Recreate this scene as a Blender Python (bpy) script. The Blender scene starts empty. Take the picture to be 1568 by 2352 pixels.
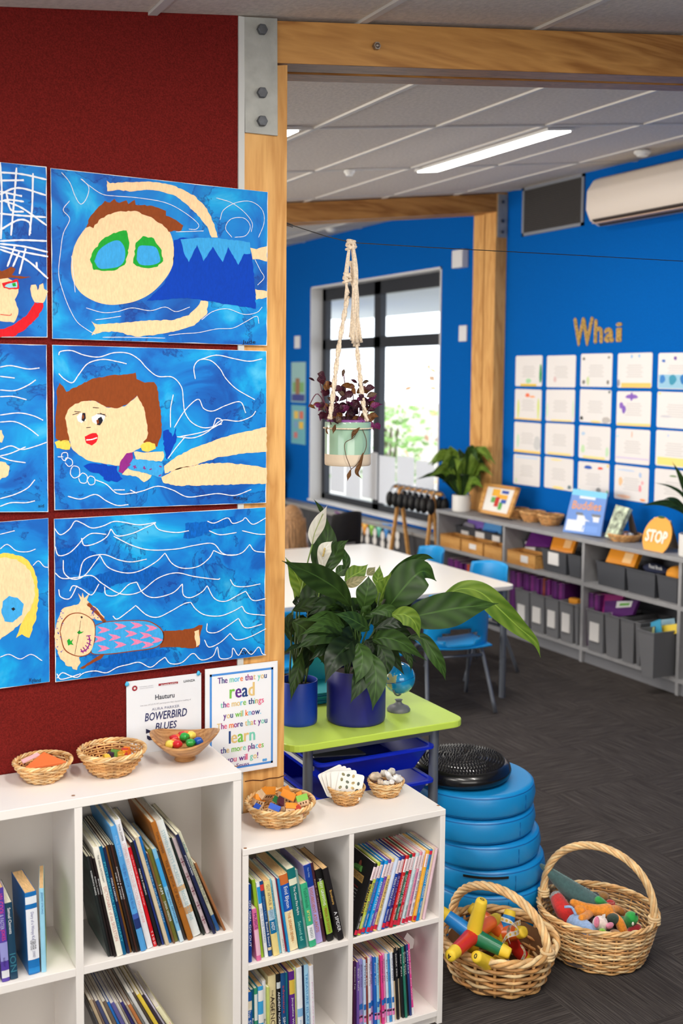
import bpy, bmesh, math, random
from mathutils import Vector, Matrix
random.seed(7)
sc = bpy.context.scene
COL = sc.collection
PI = math.pi
V = Vector
# ------------------------------------------------------------------ camera
FPX, CX, CY, YAW, PIT, ROL = 2553.8, 784.0, 1068.0, .479, .077, .009
CAM = V((0, -2.76, 1.8))
def _rot():
    c, s = math.cos(YAW), math.sin(YAW); cp, sp = math.cos(PIT), math.sin(PIT); cr, sr = math.cos(ROL), math.sin(ROL)
    A = Matrix(((c, -s, 0), (s, c, 0), (0, 0, 1))); B = Matrix(((1, 0, 0), (0, 0, -1), (0, 1, 0)))
    P = Matrix(((1, 0, 0), (0, cp, -sp), (0, sp, cp))); R = Matrix(((cr, -sr, 0), (sr, cr, 0), (0, 0, 1)))
    return R @ P @ B @ A
RM = _rot(); RT = RM.transposed()
AXR, AXD, AXF = RT @ V((1, 0, 0)), RT @ V((0, 1, 0)), RT @ V((0, 0, 1))
cd = bpy.data.cameras.new('camera'); cam = bpy.data.objects.new('camera', cd); COL.objects.link(cam)
m4 = Matrix((AXR, -AXD, -AXF)).transposed().to_4x4(); m4.translation = CAM
cam.matrix_world = m4
cd.sensor_fit = 'HORIZONTAL'; cd.sensor_width = 24.0; cd.lens = 24.0 * FPX / 1568
cd.shift_y = -(1176 - CY) / 1568
cd.dof.use_dof = True; cd.dof.focus_distance = 3.12; cd.dof.aperture_fstop = 3.2
cd.clip_start = .05
sc.camera = cam
# ------------------------------------------------------------------ view, sky, large lights
sc.view_settings.view_transform = 'Standard'; sc.view_settings.look = 'None'
sc.view_settings.gamma = 1; sc.view_settings.use_curve_mapping = False
sc.view_settings.exposure = 0.0
world = bpy.data.worlds.new('sky'); sc.world = world; world.use_nodes = True
bg = world.node_tree.nodes['Background']; bg.inputs[0].default_value = (.86, .93, 1, 1); bg.inputs[1].default_value = 3.6
def area(name, loc, target, sx, sy, power, col=(1, 1, 1)):
    l = bpy.data.lights.new(name, 'AREA'); l.shape = 'RECTANGLE'; l.size = sx; l.size_y = sy; l.energy = power; l.color = col
    o = bpy.data.objects.new(name, l); COL.objects.link(o); o.location = loc
    d = V(target) - V(loc); o.rotation_euler = d.to_track_quat('-Z', 'Y').to_euler(); return o
area('daylight_front_window', (.2, -5.3, 1.3), (.2, 0, 1.3), 3.6, 1.6, 80, (1, .95, .88))
area('daylight_side_window', (-2.4, -2.2, 1.3), (1, -2.2, 1.3), 2.6, 1.6, 40, (.95, .98, 1))
area('classroom_fill', (-2.4, 4.6, 1.35), (1, 4.6, 1.35), 6.0, 1.9, 330, (1, .95, .88))  # added unseen fill that brightens the far ceiling, blue wall and table
pt = area('far_window_portal', (5.17, 6.24, 1.64), (0, 6.24, 1.64), 2.4, 2.1, 1); pt.data.cycles.is_portal = True
# ------------------------------------------------------------------ pixel <-> place helpers
def ray(x, y): return RT @ V(((x - CX) / FPX, (y - CY) / FPX, 1.0))
def on(ax, v, x, y):
    d = ray(x, y); return CAM + d * ((v - CAM[ax]) / d[ax])
def onX(v, x, y): return on(0, v, x, y)
def onY(v, x, y): return on(1, v, x, y)
def onZ(v, x, y): return on(2, v, x, y)
CS, CZ0 = .12, 2.744 - .12 * 1.2
def ceilz(x): return CZ0 + CS * x
def onC(x, y):
    d = ray(x, y); n = V((-CS, 0, 1)); return CAM + d * ((CZ0 - n.dot(CAM)) / n.dot(d))
def proj(p):
    v = RM @ (V(p) - CAM); return FPX * v[0] / v[2] + CX, FPX * v[1] / v[2] + CY
def zat(x, y, py):
    lo, hi = -.5, 4.0
    for _ in range(40):
        m = (lo + hi) / 2
        if proj((x, y, m))[1] > py: lo = m
        else: hi = m
    return lo
def PX(s, k=1.0, ox=0.0, oy=0.0):
    return [(float(a.split(',')[0]) / k + ox, float(a.split(',')[1]) / k + oy) for a in s.split()]
def crom(pts, n=6):
    pts = [V(p) for p in pts]
    if len(pts) < 3:
        return [pts[0].lerp(pts[-1], i / n) for i in range(n + 1)]
    q = [pts[0] * 2 - pts[1]] + pts + [pts[-1] * 2 - pts[-2]]; out = []
    for i in range(1, len(q) - 2):
        a, b, c, d = q[i - 1:i + 3]
        for j in range(n):
            t = j / n
            out.append(.5 * ((2 * b) + (c - a) * t + (2 * a - 5 * b + 4 * c - d) * t * t + (3 * b - a - 3 * c + d) * t ** 3))
    return out + [pts[-1]]
# ------------------------------------------------------------------ materials
def lin(c): c /= 255; return c / 12.92 if c <= .04045 else ((c + .055) / 1.055) ** 2.4
def L(c): return (lin(c[0]), lin(c[1]), lin(c[2]), 1)
MATS = {}
def M(col, rough=.6, metal=0, var=0, scale=40, bump=0, bscale=200, spec=.5, coat=0, emit=None, name=None, stretch=None, trans=0, sheen=0):
    key = (tuple(col), rough, metal, var, scale, bump, bscale, spec, coat, emit, stretch, trans, sheen)
    if key in MATS: return MATS[key]
    m = bpy.data.materials.new(name or 'paint'); m.use_nodes = True; nt = m.node_tree; b = nt.nodes['Principled BSDF']
    b.inputs['Base Color'].default_value = L(col); b.inputs['Roughness'].default_value = rough; b.inputs['Metallic'].default_value = metal
    b.inputs['Specular IOR Level'].default_value = spec; b.inputs['Coat Weight'].default_value = coat
    b.inputs['Sheen Weight'].default_value = sheen
    if trans:
        b.inputs['Transmission Weight'].default_value = trans
    if emit:
        b.inputs['Emission Color'].default_value = L(col); b.inputs['Emission Strength'].default_value = emit
    if var or bump:
        tc = nt.nodes.new('ShaderNodeTexCoord'); mp = nt.nodes.new('ShaderNodeMapping'); nt.links.new(tc.outputs['Object'], mp.inputs[0])
        if stretch: mp.inputs['Scale'].default_value = stretch
    if var:
        n = nt.nodes.new('ShaderNodeTexNoise'); n.inputs['Scale'].default_value = scale; n.inputs['Detail'].default_value = 4
        nt.links.new(mp.outputs[0], n.inputs[0])
        r = nt.nodes.new('ShaderNodeValToRGB'); r.color_ramp.elements[0].position = .3; r.color_ramp.elements[1].position = .7
        r.color_ramp.elements[0].color = L([max(0, c * (1 - var)) for c in col]); r.color_ramp.elements[1].color = L([min(255, c * (1 + var)) for c in col])
        nt.links.new(n.outputs[0], r.inputs[0]); nt.links.new(r.outputs[0], b.inputs['Base Color'])
    if bump:
        n2 = nt.nodes.new('ShaderNodeTexNoise'); n2.inputs['Scale'].default_value = bscale; nt.links.new(mp.outputs[0], n2.inputs[0])
        bp = nt.nodes.new('ShaderNodeBump'); bp.inputs['Strength'].default_value = bump; bp.inputs['Distance'].default_value = .002
        nt.links.new(n2.outputs[0], bp.inputs['Height']); nt.links.new(bp.outputs[0], b.inputs['Normal'])
    MATS[key] = m; return m
def nodes(name):
    m = bpy.data.materials.new(name); m.use_nodes = True; nt = m.node_tree; b = nt.nodes['Principled BSDF']
    def N(t, **kw):
        n = nt.nodes.new('ShaderNode' + t)
        for k, v in kw.items():
            if k in n.inputs: n.inputs[k].default_value = v
            else: setattr(n, k, v)
        return n
    return m, nt, b, N, nt.links.new
def ramp(N, stops, interp='LINEAR'):
    r = N('ValToRGB'); cr = r.color_ramp; cr.interpolation = interp
    while len(cr.elements) < len(stops): cr.elements.new(.5)
    for e, (p, c) in zip(cr.elements, stops): e.position = p; e.color = L(c)
    return r
def wood_mat(name, light, dark, axis='Z', scale=1.0, rough=.45):
    m, nt, b, N, lk = nodes(name)
    tc = N('TexCoord'); mp = N('Mapping'); lk(tc.outputs['Object'], mp.inputs[0])
    s = {'X': (.9, 9, 9), 'Y': (9, .9, 9), 'Z': (9, 9, .9)}[axis]; mp.inputs['Scale'].default_value = [q * scale for q in s]
    n = N('TexNoise', Scale=1.1, Detail=3, Distortion=1.2); lk(mp.outputs[0], n.inputs[0])
    mu = N('Math', operation='MULTIPLY'); mu.inputs[1].default_value = 9; lk(n.outputs[0], mu.inputs[0])
    fr = N('Math', operation='PINGPONG'); fr.inputs[1].default_value = 1; lk(mu.outputs[0], fr.inputs[0])
    n2 = N('TexNoise', Scale=14, Detail=5); lk(mp.outputs[0], n2.inputs[0])
    ad = N('Math', operation='MULTIPLY_ADD'); ad.inputs[1].default_value = .55; lk(n2.outputs[0], ad.inputs[0]); 
    m2 = N('Math', operation='MULTIPLY'); m2.inputs[1].default_value = .55; lk(fr.outputs[0], m2.inputs[0]); lk(m2.outputs[0], ad.inputs[2])
    r = ramp(N, [(.2, light), (.5, [(a * 2 + c) / 3 for a, c in zip(light, dark)]), (.85, dark)]); lk(ad.outputs[0], r.inputs[0]); lk(r.outputs[0], b.inputs['Base Color'])
    b.inputs['Roughness'].default_value = rough; b.inputs['Specular IOR Level'].default_value = .3
    return m
# ------------------------------------------------------------------ mesh builder
WLOC = {}
def wl(o): return WLOC.get(o.name, V((0, 0, 0)))
class MB:
    def __init__(s): s.v = []; s.f = []; s.mi = []; s.uv = None; s.cur = 0
    def add(s, vs, fs, mi=None):
        k = len(s.v); s.v += [V(p) for p in vs]
        for f in fs: s.f.append([i + k for i in f]); s.mi.append(s.cur if mi is None else mi)
        return s
    def box(s, lo, hi, M4=None, mi=None):
        x0, y0, z0 = lo; x1, y1, z1 = hi
        vs = [V(p) for p in ((x0,y0,z0),(x1,y0,z0),(x1,y1,z0),(x0,y1,z0),(x0,y0,z1),(x1,y0,z1),(x1,y1,z1),(x0,y1,z1))]
        if M4 is not None: vs = [M4 @ p for p in vs]
        return s.add(vs, [(3,2,1,0),(4,5,6,7),(0,1,5,4),(1,2,6,5),(2,3,7,6),(3,0,4,7)], mi)
    def poly(s, pts, mi=None): return s.add(pts, [list(range(len(pts)))], mi)
    def prism(s, pts, d, mi=None):
        n = len(pts); d = V(d); pts = [V(p) for p in pts]
        return s.add(pts + [p + d for p in pts], [list(range(n))[::-1], list(range(n, 2 * n))] + [[i, (i + 1) % n, n + (i + 1) % n, n + i] for i in range(n)], mi)
    def tube(s, path, r, seg=8, closed=False, caps=True, mi=None):
        path = [V(p) for p in path]; n = len(path); rs = r if isinstance(r, (list, tuple)) else [r] * n
        T = []
        for i in range(n):
            a = path[(i - 1) % n] if closed or i > 0 else path[i]; c = path[(i + 1) % n] if closed or i < n - 1 else path[i]
            t = (c - a); T.append(t.normalized() if t.length > 1e-9 else V((0, 0, 1)))
        up = V((0, 0, 1)) if abs(T[0].z) < .9 else V((1, 0, 0)); nn = T[0].cross(up).normalized(); vs = []
        for i in range(n):
            nn = (nn - T[i] * nn.dot(T[i]));
            nn = nn.normalized() if nn.length > 1e-6 else T[i].orthogonal().normalized()
            bb = T[i].cross(nn)
            for j in range(seg):
                a = 2 * PI * j / seg; vs.append(path[i] + (nn * math.cos(a) + bb * math.sin(a)) * rs[i])
        fs = []
        for i in range(n if closed else n - 1):
            k = (i + 1) % n
            for j in range(seg): fs.append((i*seg+j, i*seg+(j+1)%seg, k*seg+(j+1)%seg, k*seg+j))
        if caps and not closed: fs += [list(range(seg))[::-1], [(n-1)*seg + j for j in range(seg)]]
        return s.add(vs, fs, mi)
    def lathe(s, prof, c=(0,0,0), seg=32, mi=None, sx=1, sy=1, fz=None, M4=None):
        c = V(c); vs = []; n = len(prof)
        for i in range(seg):
            a = 2 * PI * i / seg
            for (r, z) in prof: 
                p = V((r * math.cos(a) * sx, r * math.sin(a) * sy, z + (fz(a, r, z) if fz else 0)))
                vs.append((M4 @ p if M4 is not None else p) + c)
        fs = [(i*n+j, ((i+1)%seg)*n+j, ((i+1)%seg)*n+j+1, i*n+j+1) for i in range(seg) for j in range(n - 1)]
        return s.add(vs, fs, mi)
    def ball(s, c, r, seg=12, rings=8, M4=None, mi=None, fn=None):
        r = r if isinstance(r, (tuple, list)) else (r, r, r); c = V(c); vs = []; 
        for i in range(rings + 1):
            th = PI * i / rings
            for j in range(seg):
                ph = 2 * PI * j / seg; d = V((math.sin(th)*math.cos(ph), math.sin(th)*math.sin(ph), math.cos(th)))
                k = fn(d) if fn else 1
                p = V((d.x*r[0], d.y*r[1], d.z*r[2])) * k
                vs.append((M4 @ p if M4 is not None else p) + c)
        fs = [(i*seg+j, (i+1)*seg+j, (i+1)*seg+(j+1)%seg, i*seg+(j+1)%seg) for i in range(rings) for j in range(seg)]
        return s.add(vs, fs, mi)
    def ribbon(s, pts, w, up, mi=None):
        pts = [V(p) for p in pts]; n = len(pts); vs = []; up = V(up)
        for i in range(n):
            t = pts[min(i+1,n-1)] - pts[max(i-1,0)]; nn = t.cross(up)
            nn = nn.normalized() if nn.length > 1e-9 else V((0,0,1))
            ww = (w[i] if isinstance(w, list) else w) / 2
            vs += [pts[i] + nn * ww, pts[i] - nn * ww]
        return s.add(vs, [(2*i, 2*i+1, 2*i+3, 2*i+2) for i in range(n-1)], mi)
    def build(s, name, mat, parent=None, smooth=False, bevel=0, angle=None, solid=0, subsurf=0, raw=False):
        me = bpy.data.meshes.new(name)
        if raw: off = V((0, 0, 0))
        elif parent is not None: off = wl(parent)
        else:
            xs = [p.x for p in s.v]; ys = [p.y for p in s.v]; zs = [p.z for p in s.v]
            off = V(((min(xs)+max(xs))/2, (min(ys)+max(ys))/2, min(zs)))
        me.from_pydata([p - off for p in s.v], [], s.f)
        for q in (mat if isinstance(mat, (list, tuple)) else [mat]): me.materials.append(q)
        me.polygons.foreach_set('material_index', s.mi)
        if smooth: me.polygons.foreach_set('use_smooth', [True] * len(s.f))
        if s.uv:
            ul = me.uv_layers.new(name='UVMap')
            for lp in me.loops: ul.data[lp.index].uv = s.uv[lp.vertex_index]
        me.update()
        if angle is not None: me.set_sharp_from_angle(angle=math.radians(angle))
        o = bpy.data.objects.new(name, me); COL.objects.link(o)
        if parent is not None: o.parent = parent; WLOC[o.name] = off.copy()
        else: o.location = off; WLOC[o.name] = off.copy()
        if bevel:
            b = o.modifiers.new('bevel', 'BEVEL'); b.width = bevel; b.segments = 2; b.limit_method = 'ANGLE'
        if solid:
            b = o.modifiers.new('solid', 'SOLIDIFY'); b.thickness = solid; b.offset = 0
        if subsurf:
            b = o.modifiers.new('sub', 'SUBSURF'); b.levels = subsurf; b.render_levels = subsurf
        return o
def thing(name, label, cat, loc=(0, 0, 0), group=None, kind=None):
    o = bpy.data.objects.new(name, None); o.empty_display_size = .05; COL.objects.link(o); o.location = loc; WLOC[o.name] = V(loc)
    return tag(o, label, cat, group, kind)
def tag(o, label=None, cat=None, group=None, kind=None):
    if label: o['label'] = label
    if cat: o['category'] = cat
    if group: o['group'] = group
    if kind: o['kind'] = kind
    return o
def copy_tree(o, parent=None):
    c = o.copy(); COL.objects.link(c); c.parent = parent
    for ch in list(o.children): copy_tree(ch, c)
    return c
ORD = 'first second third fourth fifth sixth seventh eighth ninth tenth eleventh twelfth thirteenth fourteenth fifteenth sixteenth seventeenth eighteenth nineteenth twentieth'.split()
def ordn(i):
    if i < 20: return ORD[i]
    return ('twenty-' if i < 29 else 'thirty-') + ORD[(i - 20) % 10] if i != 29 else 'thirtieth'
# ------------------------------------------------------------------ lettering
_TX = {}
def glyphs(s):
    if s not in _TX:
        cu = bpy.data.curves.new('t', 'FONT'); cu.body = s; cu.resolution_u = 2
        ob = bpy.data.objects.new('t', cu); me = bpy.data.meshes.new_from_object(ob)
        _TX[s] = ([(v.co.x, v.co.y) for v in me.vertices], [list(p.vertices) for p in me.polygons])
        bpy.data.objects.remove(ob); bpy.data.meshes.remove(me); bpy.data.curves.remove(cu)
    return _TX[s]
def text(mb, s, o, u, v, w=None, h=None, align='C', mi=None, bold=0, slant=0):
    """lettering fitted in w x h, in the plane of u (reading direction) and v (up); o is the centre, or the left end"""
    vs, fs = glyphs(s)
    if not vs: return 0
    x0 = min(p[0] for p in vs); x1 = max(p[0] for p in vs); y0 = min(p[1] for p in vs); y1 = max(p[1] for p in vs)
    sx = w / (x1 - x0) if w else None; sy = h / (y1 - y0) if h else None
    if sx is None: sx = sy
    if sy is None: sy = sx
    o, u, v = V(o), V(u), V(v); cx = (x0 + x1) / 2 if align == 'C' else x0; cy = (y0 + y1) / 2 if align == 'C' else 0
    nn = u.cross(v)
    offs = [(0, 0)] if not bold else [(-bold, 0), (bold, 0), (0, bold), (0, -bold)]
    for i, (bx, by) in enumerate(offs):
        mb.add([o + u * ((x - cx + slant * y) * sx + bx) + v * ((y - cy) * sy + by) + nn * (i * .00004) for x, y in vs], fs, mi)
    return (x1 - x0) * sx
# ================================================================== the room shell
PLY = wood_mat('plywood', (228, 176, 108), (196, 140, 76), 'Z', 1, .6); PLYX = wood_mat('plywood_beam', (206, 150, 82), (158, 104, 50), 'X', .8, .5)
PLYD = wood_mat('plywood_edge', (160, 116, 84), (118, 84, 62), 'X', 3)
WHITE = M((238, 232, 226), .5, name='white_laminate', spec=.4)
TILE = M((216, 206, 194), .95, var=.05, scale=60, bump=.5, bscale=90, name='ceiling_tile'); TBAR = M((212, 208, 202), .6, name='ceiling_bar')
RED = M((106, 30, 27), 1, var=.16, scale=300, bump=.6, bscale=500, spec=.05, name='red_felt')
BLUE = M((0, 92, 176), .95, var=.05, scale=120, bump=.4, bscale=400, spec=.1, name='blue_felt')
PAINTW = M((214, 212, 208), .6, name='white_paint'); GALV = M((168, 168, 162), .55, metal=.35, var=.06, scale=25, bump=.3, bscale=60, name='galvanised')
STEEL = M((92, 94, 98), .5, metal=.6, var=.12, scale=60, name='dark_steel'); BLACK = M((16, 16, 17), .5, name='black'); GREYM = M((112, 118, 128), .4, metal=.5, name='grey_tube')
def struct(o): o['kind'] = 'structure'; return o
X0, X1, Y0, Y1 = -2.6, 4.95, -5.6, 9.6
# floor and carpet tiles
fl = struct(MB().box((X0, Y0, -.12), (X1, Y1, -.012)).build('floor', M((40, 37, 36), .9)))
def carpet(rot):
    m, nt, b, N, lk = nodes('carpet')
    tc = N('TexCoord'); mp = N('Mapping'); lk(tc.outputs['Object'], mp.inputs[0]); mp.inputs['Scale'].default_value = (2, 120, 1)
    oi = N('ObjectInfo'); 
    n = N('TexNoise', Scale=2.2, Detail=5, Roughness=.7); lk(mp.outputs[0], n.inputs[0])
    cmb = N('CombineXYZ'); lk(oi.outputs['Random'], cmb.inputs[0]); lk(oi.outputs['Random'], cmb.inputs[1])
    vm = N('VectorMath', operation='SCALE'); vm.inputs['Scale'].default_value = 40; lk(cmb.outputs[0], vm.inputs[0]); lk(vm.outputs[0], mp.inputs['Location'])
    r = ramp(N, [(.34, (44, 41, 40)), (.5, (68, 63, 61)), (.66, (98, 92, 88))]); lk(n.outputs[0], r.inputs[0])
    lk(r.outputs[0], b.inputs['Base Color']); b.inputs['Roughness'].default_value = 1; b.inputs['Specular IOR Level'].default_value = .1
    bp = N('Bump', Strength=.9, Distance=.003); lk(n.outputs[0], bp.inputs['Height']); lk(bp.outputs[0], b.inputs['Normal'])
    return m
CARP = carpet(0)
tm = MB().box((-.2495, -.2495, -.012), (.2495, .2495, 0)).build('carpet_tile', CARP, fl, raw=True); tm.location = (0, 0, 0); first = True
for i in range(-2, 10):
    for j in range(-3, 19):
        cx, cy = .25 + i * .5, -.9 + j * .5 + .15
        if cx > 4.75 or cy > 9.3: continue
        o = tm if first else tm.copy()
        if not first: COL.objects.link(o)
        first = False
        o.parent = fl; o.location = V((cx, cy, 0)) - fl.location; o.rotation_euler = (0, 0, PI / 2 * ((i + j) % 2))
# ceiling: sloped deck, bars and lay-in tiles
ce = MB()
ce.prism([(X0, Y0, ceilz(X0) + .05), (X1 + .2, Y0, ceilz(X1 + .2) + .05), (X1 + .2, Y1, ceilz(X1 + .2) + .05), (X0, Y1, ceilz(X0) + .05)], (0, 0, .1))
ceil = struct(ce.build('ceiling', PAINTW))
GX = [1.49 + .6 * k for k in range(-7, 7)]; GY = [.31 + 1.22 * k for k in range(-5, 9)]
bar = MB()
def cbar(x0, x1, y0, y1):
    bar.prism([(x0, y0, ceilz(x0) - .004), (x1, y0, ceilz(x1) - .004), (x1, y1, ceilz(x1) - .004), (x0, y1, ceilz(x0) - .004)], (0, 0, .02))
for g in GX:
    if g < X1: cbar(g - .012, g + .012, Y0, Y1)
for g in GY: cbar(X0, X1, g - .009, g + .009)
bar.build('ceiling_grid', TBAR, ceil)
sl = math.atan(CS); tw, tl = .6 - .026, 1.22 - .02
SKIP = {(3, 1), (0, 1)}
tile = MB().box((-tw / 2 / math.cos(sl), -tl / 2, 0), (tw / 2 / math.cos(sl), tl / 2, .02)).build('ceiling_tile', TILE, ceil, raw=True); first = True
for i in range(len(GX) - 1):
    for j in range(len(GY) - 1):
        x = (GX[i] + GX[i + 1]) / 2; y = (GY[j] + GY[j + 1]) / 2
        if x > 4.8 or y < -3.4 or x < -.5: continue
        o = tile if first else tile.copy()
        if not first: COL.objects.link(o)
        first = False
        o.parent = ceil; o.location = V((x, y, ceilz(x) + .004)) - ceil.location; o.rotation_euler = (0, -sl, 0)
# narrow edge tile along the right wall
MB().prism([(GX[-2] + .6 + .013 if False else 4.503, -3, ceilz(4.503) + .004), (4.95, -3, ceilz(4.95) + .004), (4.95, 9, ceilz(4.95) + .004), (4.503, 9, ceilz(4.503) + .004)], (0, 0, .02)).build('edge_tile', TILE, ceil)
# red pinboard wall
w = MB().prism([(X0, .0, 0), (1.119, .0, 0), (1.119, .0, ceilz(1.119) + .06), (X0, .0, ceilz(X0) + .06)], (0, .19, 0)); struct(w.build('wall_left', RED))
struct(MB().box((1.119, -.006, 0), (1.136, .19, ceilz(1.13))).build('trim_1', M((196, 196, 192), .5)))
# timber post and double beam
post = struct(MB().prism([(1.1365, 0, 0), (1.2605, 0, 0), (1.2605, 0, 2.632), (1.1365, 0, 2.61)], (0, .19, 0)).build('trim_2', PLY))
bm_ = struct(MB().prism([(1.1365, 0, 2.6235), (4.95, 0, 2.6235 + (4.95 - 1.1365) * .105), (4.95, 0, ceilz(4.95) - .006), (1.1365, 0, ceilz(1.1365) - .006)], (0, .086, 0)).build('trim_3', PLYX))
def bz(x): return 2.6235 + (x - 1.1365) * .105
MB().prism([(1.262, .086, bz(1.26) + .012), (4.95, .086, bz(4.95) + .012), (4.95, .086, ceilz(4.95) - .006), (1.262, .086, ceilz(1.26) - .006)], (0, .024, 0)).build('packer', PLYD, bm_)
MB().prism([(1.262, .11, bz(1.26)), (4.95, .11, bz(4.95)), (4.95, .11, ceilz(4.95) - .006), (1.262, .11, ceilz(1.26) - .006)], (0, .08, 0)).build('beam_plank', PLYX, bm_)
MB().prism([(1.262, .001, bz(1.26) - .0008), (4.95, .001, bz(4.95) - .0008), (4.95, .085, bz(4.95) - .0008), (1.262, .085, bz(1.26) - .0008)], (0, 0, .0006)).build('plank_edge', PLYD, bm_)
MB().prism([(1.262, .111, bz(1.26) - .0008), (4.95, .111, bz(4.95) - .0008), (4.95, .189, bz(4.95) - .0008), (1.262, .189, bz(1.26) - .0008)], (0, 0, .0006)).build('plank_edge', PLYD, bm_)
# crack across the lower part of the post
cr = MB(); cr.ribbon([onY(-.0006, *p) for p in PX('562,1795 580,1792 600,1793 618,1788 640,1786 656,1780')], .003, (0, 1, 0)); cr.build('crack', M((96, 56, 26), .9), post)
# steel bracket with three hexagon bolts
def hexbolt(mb, c, r, d, ax=(0, -1, 0), washer=True):
    ax = V(ax); u = ax.orthogonal().normalized(); v = ax.cross(u); c = V(c)
    mb.prism([c + (u * math.cos(PI / 3 * k + .3) + v * math.sin(PI / 3 * k + .3)) * r for k in range(6)], ax * d)
br = thing('steel_bracket', 'galvanised steel bracket with three hexagon bolts on timber post', 'bracket', (1.187, 0, 2.44))
pl = [onY(-.007, *p) for p in ((561, 38), (637, 42), (638, 312), (563, 304))]
MB().prism(pl, (0, .006, 0)).build('plate', GALV, br, bevel=.001)
for p in ((600, 69), (600, 214), (600, 279)):
    mb = MB(); hexbolt(mb, onY(-.007, *p), .0145, .012); mb.build('bolt', STEEL, br, bevel=.0015)
mb = MB(); c = onY(0, 862, 107); hexbolt(mb, c, .011, .012); mb.ball(c + V((0, -.012, 0)), .007, 10, 6)
tag(mb.build('beam_bolt', M((150, 140, 130), .3, metal=.8)), 'small steel bolt end sticking out of the timber beam', 'bolt')
# far portal: beam and post against the right wall
FY = 4.13
fb = struct(MB().prism([(.5, FY, ceilz(.5) - .135), (4.849, FY, ceilz(4.849) - .135), (4.849, FY, ceilz(4.849) - .004), (.5, FY, ceilz(.5) - .004)], (0, .1, 0)).build('trim_4', PLYX))
MB().prism([(.5, FY + .16, ceilz(.5) - .135), (4.849, FY + .16, ceilz(4.849) - .135), (4.849, FY + .16, ceilz(4.849) - .004), (.5, FY + .16, ceilz(.5) - .004)], (0, .09, 0)).build('beam_plank', PLYX, fb)
fp = struct(MB().prism([(4.85, FY, .801), (4.949, FY, .801), (4.949, FY, ceilz(4.949)), (4.85, FY, ceilz(4.85))], (0, .14, 0)).build('trim_5', PLY))
MB().prism([(4.852, FY + .155, .801), (4.949, FY + .155, .801), (4.949, FY + .155, ceilz(4.949)), (4.852, FY + .155, ceilz(4.852))], (0, .14, 0)).build('post_plank', PLY, fp)
MB().prism([(4.87, FY + .14, .801), (4.949, FY + .14, .801), (4.949, FY + .14, ceilz(4.949)), (4.87, FY + .14, ceilz(4.87))], (0, .015, 0)).build('post_packer', PLYD, fp)
br = thing('steel_bracket', 'galvanised steel bracket on the far post beside the blue wall', 'bracket', (4.88, FY, 2.85))
MB().box((4.86, FY - .008, 2.86), (4.945, FY - .001, ceilz(4.88) - .01)).build('plate', GALV, br)
for z in (2.9, 2.98, 3.12):
    mb = MB(); hexbolt(mb, (4.9, FY - .008, z), .014, .01); mb.build('bolt', STEEL, br)
# walls round the rest of the room; the right wall has the window opening
WY0, WY1, WZ0, WZ1 = 5.02, 7.47, .56, 2.725
wr = MB()
for lo, hi in (((X1, Y0, 0), (X1 + .2, WY0, 3.4)), ((X1, WY1, 0), (X1 + .2, Y1, 3.4)), ((X1, WY0, 0), (X1 + .2, WY1, WZ0)), ((X1, WY0, WZ1), (X1 + .2, WY1, 3.4))): wr.box(lo, hi)
struct(wr.build('wall_right', BLUE))
struct(MB().box((X0, Y1, 0), (X1 + .2, Y1 + .15, 3.4)).build('wall_back', PAINTW))
struct(MB().box((X0 - .15, Y0, 0), (X0, Y1 + .15, 3)).build('wall_side', PAINTW))
struct(MB().box((X0 - .15, Y0 - .15, 0), (X1 + .2, Y0, 3.4)).build('wall_front', PAINTW))
# window: white reveal lining, dark aluminium frame, panes
wn = thing('window_1', None, None, (X1 + .1, (WY0 + WY1) / 2, WZ0), kind='structure')
ALU = M((44, 47, 54), .45, metal=.3, name='dark_aluminium'); REV = M((214, 214, 214), .6)
mb = MB(); t = .018
mb.box((X1 - .006, WY1 - t, WZ0), (X1 + .2, WY1, WZ1)); mb.box((X1 - .006, WY0, WZ0), (X1 + .2, WY0 + t, WZ1)); mb.box((X1 - .006, WY0, WZ1 - t), (X1 + .2, WY1, WZ1)); mb.box((X1 - .03, WY0, WZ0), (X1 + .2, WY1, WZ0 + t))
mb.build('lining', REV, wn)
gx = X1 + .15
ymid = onX(gx, 872, 800).y; ztr = onX(gx, 872, 786).z
for (y0, y1, z0, z1) in ((WY0 + t, WY1 - t, WZ1 - t - .12, WZ1 - t), (WY0 + t, WY1 - t, WZ0 + t, WZ0 + t + .06), (WY0 + t, WY0 + t + .05, WZ0, WZ1 - t), (WY1 - t - .08, WY1 - t, WZ0, WZ1 - t), (ymid - .06, ymid + .06, WZ0, WZ1 - t), (WY0 + t, WY1 - t, ztr - .05, ztr + .05)):
    MB().box((gx - .03, y0, z0), (gx + .03, y1, z1)).build('window_frame', ALU, wn)
gm, nt, b, N, lk = nodes('glass'); nt.nodes.remove(b); tr = N('BsdfTransparent'); gl = N('BsdfGlossy', Roughness=.02); mx = N('MixShader'); mx.inputs[0].default_value = .1
lk(tr.outputs[0], mx.inputs[1]); lk(gl.outputs[0], mx.inputs[2]); lk(mx.outputs[0], nt.nodes['Material Output'].inputs[0])
for (y0, y1) in ((WY0 + .06, ymid - .06), (ymid + .06, WY1 - .09)):
    for (z0, z1) in ((WZ0 + .07, ztr - .05), (ztr + .05, WZ1 - .13)):
        MB().poly([(gx, y0, z0), (gx, y1, z0), (gx, y1, z1), (gx, y0, z1)]).build('pane', gm, wn)
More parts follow.
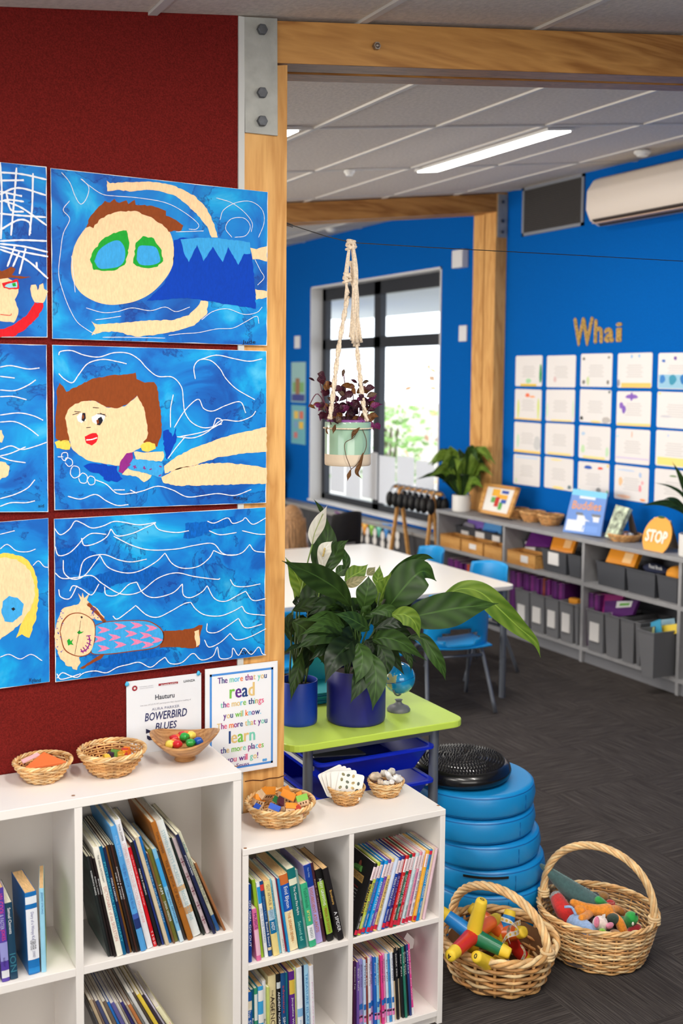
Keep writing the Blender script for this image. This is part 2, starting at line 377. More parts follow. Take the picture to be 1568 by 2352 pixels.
# outside: paving, verandah soffit, paling fence, shrubs
struct(MB().box((X1 + .3, -2, -.2), (30, 22, -.1)).build('ground', M((190, 186, 178), .9)))
struct(MB().box((X1 + .22, 2, 2.62), (X1 + 2.3, 11, 2.75)).build('soffit', M((196, 202, 206), .8)))
fn = thing('garden_fence', 'pale grey paling fence outside beyond the window', 'fence', (10.5, 9, -.1)); fm = M((206, 198, 186), .9, var=.1, scale=20)
for k in range(56):
    mb = MB(); mb.box((10.5, 5 + k * .2, -.1), (10.53, 5.18 + k * .2, 1.35 + .02 * (k % 3))); mb.build('paling', fm, fn)
for k, (x, y, r, h, c, lb) in enumerate(((9.2, 7.6, .8, 1.6, (120, 150, 70), 'loose olive green shrub outside the window'), (9.0, 10.2, 1.0, 2.1, (196, 150, 110), 'tall russet shrub outside beside the paling fence'), (8.6, 12.2, .8, 1.5, (130, 170, 90), 'bright green shrub outside at the end of the fence'))):
    sh = thing('shrub', lb, 'shrub', (x, y, -.1)); mb = MB()
    for i in range(420):
        p = V((random.gauss(0, .42), random.gauss(0, .42), random.uniform(.15, 1))); q = V((x + p.x * r, y + p.y * r, -.1 + p.z * h)); s = random.uniform(.05, .1)
        a = V((random.uniform(-1, 1), random.uniform(-1, 1), random.uniform(-.4, 1))).normalized(); bq = a.orthogonal().normalized()
        mb.poly([q - a * s, q + bq * s * .5, q + a * s, q - bq * s * .5])
    tag(mb.build('foliage', M(c, .7, var=.3, scale=3), sh), kind='stuff'); mb = MB()
    for i in range(5): mb.tube([(x, y, -.1), (x + random.uniform(-.3, .3) * r, y + random.uniform(-.3, .3) * r, h * .7)], .02, 5)
    mb.build('stem', M((90, 70, 50), .9), sh)
# ceiling strip lights (a real lamp in every fixture)
def strip(x, y, label, pw=26, wd=.135, ln=1.2):
    t = thing('strip_light', label, 'light', (x, y, ceilz(x)), 'recessed strip lights in the sloped ceiling')
    Mx = Matrix.Translation((x, y, ceilz(x) - .012)) @ Matrix.Rotation(-sl, 4, 'Y')
    MB().box((-wd / 2 - .012, -ln / 2 - .012, 0), (wd / 2 + .012, ln / 2 + .012, .014), Mx).build('housing', PAINTW, t)
    MB().box((-wd / 2, -ln / 2, -.006), (wd / 2, ln / 2, 0), Mx).build('diffuser', M((255, 252, 246), .5, emit=9, name='lamp'), t)
    a = area('strip_lamp', (x, y, ceilz(x) - .03), (x, y, 0), wd, ln, pw, (1, .95, .88)); a.parent = t; a.location = (0, 0, -.03)
strip(3.432, 2.205, 'long white strip light in the ceiling in front of the far beam')
strip(1.93, 2.1, 'white strip light in the ceiling mostly hidden behind the near post')
for x, y, l_, pw in ((2.6, 6.4, 'strip light in the ceiling beyond the far beam', 30), (2.13, -1.55, 'strip light in the near ceiling right of the bookcases', 26), (.92, -1.55, 'strip light in the near ceiling above the tall bookcase', 26), (-.3, -1.55, 'strip light in the near ceiling by the left side', 26)): strip(x, y, l_, pw)
# ================================================================== children's paintings, poster, certificate
ZK = 1568 / 660
def wash(seed):
    m, nt, b, N, lk = nodes('paint_wash')
    tc = N('TexCoord'); mp = N('Mapping'); lk(tc.outputs['Object'], mp.inputs[0]); mp.inputs['Location'].default_value = (seed * 3.7, 0, seed * 1.9)
    n = N('TexNoise', Scale=5.5, Detail=5, Roughness=.55, Distortion=.8); lk(mp.outputs[0], n.inputs[0])
    r = ramp(N, [(.30, (0, 70, 158)), (.43, (0, 96, 184)), (.47, (0, 116, 200)), (.54, (0, 132, 208)), (.61, (0, 158, 220)), (.74, (80, 190, 232))]); lk(n.outputs[0], r.inputs[0])
    n2 = N('TexNoise', Scale=8, Detail=6, Roughness=.6, Distortion=.5); mp2 = N('Mapping'); lk(tc.outputs['Object'], mp2.inputs[0]); mp2.inputs['Location'].default_value = (seed * 1.3 + 9, 0, seed * 5.1); lk(mp2.outputs[0], n2.inputs[0])
    r2 = ramp(N, [(.57, (0, 0, 0)), (.585, (255, 255, 255)), (.60, (150, 150, 150)), (.7, (120, 120, 120))]); lk(n2.outputs[0], r2.inputs[0])
    mx = N('Mix', data_type='RGBA'); mul = N('Math', operation='MULTIPLY'); mul.inputs[1].default_value = .75; lk(r2.outputs[0], mul.inputs[0]); lk(mul.outputs[0], mx.inputs[0]); lk(r.outputs[0], mx.inputs[6]); mx.inputs[7].default_value = L((0, 44, 130)); 
    # dry white edge of the paper
    lk(mx.outputs[2], b.inputs['Base Color']); b.inputs['Roughness'].default_value = .6; b.inputs['Specular IOR Level'].default_value = .3
    return m
def crayon(c, v=.04): return M(c, .75, var=v, scale=260, stretch=(1, 1, .35), spec=.2, name='crayon')
SKIN, BROWN, GREEN, SKY, DKB, REDC, PURP, YEL, PINK, INK = [crayon(c) for c in ((250, 206, 160), (138, 66, 26), (30, 160, 50), (60, 160, 220), (0, 62, 176), (216, 28, 38), (140, 40, 130), (248, 204, 84), (224, 130, 170), (30, 30, 40))]
CRW = M((228, 232, 238), .8, name='white_crayon'); PAPER = M((236, 234, 230), .7, name='paper')
class Sheet:
    """a painted sheet on the wall; shapes are laid on it as thin paint layers"""
    def __init__(s, name, label, corners, mat, oy, ox=0, edge=True):
        s.q = [onY(-.0095, *c) for c in corners]; s.oy = oy; s.ox = ox; s.n = 0
        cx = sum((p.x for p in s.q)) / 4; zb = min(p.z for p in s.q)
        s.t = thing(name, label, 'painting', (cx, -.009, zb), 'blue swimming paintings on the red pinboard')
        MB().prism(s.q, (0, .0012, 0)).build('paper_sheet', PAPER, s.t)
        c = V((cx, -.0095, sum(p.z for p in s.q) / 4)); k = random.Random(label)
        pts = []
        for i in range(4):
            a, b_ = s.q[i], s.q[(i + 1) % 4]
            for j in range(14):
                p = a.lerp(b_, j / 14); pts.append(p.lerp(c, .002 + .008 * k.random() ** 2) + V((0, -.0003, 0)))
        MB().poly(pts).build('paint_wash', mat, s.t)
    def w(s, p, lay): return onY(-.0101 - lay * .00025, p[0] / ZK + s.ox, p[1] / ZK + s.oy)
    def poly(s, nm, mat, pts, lay=1, jit=3, smooth=False):
        q = PX(pts)
        if smooth: q = [(v.x, v.y) for v in crom([V((a, b_, 0)) for a, b_ in q + [q[0]]], 4)][:-1]
        if jit and not smooth:
            out = []; k = random.Random(pts)
            for i in range(len(q)):
                a, b_ = q[i], q[(i + 1) % len(q)]; ln = math.dist(a, b_); n = max(1, int(ln / 14))
                for j in range(n): out.append((a[0] + (b_[0] - a[0]) * j / n + k.uniform(-jit, jit) * (j > 0), a[1] + (b_[1] - a[1]) * j / n + k.uniform(-jit, jit) * (j > 0)))
            q = out
        MB().poly([s.w(p, lay) for p in q]).build(nm, mat, s.t)
    def lines(s, nm, mat, polys, wd=4, lay=5):
        mb = MB()
        for l_ in polys.split('|'):
            q = crom([V((a, b_, 0)) for a, b_ in PX(l_)], 6); pts = [s.w((p.x, p.y), lay) for p in q]
            s.n += 1; mb.ribbon([p + V((0, -.00001 * s.n, 0)) for p in pts], [wd * .0009 / ZK * 1.25 * (.7 + .5 * abs(math.sin(i * 1.3))) for i in range(len(pts))], (0, 1, 0))
        mb.build(nm, mat, s.t)
    def write(s, txt, x0, y0, x1, y1):
        a = s.w((x0, y1), 6); b_ = s.w((x1, y1), 6); c = s.w((x0, y0), 6); u = (b_ - a)
        mb = MB(); text(mb, txt, (a + b_) / 2 + (c - a) / 2, u.normalized(), (0, 0, 1), w=u.length, h=(c - a).length); mb.build('lettering', INK, s.t)
# --- goggles swimmer
p = Sheet('swimmer_painting', 'painting of big round swimmer in green goggles, at top right beside post', ((120, 778), (613, 794), (615, 441), (116, 386)), wash(1), 360)
p.poly('face', SKIN, '405,490 430,440 480,375 560,310 640,290 720,290 800,310 870,345 920,400 945,470 948,560 930,620 890,680 830,740 760,780 690,800 600,808 520,790 450,750 410,700 390,640 390,560', 1, smooth=True)
p.poly('hair', BROWN, '468,388 490,330 540,270 572,240 600,250 625,230 650,252 690,238 700,258 735,235 740,262 790,262 850,275 905,295 905,322 960,345 1000,375 990,402 920,410 885,368 850,350 810,325 760,302 700,295 640,300 590,315 540,345 510,390 490,380', 2, 4)
p.poly('goggles', GREEN, '490,560 510,510 560,450 620,415 690,402 706,470 695,540 680,590 640,615 570,624 510,618', 2, 4)
p.poly('goggles', GREEN, '726,580 740,470 780,432 840,446 882,510 890,570 860,600 800,608 745,597', 2, 4)
p.poly('lens', SKY, '515,570 540,510 600,467 650,458 680,500 680,560 650,598 590,610 540,608', 3, smooth=True)
p.poly('lens', SKY, '745,560 755,492 800,485 850,495 870,540 870,575 820,592 765,588', 3, smooth=True)
p.poly('arm', SKIN, '582,130 600,145 700,138 820,136 930,153 1000,180 1070,220 1130,285 1170,370 1188,440 1155,440 1130,380 1090,330 1030,270 960,215 880,190 800,180 720,190 640,180 585,188', 1)
p.poly('arm', SKIN, '498,897 530,915 620,910 800,895 950,890 1030,865 1075,820 1095,785 1135,790 1128,860 1060,920 960,950 830,975 740,982 640,955 560,955 500,975 520,935', 1)
p.poly('shirt', DKB, '948,455 1000,440 1360,468 1382,600 1395,830 1180,795 1020,770 800,786 890,700 935,620 948,540', 1, 3)
p.poly('shirt_panel', SKY, '985,450 1090,442 1180,443 1362,466 1365,530 1330,530 1300,590 1245,492 1215,575 1160,490 1110,570 1075,480 1030,575 1005,530', 2, 2)
p.poly('leg', SKIN, '1365,497 1400,505 1456,488 1456,572 1415,560 1376,560', 1); p.poly('leg', SKIN, '1392,722 1456,735 1456,766 1398,780', 1)
p.lines('wave_lines', CRW, '335,85 380,140 410,215 440,258 470,230 485,170 455,130 440,120|440,120 490,160 560,205 640,215 760,225 900,250 1000,300 1080,365 1070,395 1030,395|380,240 345,290 380,340 345,420 330,520 320,640 345,740 380,830 420,900 470,940 520,970|390,540 400,640 410,740|470,825 560,850 640,845 720,825 820,840 900,820 960,845 1035,820|520,890 600,880 660,870|920,975 1000,965 1080,960 1180,940 1270,935 1340,900 1400,870 1412,910|1100,890 1160,845 1240,830 1330,860 1400,850 1430,820|1180,225 1260,250 1330,300 1375,360 1370,410|1200,345 1220,290 1290,250 1370,245 1430,290 1440,360 1410,440|1265,440 1230,390 1260,340 1330,335 1365,380 1340,430 1280,440|960,410 1110,405|1390,560 1420,620 1440,660 1405,700|560,985 700,985 900,990', 3)
p.write('Jude', 1322, 1000, 1394, 1026)
# --- red-lips swimmer
p = Sheet('swimmer_painting', 'painting of brown-haired swimmer with red lips and a purple striped costume', ((125, 1172), (611, 1155), (612, 806), (120, 792)), wash(2), 780)
p.poly('face', SKIN, '355,395 375,360 440,330 520,335 580,370 680,365 750,305 790,380 805,470 808,530 780,580 730,610 700,640 660,690 560,675 470,655 420,620 390,590 370,530 355,470', 1, 3)
p.poly('hair', BROWN, '325,235 345,255 362,285 430,250 500,215 600,195 690,190 740,180 745,215 790,235 840,232 858,260 865,330 880,420 880,520 858,585 800,570 780,560 800,540 808,510 798,440 785,370 748,305 690,355 640,375 580,368 520,335 460,335 410,350 370,385 355,430 368,490 378,550 340,560 305,540 303,440 312,330 308,280', 2, 3)
p.poly('earring', YEL, '298,560 320,550 370,545 386,580 380,600 340,598 310,592', 2); p.poly('earring', YEL, '765,580 800,558 845,568 850,595 810,612 775,605', 3)
p.poly('lips', REDC, '462,530 490,515 525,510 535,525 525,560 500,578 470,565 465,548', 2)
p.lines('lip_line', PAPER, '470,548 500,545 530,535', 6, 3)
p.poly('eye_white', PAPER, '418,420 440,400 465,405 470,440 445,455 425,445', 2); p.poly('eye_white', PAPER, '500,420 530,405 575,415 565,445 530,465 505,450', 2)
p.poly('pupil', INK, '450,400 465,400 468,430 458,448 445,440', 3); p.poly('pupil', INK, '535,430 552,420 562,440 545,468 528,465', 3)
p.poly('iris', BROWN, '447,415 455,408 460,425 450,436', 4); p.poly('iris', BROWN, '525,440 537,436 540,455 530,462', 4)
p.lines('eyelashes', INK, '395,410 430,400|405,392 440,395|505,370 540,373|530,405 575,408|545,400 580,418|470,480 495,478', 3)
p.poly('shoulder', SKIN, '730,612 800,615 890,610 895,640 880,665 820,660 740,655', 1); p.poly('shoulder', SKIN, '665,735 700,700 760,720 830,735 820,755 785,778 740,745', 1)
p.poly('leg', SKIN, '895,690 960,640 1060,590 1180,545 1300,510 1455,478 1455,612 1330,622 1200,640 1080,680 970,710 900,730', 1); p.poly('leg', SKIN, '880,750 960,705 1100,678 1240,672 1360,685 1455,700 1455,785 1300,790 1100,795 960,798 890,780', 1)
p.poly('costume', SKY, '720,650 780,655 885,675 895,705 880,755 830,740 760,720 700,705', 3); p.poly('costume_top', PURP, '655,670 690,620 722,615 725,650 700,690 670,730 645,720', 4)
p.lines('costume_stars', PURP, '725,690 745,700|738,685 732,705|780,700 795,705|785,690 790,708|815,710 828,705|865,745 880,738|868,690 882,695|700,690 712,680', 6, 4)
p.poly('dark_water', DKB, '455,690 490,675 560,680 640,690 640,720 670,760 640,778 580,770 540,730 490,720', 1, 5); p.poly('dark_water', DKB, '890,500 920,490 940,530 960,480 960,560 930,620 910,655 895,600', 1, 5)
p.lines('wave_lines', CRW, '320,85 330,65 390,60 460,85 540,95 620,72 700,75 760,110 800,155 860,200 940,205 990,260 1000,340 1010,400 1050,455 1120,482 1210,460|320,185 350,215 395,235 430,190 480,130 560,108 640,120 690,132|1065,215 1058,150 1090,110 1150,115 1200,160 1230,210 1290,270 1390,328|1090,110 1180,85 1280,105 1360,118 1430,105|950,480 1010,385 1080,325 1110,375 1160,390 1230,360 1310,340 1340,400|965,530 1060,535 1150,490 1180,430 1210,450 1120,500 980,530|1150,490 1210,440 1300,445 1370,420 1395,390|915,650 960,590 1010,530|930,480 930,380 945,300|520,765 580,790 640,840 720,838 780,825 860,800 940,820 1020,858 1110,850 1190,840 1280,850 1370,818|370,855 440,870 520,845 580,880 640,905 700,900|620,820 680,820|710,820 745,838', 5)
p.lines('bubbles', CRW, '335,640 340,620 365,618 368,645 350,660 335,645|355,665 362,645 390,655 395,680 375,692 355,672|385,710 400,690 430,700 432,740 405,755 385,735 385,712|428,750 450,728 475,745 470,780 440,780 428,755|475,765 490,745 515,755 515,785 490,792 476,770|315,640 345,640', 4)
p.write('McKenna', 1275, 855, 1350, 876)
# --- mermaid
p = Sheet('swimmer_painting', 'painting of waves with a small floating figure in a pink patterned tube', ((127, 1567), (608, 1505), (610, 1165), (124, 1192)), wash(3), 1160)
p.poly('dark_water', crayon((0, 86, 172), .12), '440,400 500,390 600,360 720,355 830,335 880,345 860,400 830,440 790,440 760,420 690,420 620,440 560,480 500,470 450,440', 1, 6); p.poly('dark_water', crayon((0, 88, 176), .12), '320,205 335,240 420,225 480,210 490,250 520,260 545,310 500,350 440,385 360,370 345,300 318,260', 1, 6)
p.poly('dark_water', crayon((0, 92, 180), .12), '1010,100 1120,90 1280,60 1300,100 1180,130 1060,180 1000,180', 1, 6); p.poly('dark_water', crayon((0, 88, 176), .12), '540,850 640,800 780,785 930,790 900,825 760,840 640,890 540,880', 1, 6)
p.poly('hair', SKIN, '300,700 310,640 330,580 370,555 430,540 440,520 465,520 490,540 540,575 570,610 560,635 500,620 480,700 480,800 430,830 440,860 420,900 370,880 330,840 305,780', 2, 7)
hs = ' '.join('%d,%d' % (random.Random(k).choice((random.Random(k).uniform(310, 345), random.Random(k).uniform(480, 545))), 570 + random.Random(k * 3).random() * 280) for k in range(46))
mb = MB()
for k, (a, b_) in enumerate(PX(hs)):
    if a > 400: b_ = 555 + (b_ - 570) * .25
    q = p.w((a, b_), 4); mb.poly([q + V((.0022 * math.cos(t), -.00001 * k, .0014 * math.sin(t + k))) for t in (0, 1.2, 2.5, 4, 5.2)])
mb.build('hair_specks', DKB, p.t)
p.poly('face_outline', BROWN, '325,690 340,635 380,595 440,588 500,620 522,670 515,760 490,810 440,828 385,815 345,780', 3, smooth=True); p.poly('face', SKIN, '330,690 345,640 383,600 440,593 497,624 517,672 510,758 487,806 440,823 388,810 350,776', 4, smooth=True)
p.poly('hand', SKIN, '440,520 425,480 445,505 450,478 460,508 490,480 475,515 480,540 455,545', 3, 0)
p.poly('arm', BROWN, '470,535 490,533 540,585 580,630 570,648 540,610 500,575', 3); p.poly('arm', BROWN, '435,890 490,855 545,820 570,812 560,830 500,865 450,895', 3)
p.poly('body_outline', BROWN, '520,655 580,635 700,628 800,630 850,650 885,680 895,720 880,760 830,785 720,800 600,815 510,815 495,790 515,740', 3, smooth=True); p.poly('body', SKY, '522,659 580,640 700,633 798,635 846,655 880,684 890,720 876,756 827,780 720,795 600,810 514,811 500,790 519,740', 4, smooth=True)
mb = MB()
for i, (a, b_) in enumerate(((560, 680), (650, 660), (740, 655), (820, 670), (540, 730), (620, 720), (710, 700), (790, 710), (850, 735), (560, 780), (650, 760), (740, 745), (800, 760))):
    mb.poly([p.w((a + dx, b_ + dy), 5 + .02 * i) for dx, dy in ((-30, -18), (15, -10), (40, 2), (10, 14), (-28, 22), (-5, 2))])
mb.build('pink_pattern', PINK, p.t)
p.poly('tail', BROWN, '885,690 960,685 1040,675 1085,655 1105,655 1095,690 1085,775 1040,782 960,775 870,780 890,740', 3, 3); p.poly('tail_tip', SKIN, '1060,690 1085,680 1090,760 1070,775', 4)
p.lines('smile', PURP, '440,800 470,790 490,750 485,715', 7, 5); p.lines('smile_stitches', PURP, '470,715 495,712|475,732 500,738|472,750 498,765|465,765 485,785|452,775 470,800|440,785 455,808', 5, 6)
p.poly('eye', GREEN, '365,740 378,728 385,742 400,730 392,750 402,765 385,760 372,768', 5, 0); p.poly('eye', GREEN, '420,695 435,682 440,692 458,690 445,700 430,705', 5, 0); p.poly('pupil', INK, '438,610 446,605 452,612 446,620', 5, 0)
p.lines('face_line', INK, '440,630 432,690 418,760 408,815', 2, 6)
p.lines('wave_lines', CRW, '295,125 330,162 380,130 410,88 450,100 500,125 560,115 620,90 680,95 760,108 850,95|300,225 320,275 380,260 440,200 445,180|445,180 460,220 520,210 580,175 605,130|605,130 640,168 720,155 800,120 850,97|840,100 870,135 960,150 1030,140|445,190 500,155 580,160|620,170 720,220 820,245 960,240 1060,220 1160,210 1210,260 1260,275 1320,260 1362,215|1362,215 1390,250 1450,258|1140,140 1200,162 1290,150|1130,88 1170,98 1240,70 1270,100 1320,85 1340,70 1380,105 1450,70|1320,140 1400,158 1450,160|345,300 350,370 400,405 460,385 520,310 545,275|545,275 590,340 680,370 760,360 850,310 900,262|900,262 940,320 1000,345 1080,335 1140,290 1165,248|1165,248 1220,270 1290,272|430,400 460,300 560,270 650,300 720,310 800,295|300,370 340,400 420,395 500,385 560,430 660,485 760,475 860,400 960,370 1060,390 1180,405 1200,400|320,460 330,500 380,510 420,440|380,470 400,440 450,460 500,490 540,430|570,445 580,490 640,490 700,435 745,420|745,420 780,480 840,505 940,480 995,430|995,430 1000,490 1040,505 1100,475 1130,440|1130,440 1170,510 1230,525 1300,490 1340,470|1340,470 1380,520 1450,510|1255,405 1280,440 1340,445 1420,430|615,605 640,622 700,580 740,548|740,548 800,600 860,612 930,580 1000,540 1040,530|1040,530 1070,570 1120,600 1200,605 1270,580 1320,552|1320,552 1350,590 1450,602|1130,645 1130,690 1180,695 1240,660 1300,618|1300,618 1340,670 1430,650|1115,735 1140,775 1200,750 1255,700|1255,700 1290,735 1360,720 1450,675|310,945 340,915 380,930 420,940 460,915 520,905 580,915 640,885 700,870 760,858 820,885 870,850 900,830|900,830 930,865 990,860 1040,815 1060,810|1060,810 1100,845 1160,825 1185,775 1200,835 1260,830 1270,780 1300,820 1330,780 1370,815 1410,775 1430,810 1450,818|310,920 330,950 380,940 440,920', 5)
p.write('Evie.', 1312, 785, 1385, 815)
# --- the left column (cut by the frame's edge)
p = Sheet('swimmer_painting', 'painting of red-sleeved swimmer under a scribbled white net, at top left', ((-430, 774), (109, 775), (107, 383), (-440, 330)), wash(4), 360)
p.poly('face', SKIN, '-200,660 -60,650 40,660 75,680 102,690 100,740 80,780 100,830 98,860 75,905 20,900 -80,880 -180,800', 1); p.poly('hair', BROWN, '-200,640 -100,600 -40,580 10,625 60,600 85,610 65,645 110,650 170,658 120,665 50,660 0,668 -80,670 -190,680', 2, 3)
p.poly('goggle', REDC, '10,690 50,680 95,668 105,720 50,724 20,716', 2); p.poly('lens', crayon((150, 210, 220)), '24,708 55,690 92,682 94,714 50,716', 3); p.poly('eye', GREEN, '66,690 84,688 88,706 70,708', 4); p.poly('goggle', REDC, '-120,700 -40,680 0,685 0,716 -60,730 -110,730', 2)
p.poly('sleeve', REDC, '-60,950 20,940 90,905 150,860 190,795 235,798 232,830 200,880 140,940 70,982 -60,988', 2, 4); p.poly('hand', SKIN, '165,720 170,700 195,697 205,730 215,700 235,690 240,720 262,735 250,770 235,798 190,795 172,760', 2)
p.lines('net_lines', CRW, '0,30 10,200 5,450|90,60 80,200 60,430|180,90 175,280 160,430|0,85 120,95 255,125|0,130 130,128|0,205 100,170 250,210|0,190 120,215|20,240 120,280 255,375|0,245 50,235 130,245|0,310 100,320 250,330|35,200 60,290 130,300|0,400 100,345 160,360 165,420|0,460 120,455 255,460|0,475 130,490 260,520|0,490 130,520 262,545|0,505 140,560 262,665|40,600 80,490|70,600 105,520|105,640 140,500', 9)
p.lines('blob', CRW, '195,590 205,590', 26); p.lines('mouth', REDC, '0,860 55,865 62,855', 3)
p = Sheet('swimmer_painting', 'painting of pale swimmer with looping white waves, in the middle of left column', ((-420, 1178), (111, 1176), (107, 792), (-430, 780)), wash(5), 780)
p.poly('arm', SKIN, '-200,480 -20,490 10,495 22,530 10,562 -40,560 -200,570', 1, 5); p.poly('arm', SKIN, '-200,650 0,665 30,670 52,690 45,740 0,765 -200,770', 1, 5)
p.lines('wave_lines', CRW, '0,150 60,142 150,160 215,155|0,275 80,278 150,250 195,220|0,312 70,310 145,328|0,412 100,400 180,415 235,440|0,450 80,448 150,480 210,525|0,600 60,580 120,600 200,580 255,560|0,635 60,620 140,585|0,640 60,660 140,672|0,868 80,845 150,810 190,765|0,910 60,890 140,890 190,880|0,200 80,210', 5)
p.write('aid', 208, 898, 240, 915)
p = Sheet('swimmer_painting', 'painting of yellow-haired face with large blue eyes, at bottom of left column', ((-420, 1640), (114, 1566), (111, 1190), (-420, 1232)), wash(6), 1160)
p.poly('hair', YEL, '-200,310 -40,275 30,262 100,275 150,300 185,350 205,420 212,520 190,640 160,725 120,705 88,725 110,660 120,640 140,500 100,400 0,310 -100,320', 1, 4)
p.poly('face', SKIN, '-200,420 -60,310 20,285 90,295 140,330 170,370 190,440 190,500 170,560 120,640 60,690 0,735 -200,740', 2, 3)
p.poly('eye', SKY, '8,590 15,525 50,495 95,505 130,540 120,600 70,640 25,635', 3, 3); p.poly('eye', SKY, '-180,600 -170,540 -130,520 -90,550 -100,620 -150,640', 3, 3); p.poly('pupil', INK, '60,565 75,558 84,568 72,578', 4, 1)
p.lines('wave_lines', CRW, '0,240 40,215 90,250 150,255 195,240|180,330 210,305 240,335 265,340|0,830 50,815 110,840 170,815 230,850|0,160 80,140', 4)
p.write('Kyland', 160, 945, 222, 972)
# --- certificate with pins
ce_ = thing('certificate', 'white printed certificate pinned up behind the wooden bowl', 'certificate', (.915, -.004, .82))
q = [onY(-.004, *c) for c in ((290, 1566), (462, 1542))]; xL, xR, zT = q[0].x, q[1].x, q[0].z
MB().prism([(xL, -.004, zT - .29), (xR, -.004, zT - .29), (xR, -.004, zT), (xL, -.004, zT)], (0, .001, 0)).build('paper_sheet', M((226, 228, 232), .6), ce_)
K2 = 1568 / 390
def cw(x, y, d=.0048): return onY(-d, x / K2 + 270, y / K2 + 1500)
def ctext(par, s, x0, y0, x1, y1, mat, bold=0, slant=0, w_fn=cw):
    a, b_, c = w_fn(x0, y1), w_fn(x1, y1), w_fn(x0, y0); u = V((b_.x - a.x, 0, 0)); mb = MB()
    h = abs(c.z - a.z); zc = (a.z + w_fn(x1, y1).z) / 2 if False else (w_fn((x0 + x1) / 2, (y0 + y1) / 2).z)
    text(mb, s, ((a.x + b_.x) / 2, a.y, zc), (1, 0, 0), (0, 0, 1), w=u.length, h=h, bold=bold, slant=slant); mb.build('lettering', mat, par)
NAVY = M((34, 40, 92), .6); DGR = M((60, 62, 70), .6); LGR = M((160, 160, 168), .6); MAR = M((150, 22, 40), .6)
ctext(ce_, 'Hauturu', 348, 375, 524, 420, M((40, 44, 60), .6), .0002)
ctext(ce_, 'was one of 2,319,147 participants that shared a reading of', 207, 450, 677, 468, LGR); ctext(ce_, 'AURA PARKER', 315, 492, 572, 516, M((120, 124, 150), .6))
ctext(ce_, 'BOWERBIRD', 252, 532, 636, 606, NAVY, .0003, .18); ctext(ce_, 'BLUES', 350, 635, 540, 700, NAVY, .0003, .18)
ctext(ce_, 'LIANZA', 610, 245, 714, 265, DGR, .0001)
mb = MB(); a, b_ = cw(378, 305, .0046), cw(557, 268, .0046); mb.box((a.x, a.y - .0002, a.z + .0005), (b_.x, a.y, a.z + .006)); mb.build('logo_bar', MAR, ce_); ctext(ce_, 'SCHOLASTIC', 400, 280, 550, 292, PAPER, .0001, w_fn=lambda x, y: cw(x, y, .0052))
mb = MB(); c = cw(158, 326); mb.poly([c + V((.0072 * math.cos(t * PI / 10), 0, .0072 * math.sin(t * PI / 10))) for t in range(20)]); mb.build('seal', MAR, ce_)
mb = MB(); c = cw(158, 326, .0051); mb.poly([c + V(((.005 if t % 2 else .0018) * math.cos(t * PI / 6 + .3), 0, (.005 if t % 2 else .0018) * math.sin(t * PI / 6 + .3))) for t in range(12)]); mb.build('seal_star', PAPER, ce_)
ctext(ce_, 'NATIONAL LIBRARY', 203, 302, 330, 310, LGR); ctext(ce_, 'ASSOCIATION', 203, 318, 330, 326, LGR)
mb = MB(); mb.poly([cw(*c) for c in ((262, 700), (300, 715), (345, 720), (330, 745), (285, 735), (262, 745))]); mb.poly([cw(*c) for c in ((270, 760), (300, 770), (340, 800), (290, 805), (272, 790))]); mb.build('bird_tail', M((24, 24, 60), .6), ce_)
for k, pt in enumerate(((292, 1571), (456, 1546))):
    mb = MB(); c = onY(-.006, *pt); mb.ball(c, (.0055, .004, .0065), 10, 8, fn=lambda d: 1 + .12 * math.sin(4 * d.x + 3 * d.z)); 
    tag(mb.build('wall_pin', M((70, 180, 224), .35), smooth=True), ['pale blue lump of putty at upper left corner of the certificate', 'pale blue lump of putty at upper right corner of the certificate'][k], 'pin')
# --- quotation poster in a laminate pouch
po = thing('quote_poster', 'laminated poster with rainbow lettering and blue border on the post', 'poster', (1.134, -.012, .72))
q0, q1 = onY(-.012, 473, 1540), onY(-.012, 635, 1520); PZ = (q0.z + q1.z) / 2; PXL, PXR = q0.x, q1.x; PH = .292
def pf(u, v, d=0): return V((PXL + (PXR - PXL) * u, -.0125 - d, PZ - PH * v))
MB().box((PXL - .003, -.0122, PZ - PH - .003), (PXR + .003, -.0112, PZ + .003)).build('laminate', M((232, 234, 236), .15, spec=.6), po)
MB().poly([pf(0, 1), pf(1, 1), pf(1, 0), pf(0, 0)]).build('paper_sheet', M((238, 238, 240), .35, coat=.4), po)
mb = MB(); U0, U1, V0, V1, tk, tv = .05, .95, .045, .965, .028, .02
for a, b_, c, d in ((U0, U1, V0, V0 + tv), (U0, U1, V1 - tv, V1), (U0, U0 + tk, V0, V1), (U1 - tk, U1, V0, V1)): mb.poly([pf(a, d, .0003), pf(b_, d, .0003), pf(b_, c, .0003), pf(a, c, .0003)])
mb.build('border', M((74, 140, 214), .5), po)
RB = [M(c, .5) for c in ((98, 36, 130), (24, 60, 120), (120, 205, 180), (90, 190, 225), (240, 120, 50), (225, 90, 130), (224, 190, 120), (120, 190, 70), (150, 40, 130), (200, 160, 90))]
def rline(s, uc, vc, wd, hgt, seq, bold):
    wt = glyphs(s)[0]; mb = MB(); n = len(RB)
    tot = sum((max(p_[0] for p_ in glyphs(ch)[0]) - min(p_[0] for p_ in glyphs(ch)[0]) if ch != ' ' else .22) + .07 for ch in s); k = (PXR - PXL) * wd / tot; x = -tot * k / 2
    sy = hgt * PH / .72; c = pf(uc, vc, .0006)
    for i, ch in enumerate(s):
        if ch == ' ': x += .29 * k; continue
        vs, fs = glyphs(ch); x0 = min(p_[0] for p_ in vs); wch = max(p_[0] for p_ in vs) - x0
        for bx in (-bold, 0, bold):
            mb.add([c + V((x + (a - x0) * k + bx, -.00002 * (bx > 0) - .00001 * (bx < 0), (b_ - .3) * sy)) for a, b_ in vs], fs, seq[i % len(seq)])
        x += (wch + .07) * k
    mb.build('lettering', RB, po)
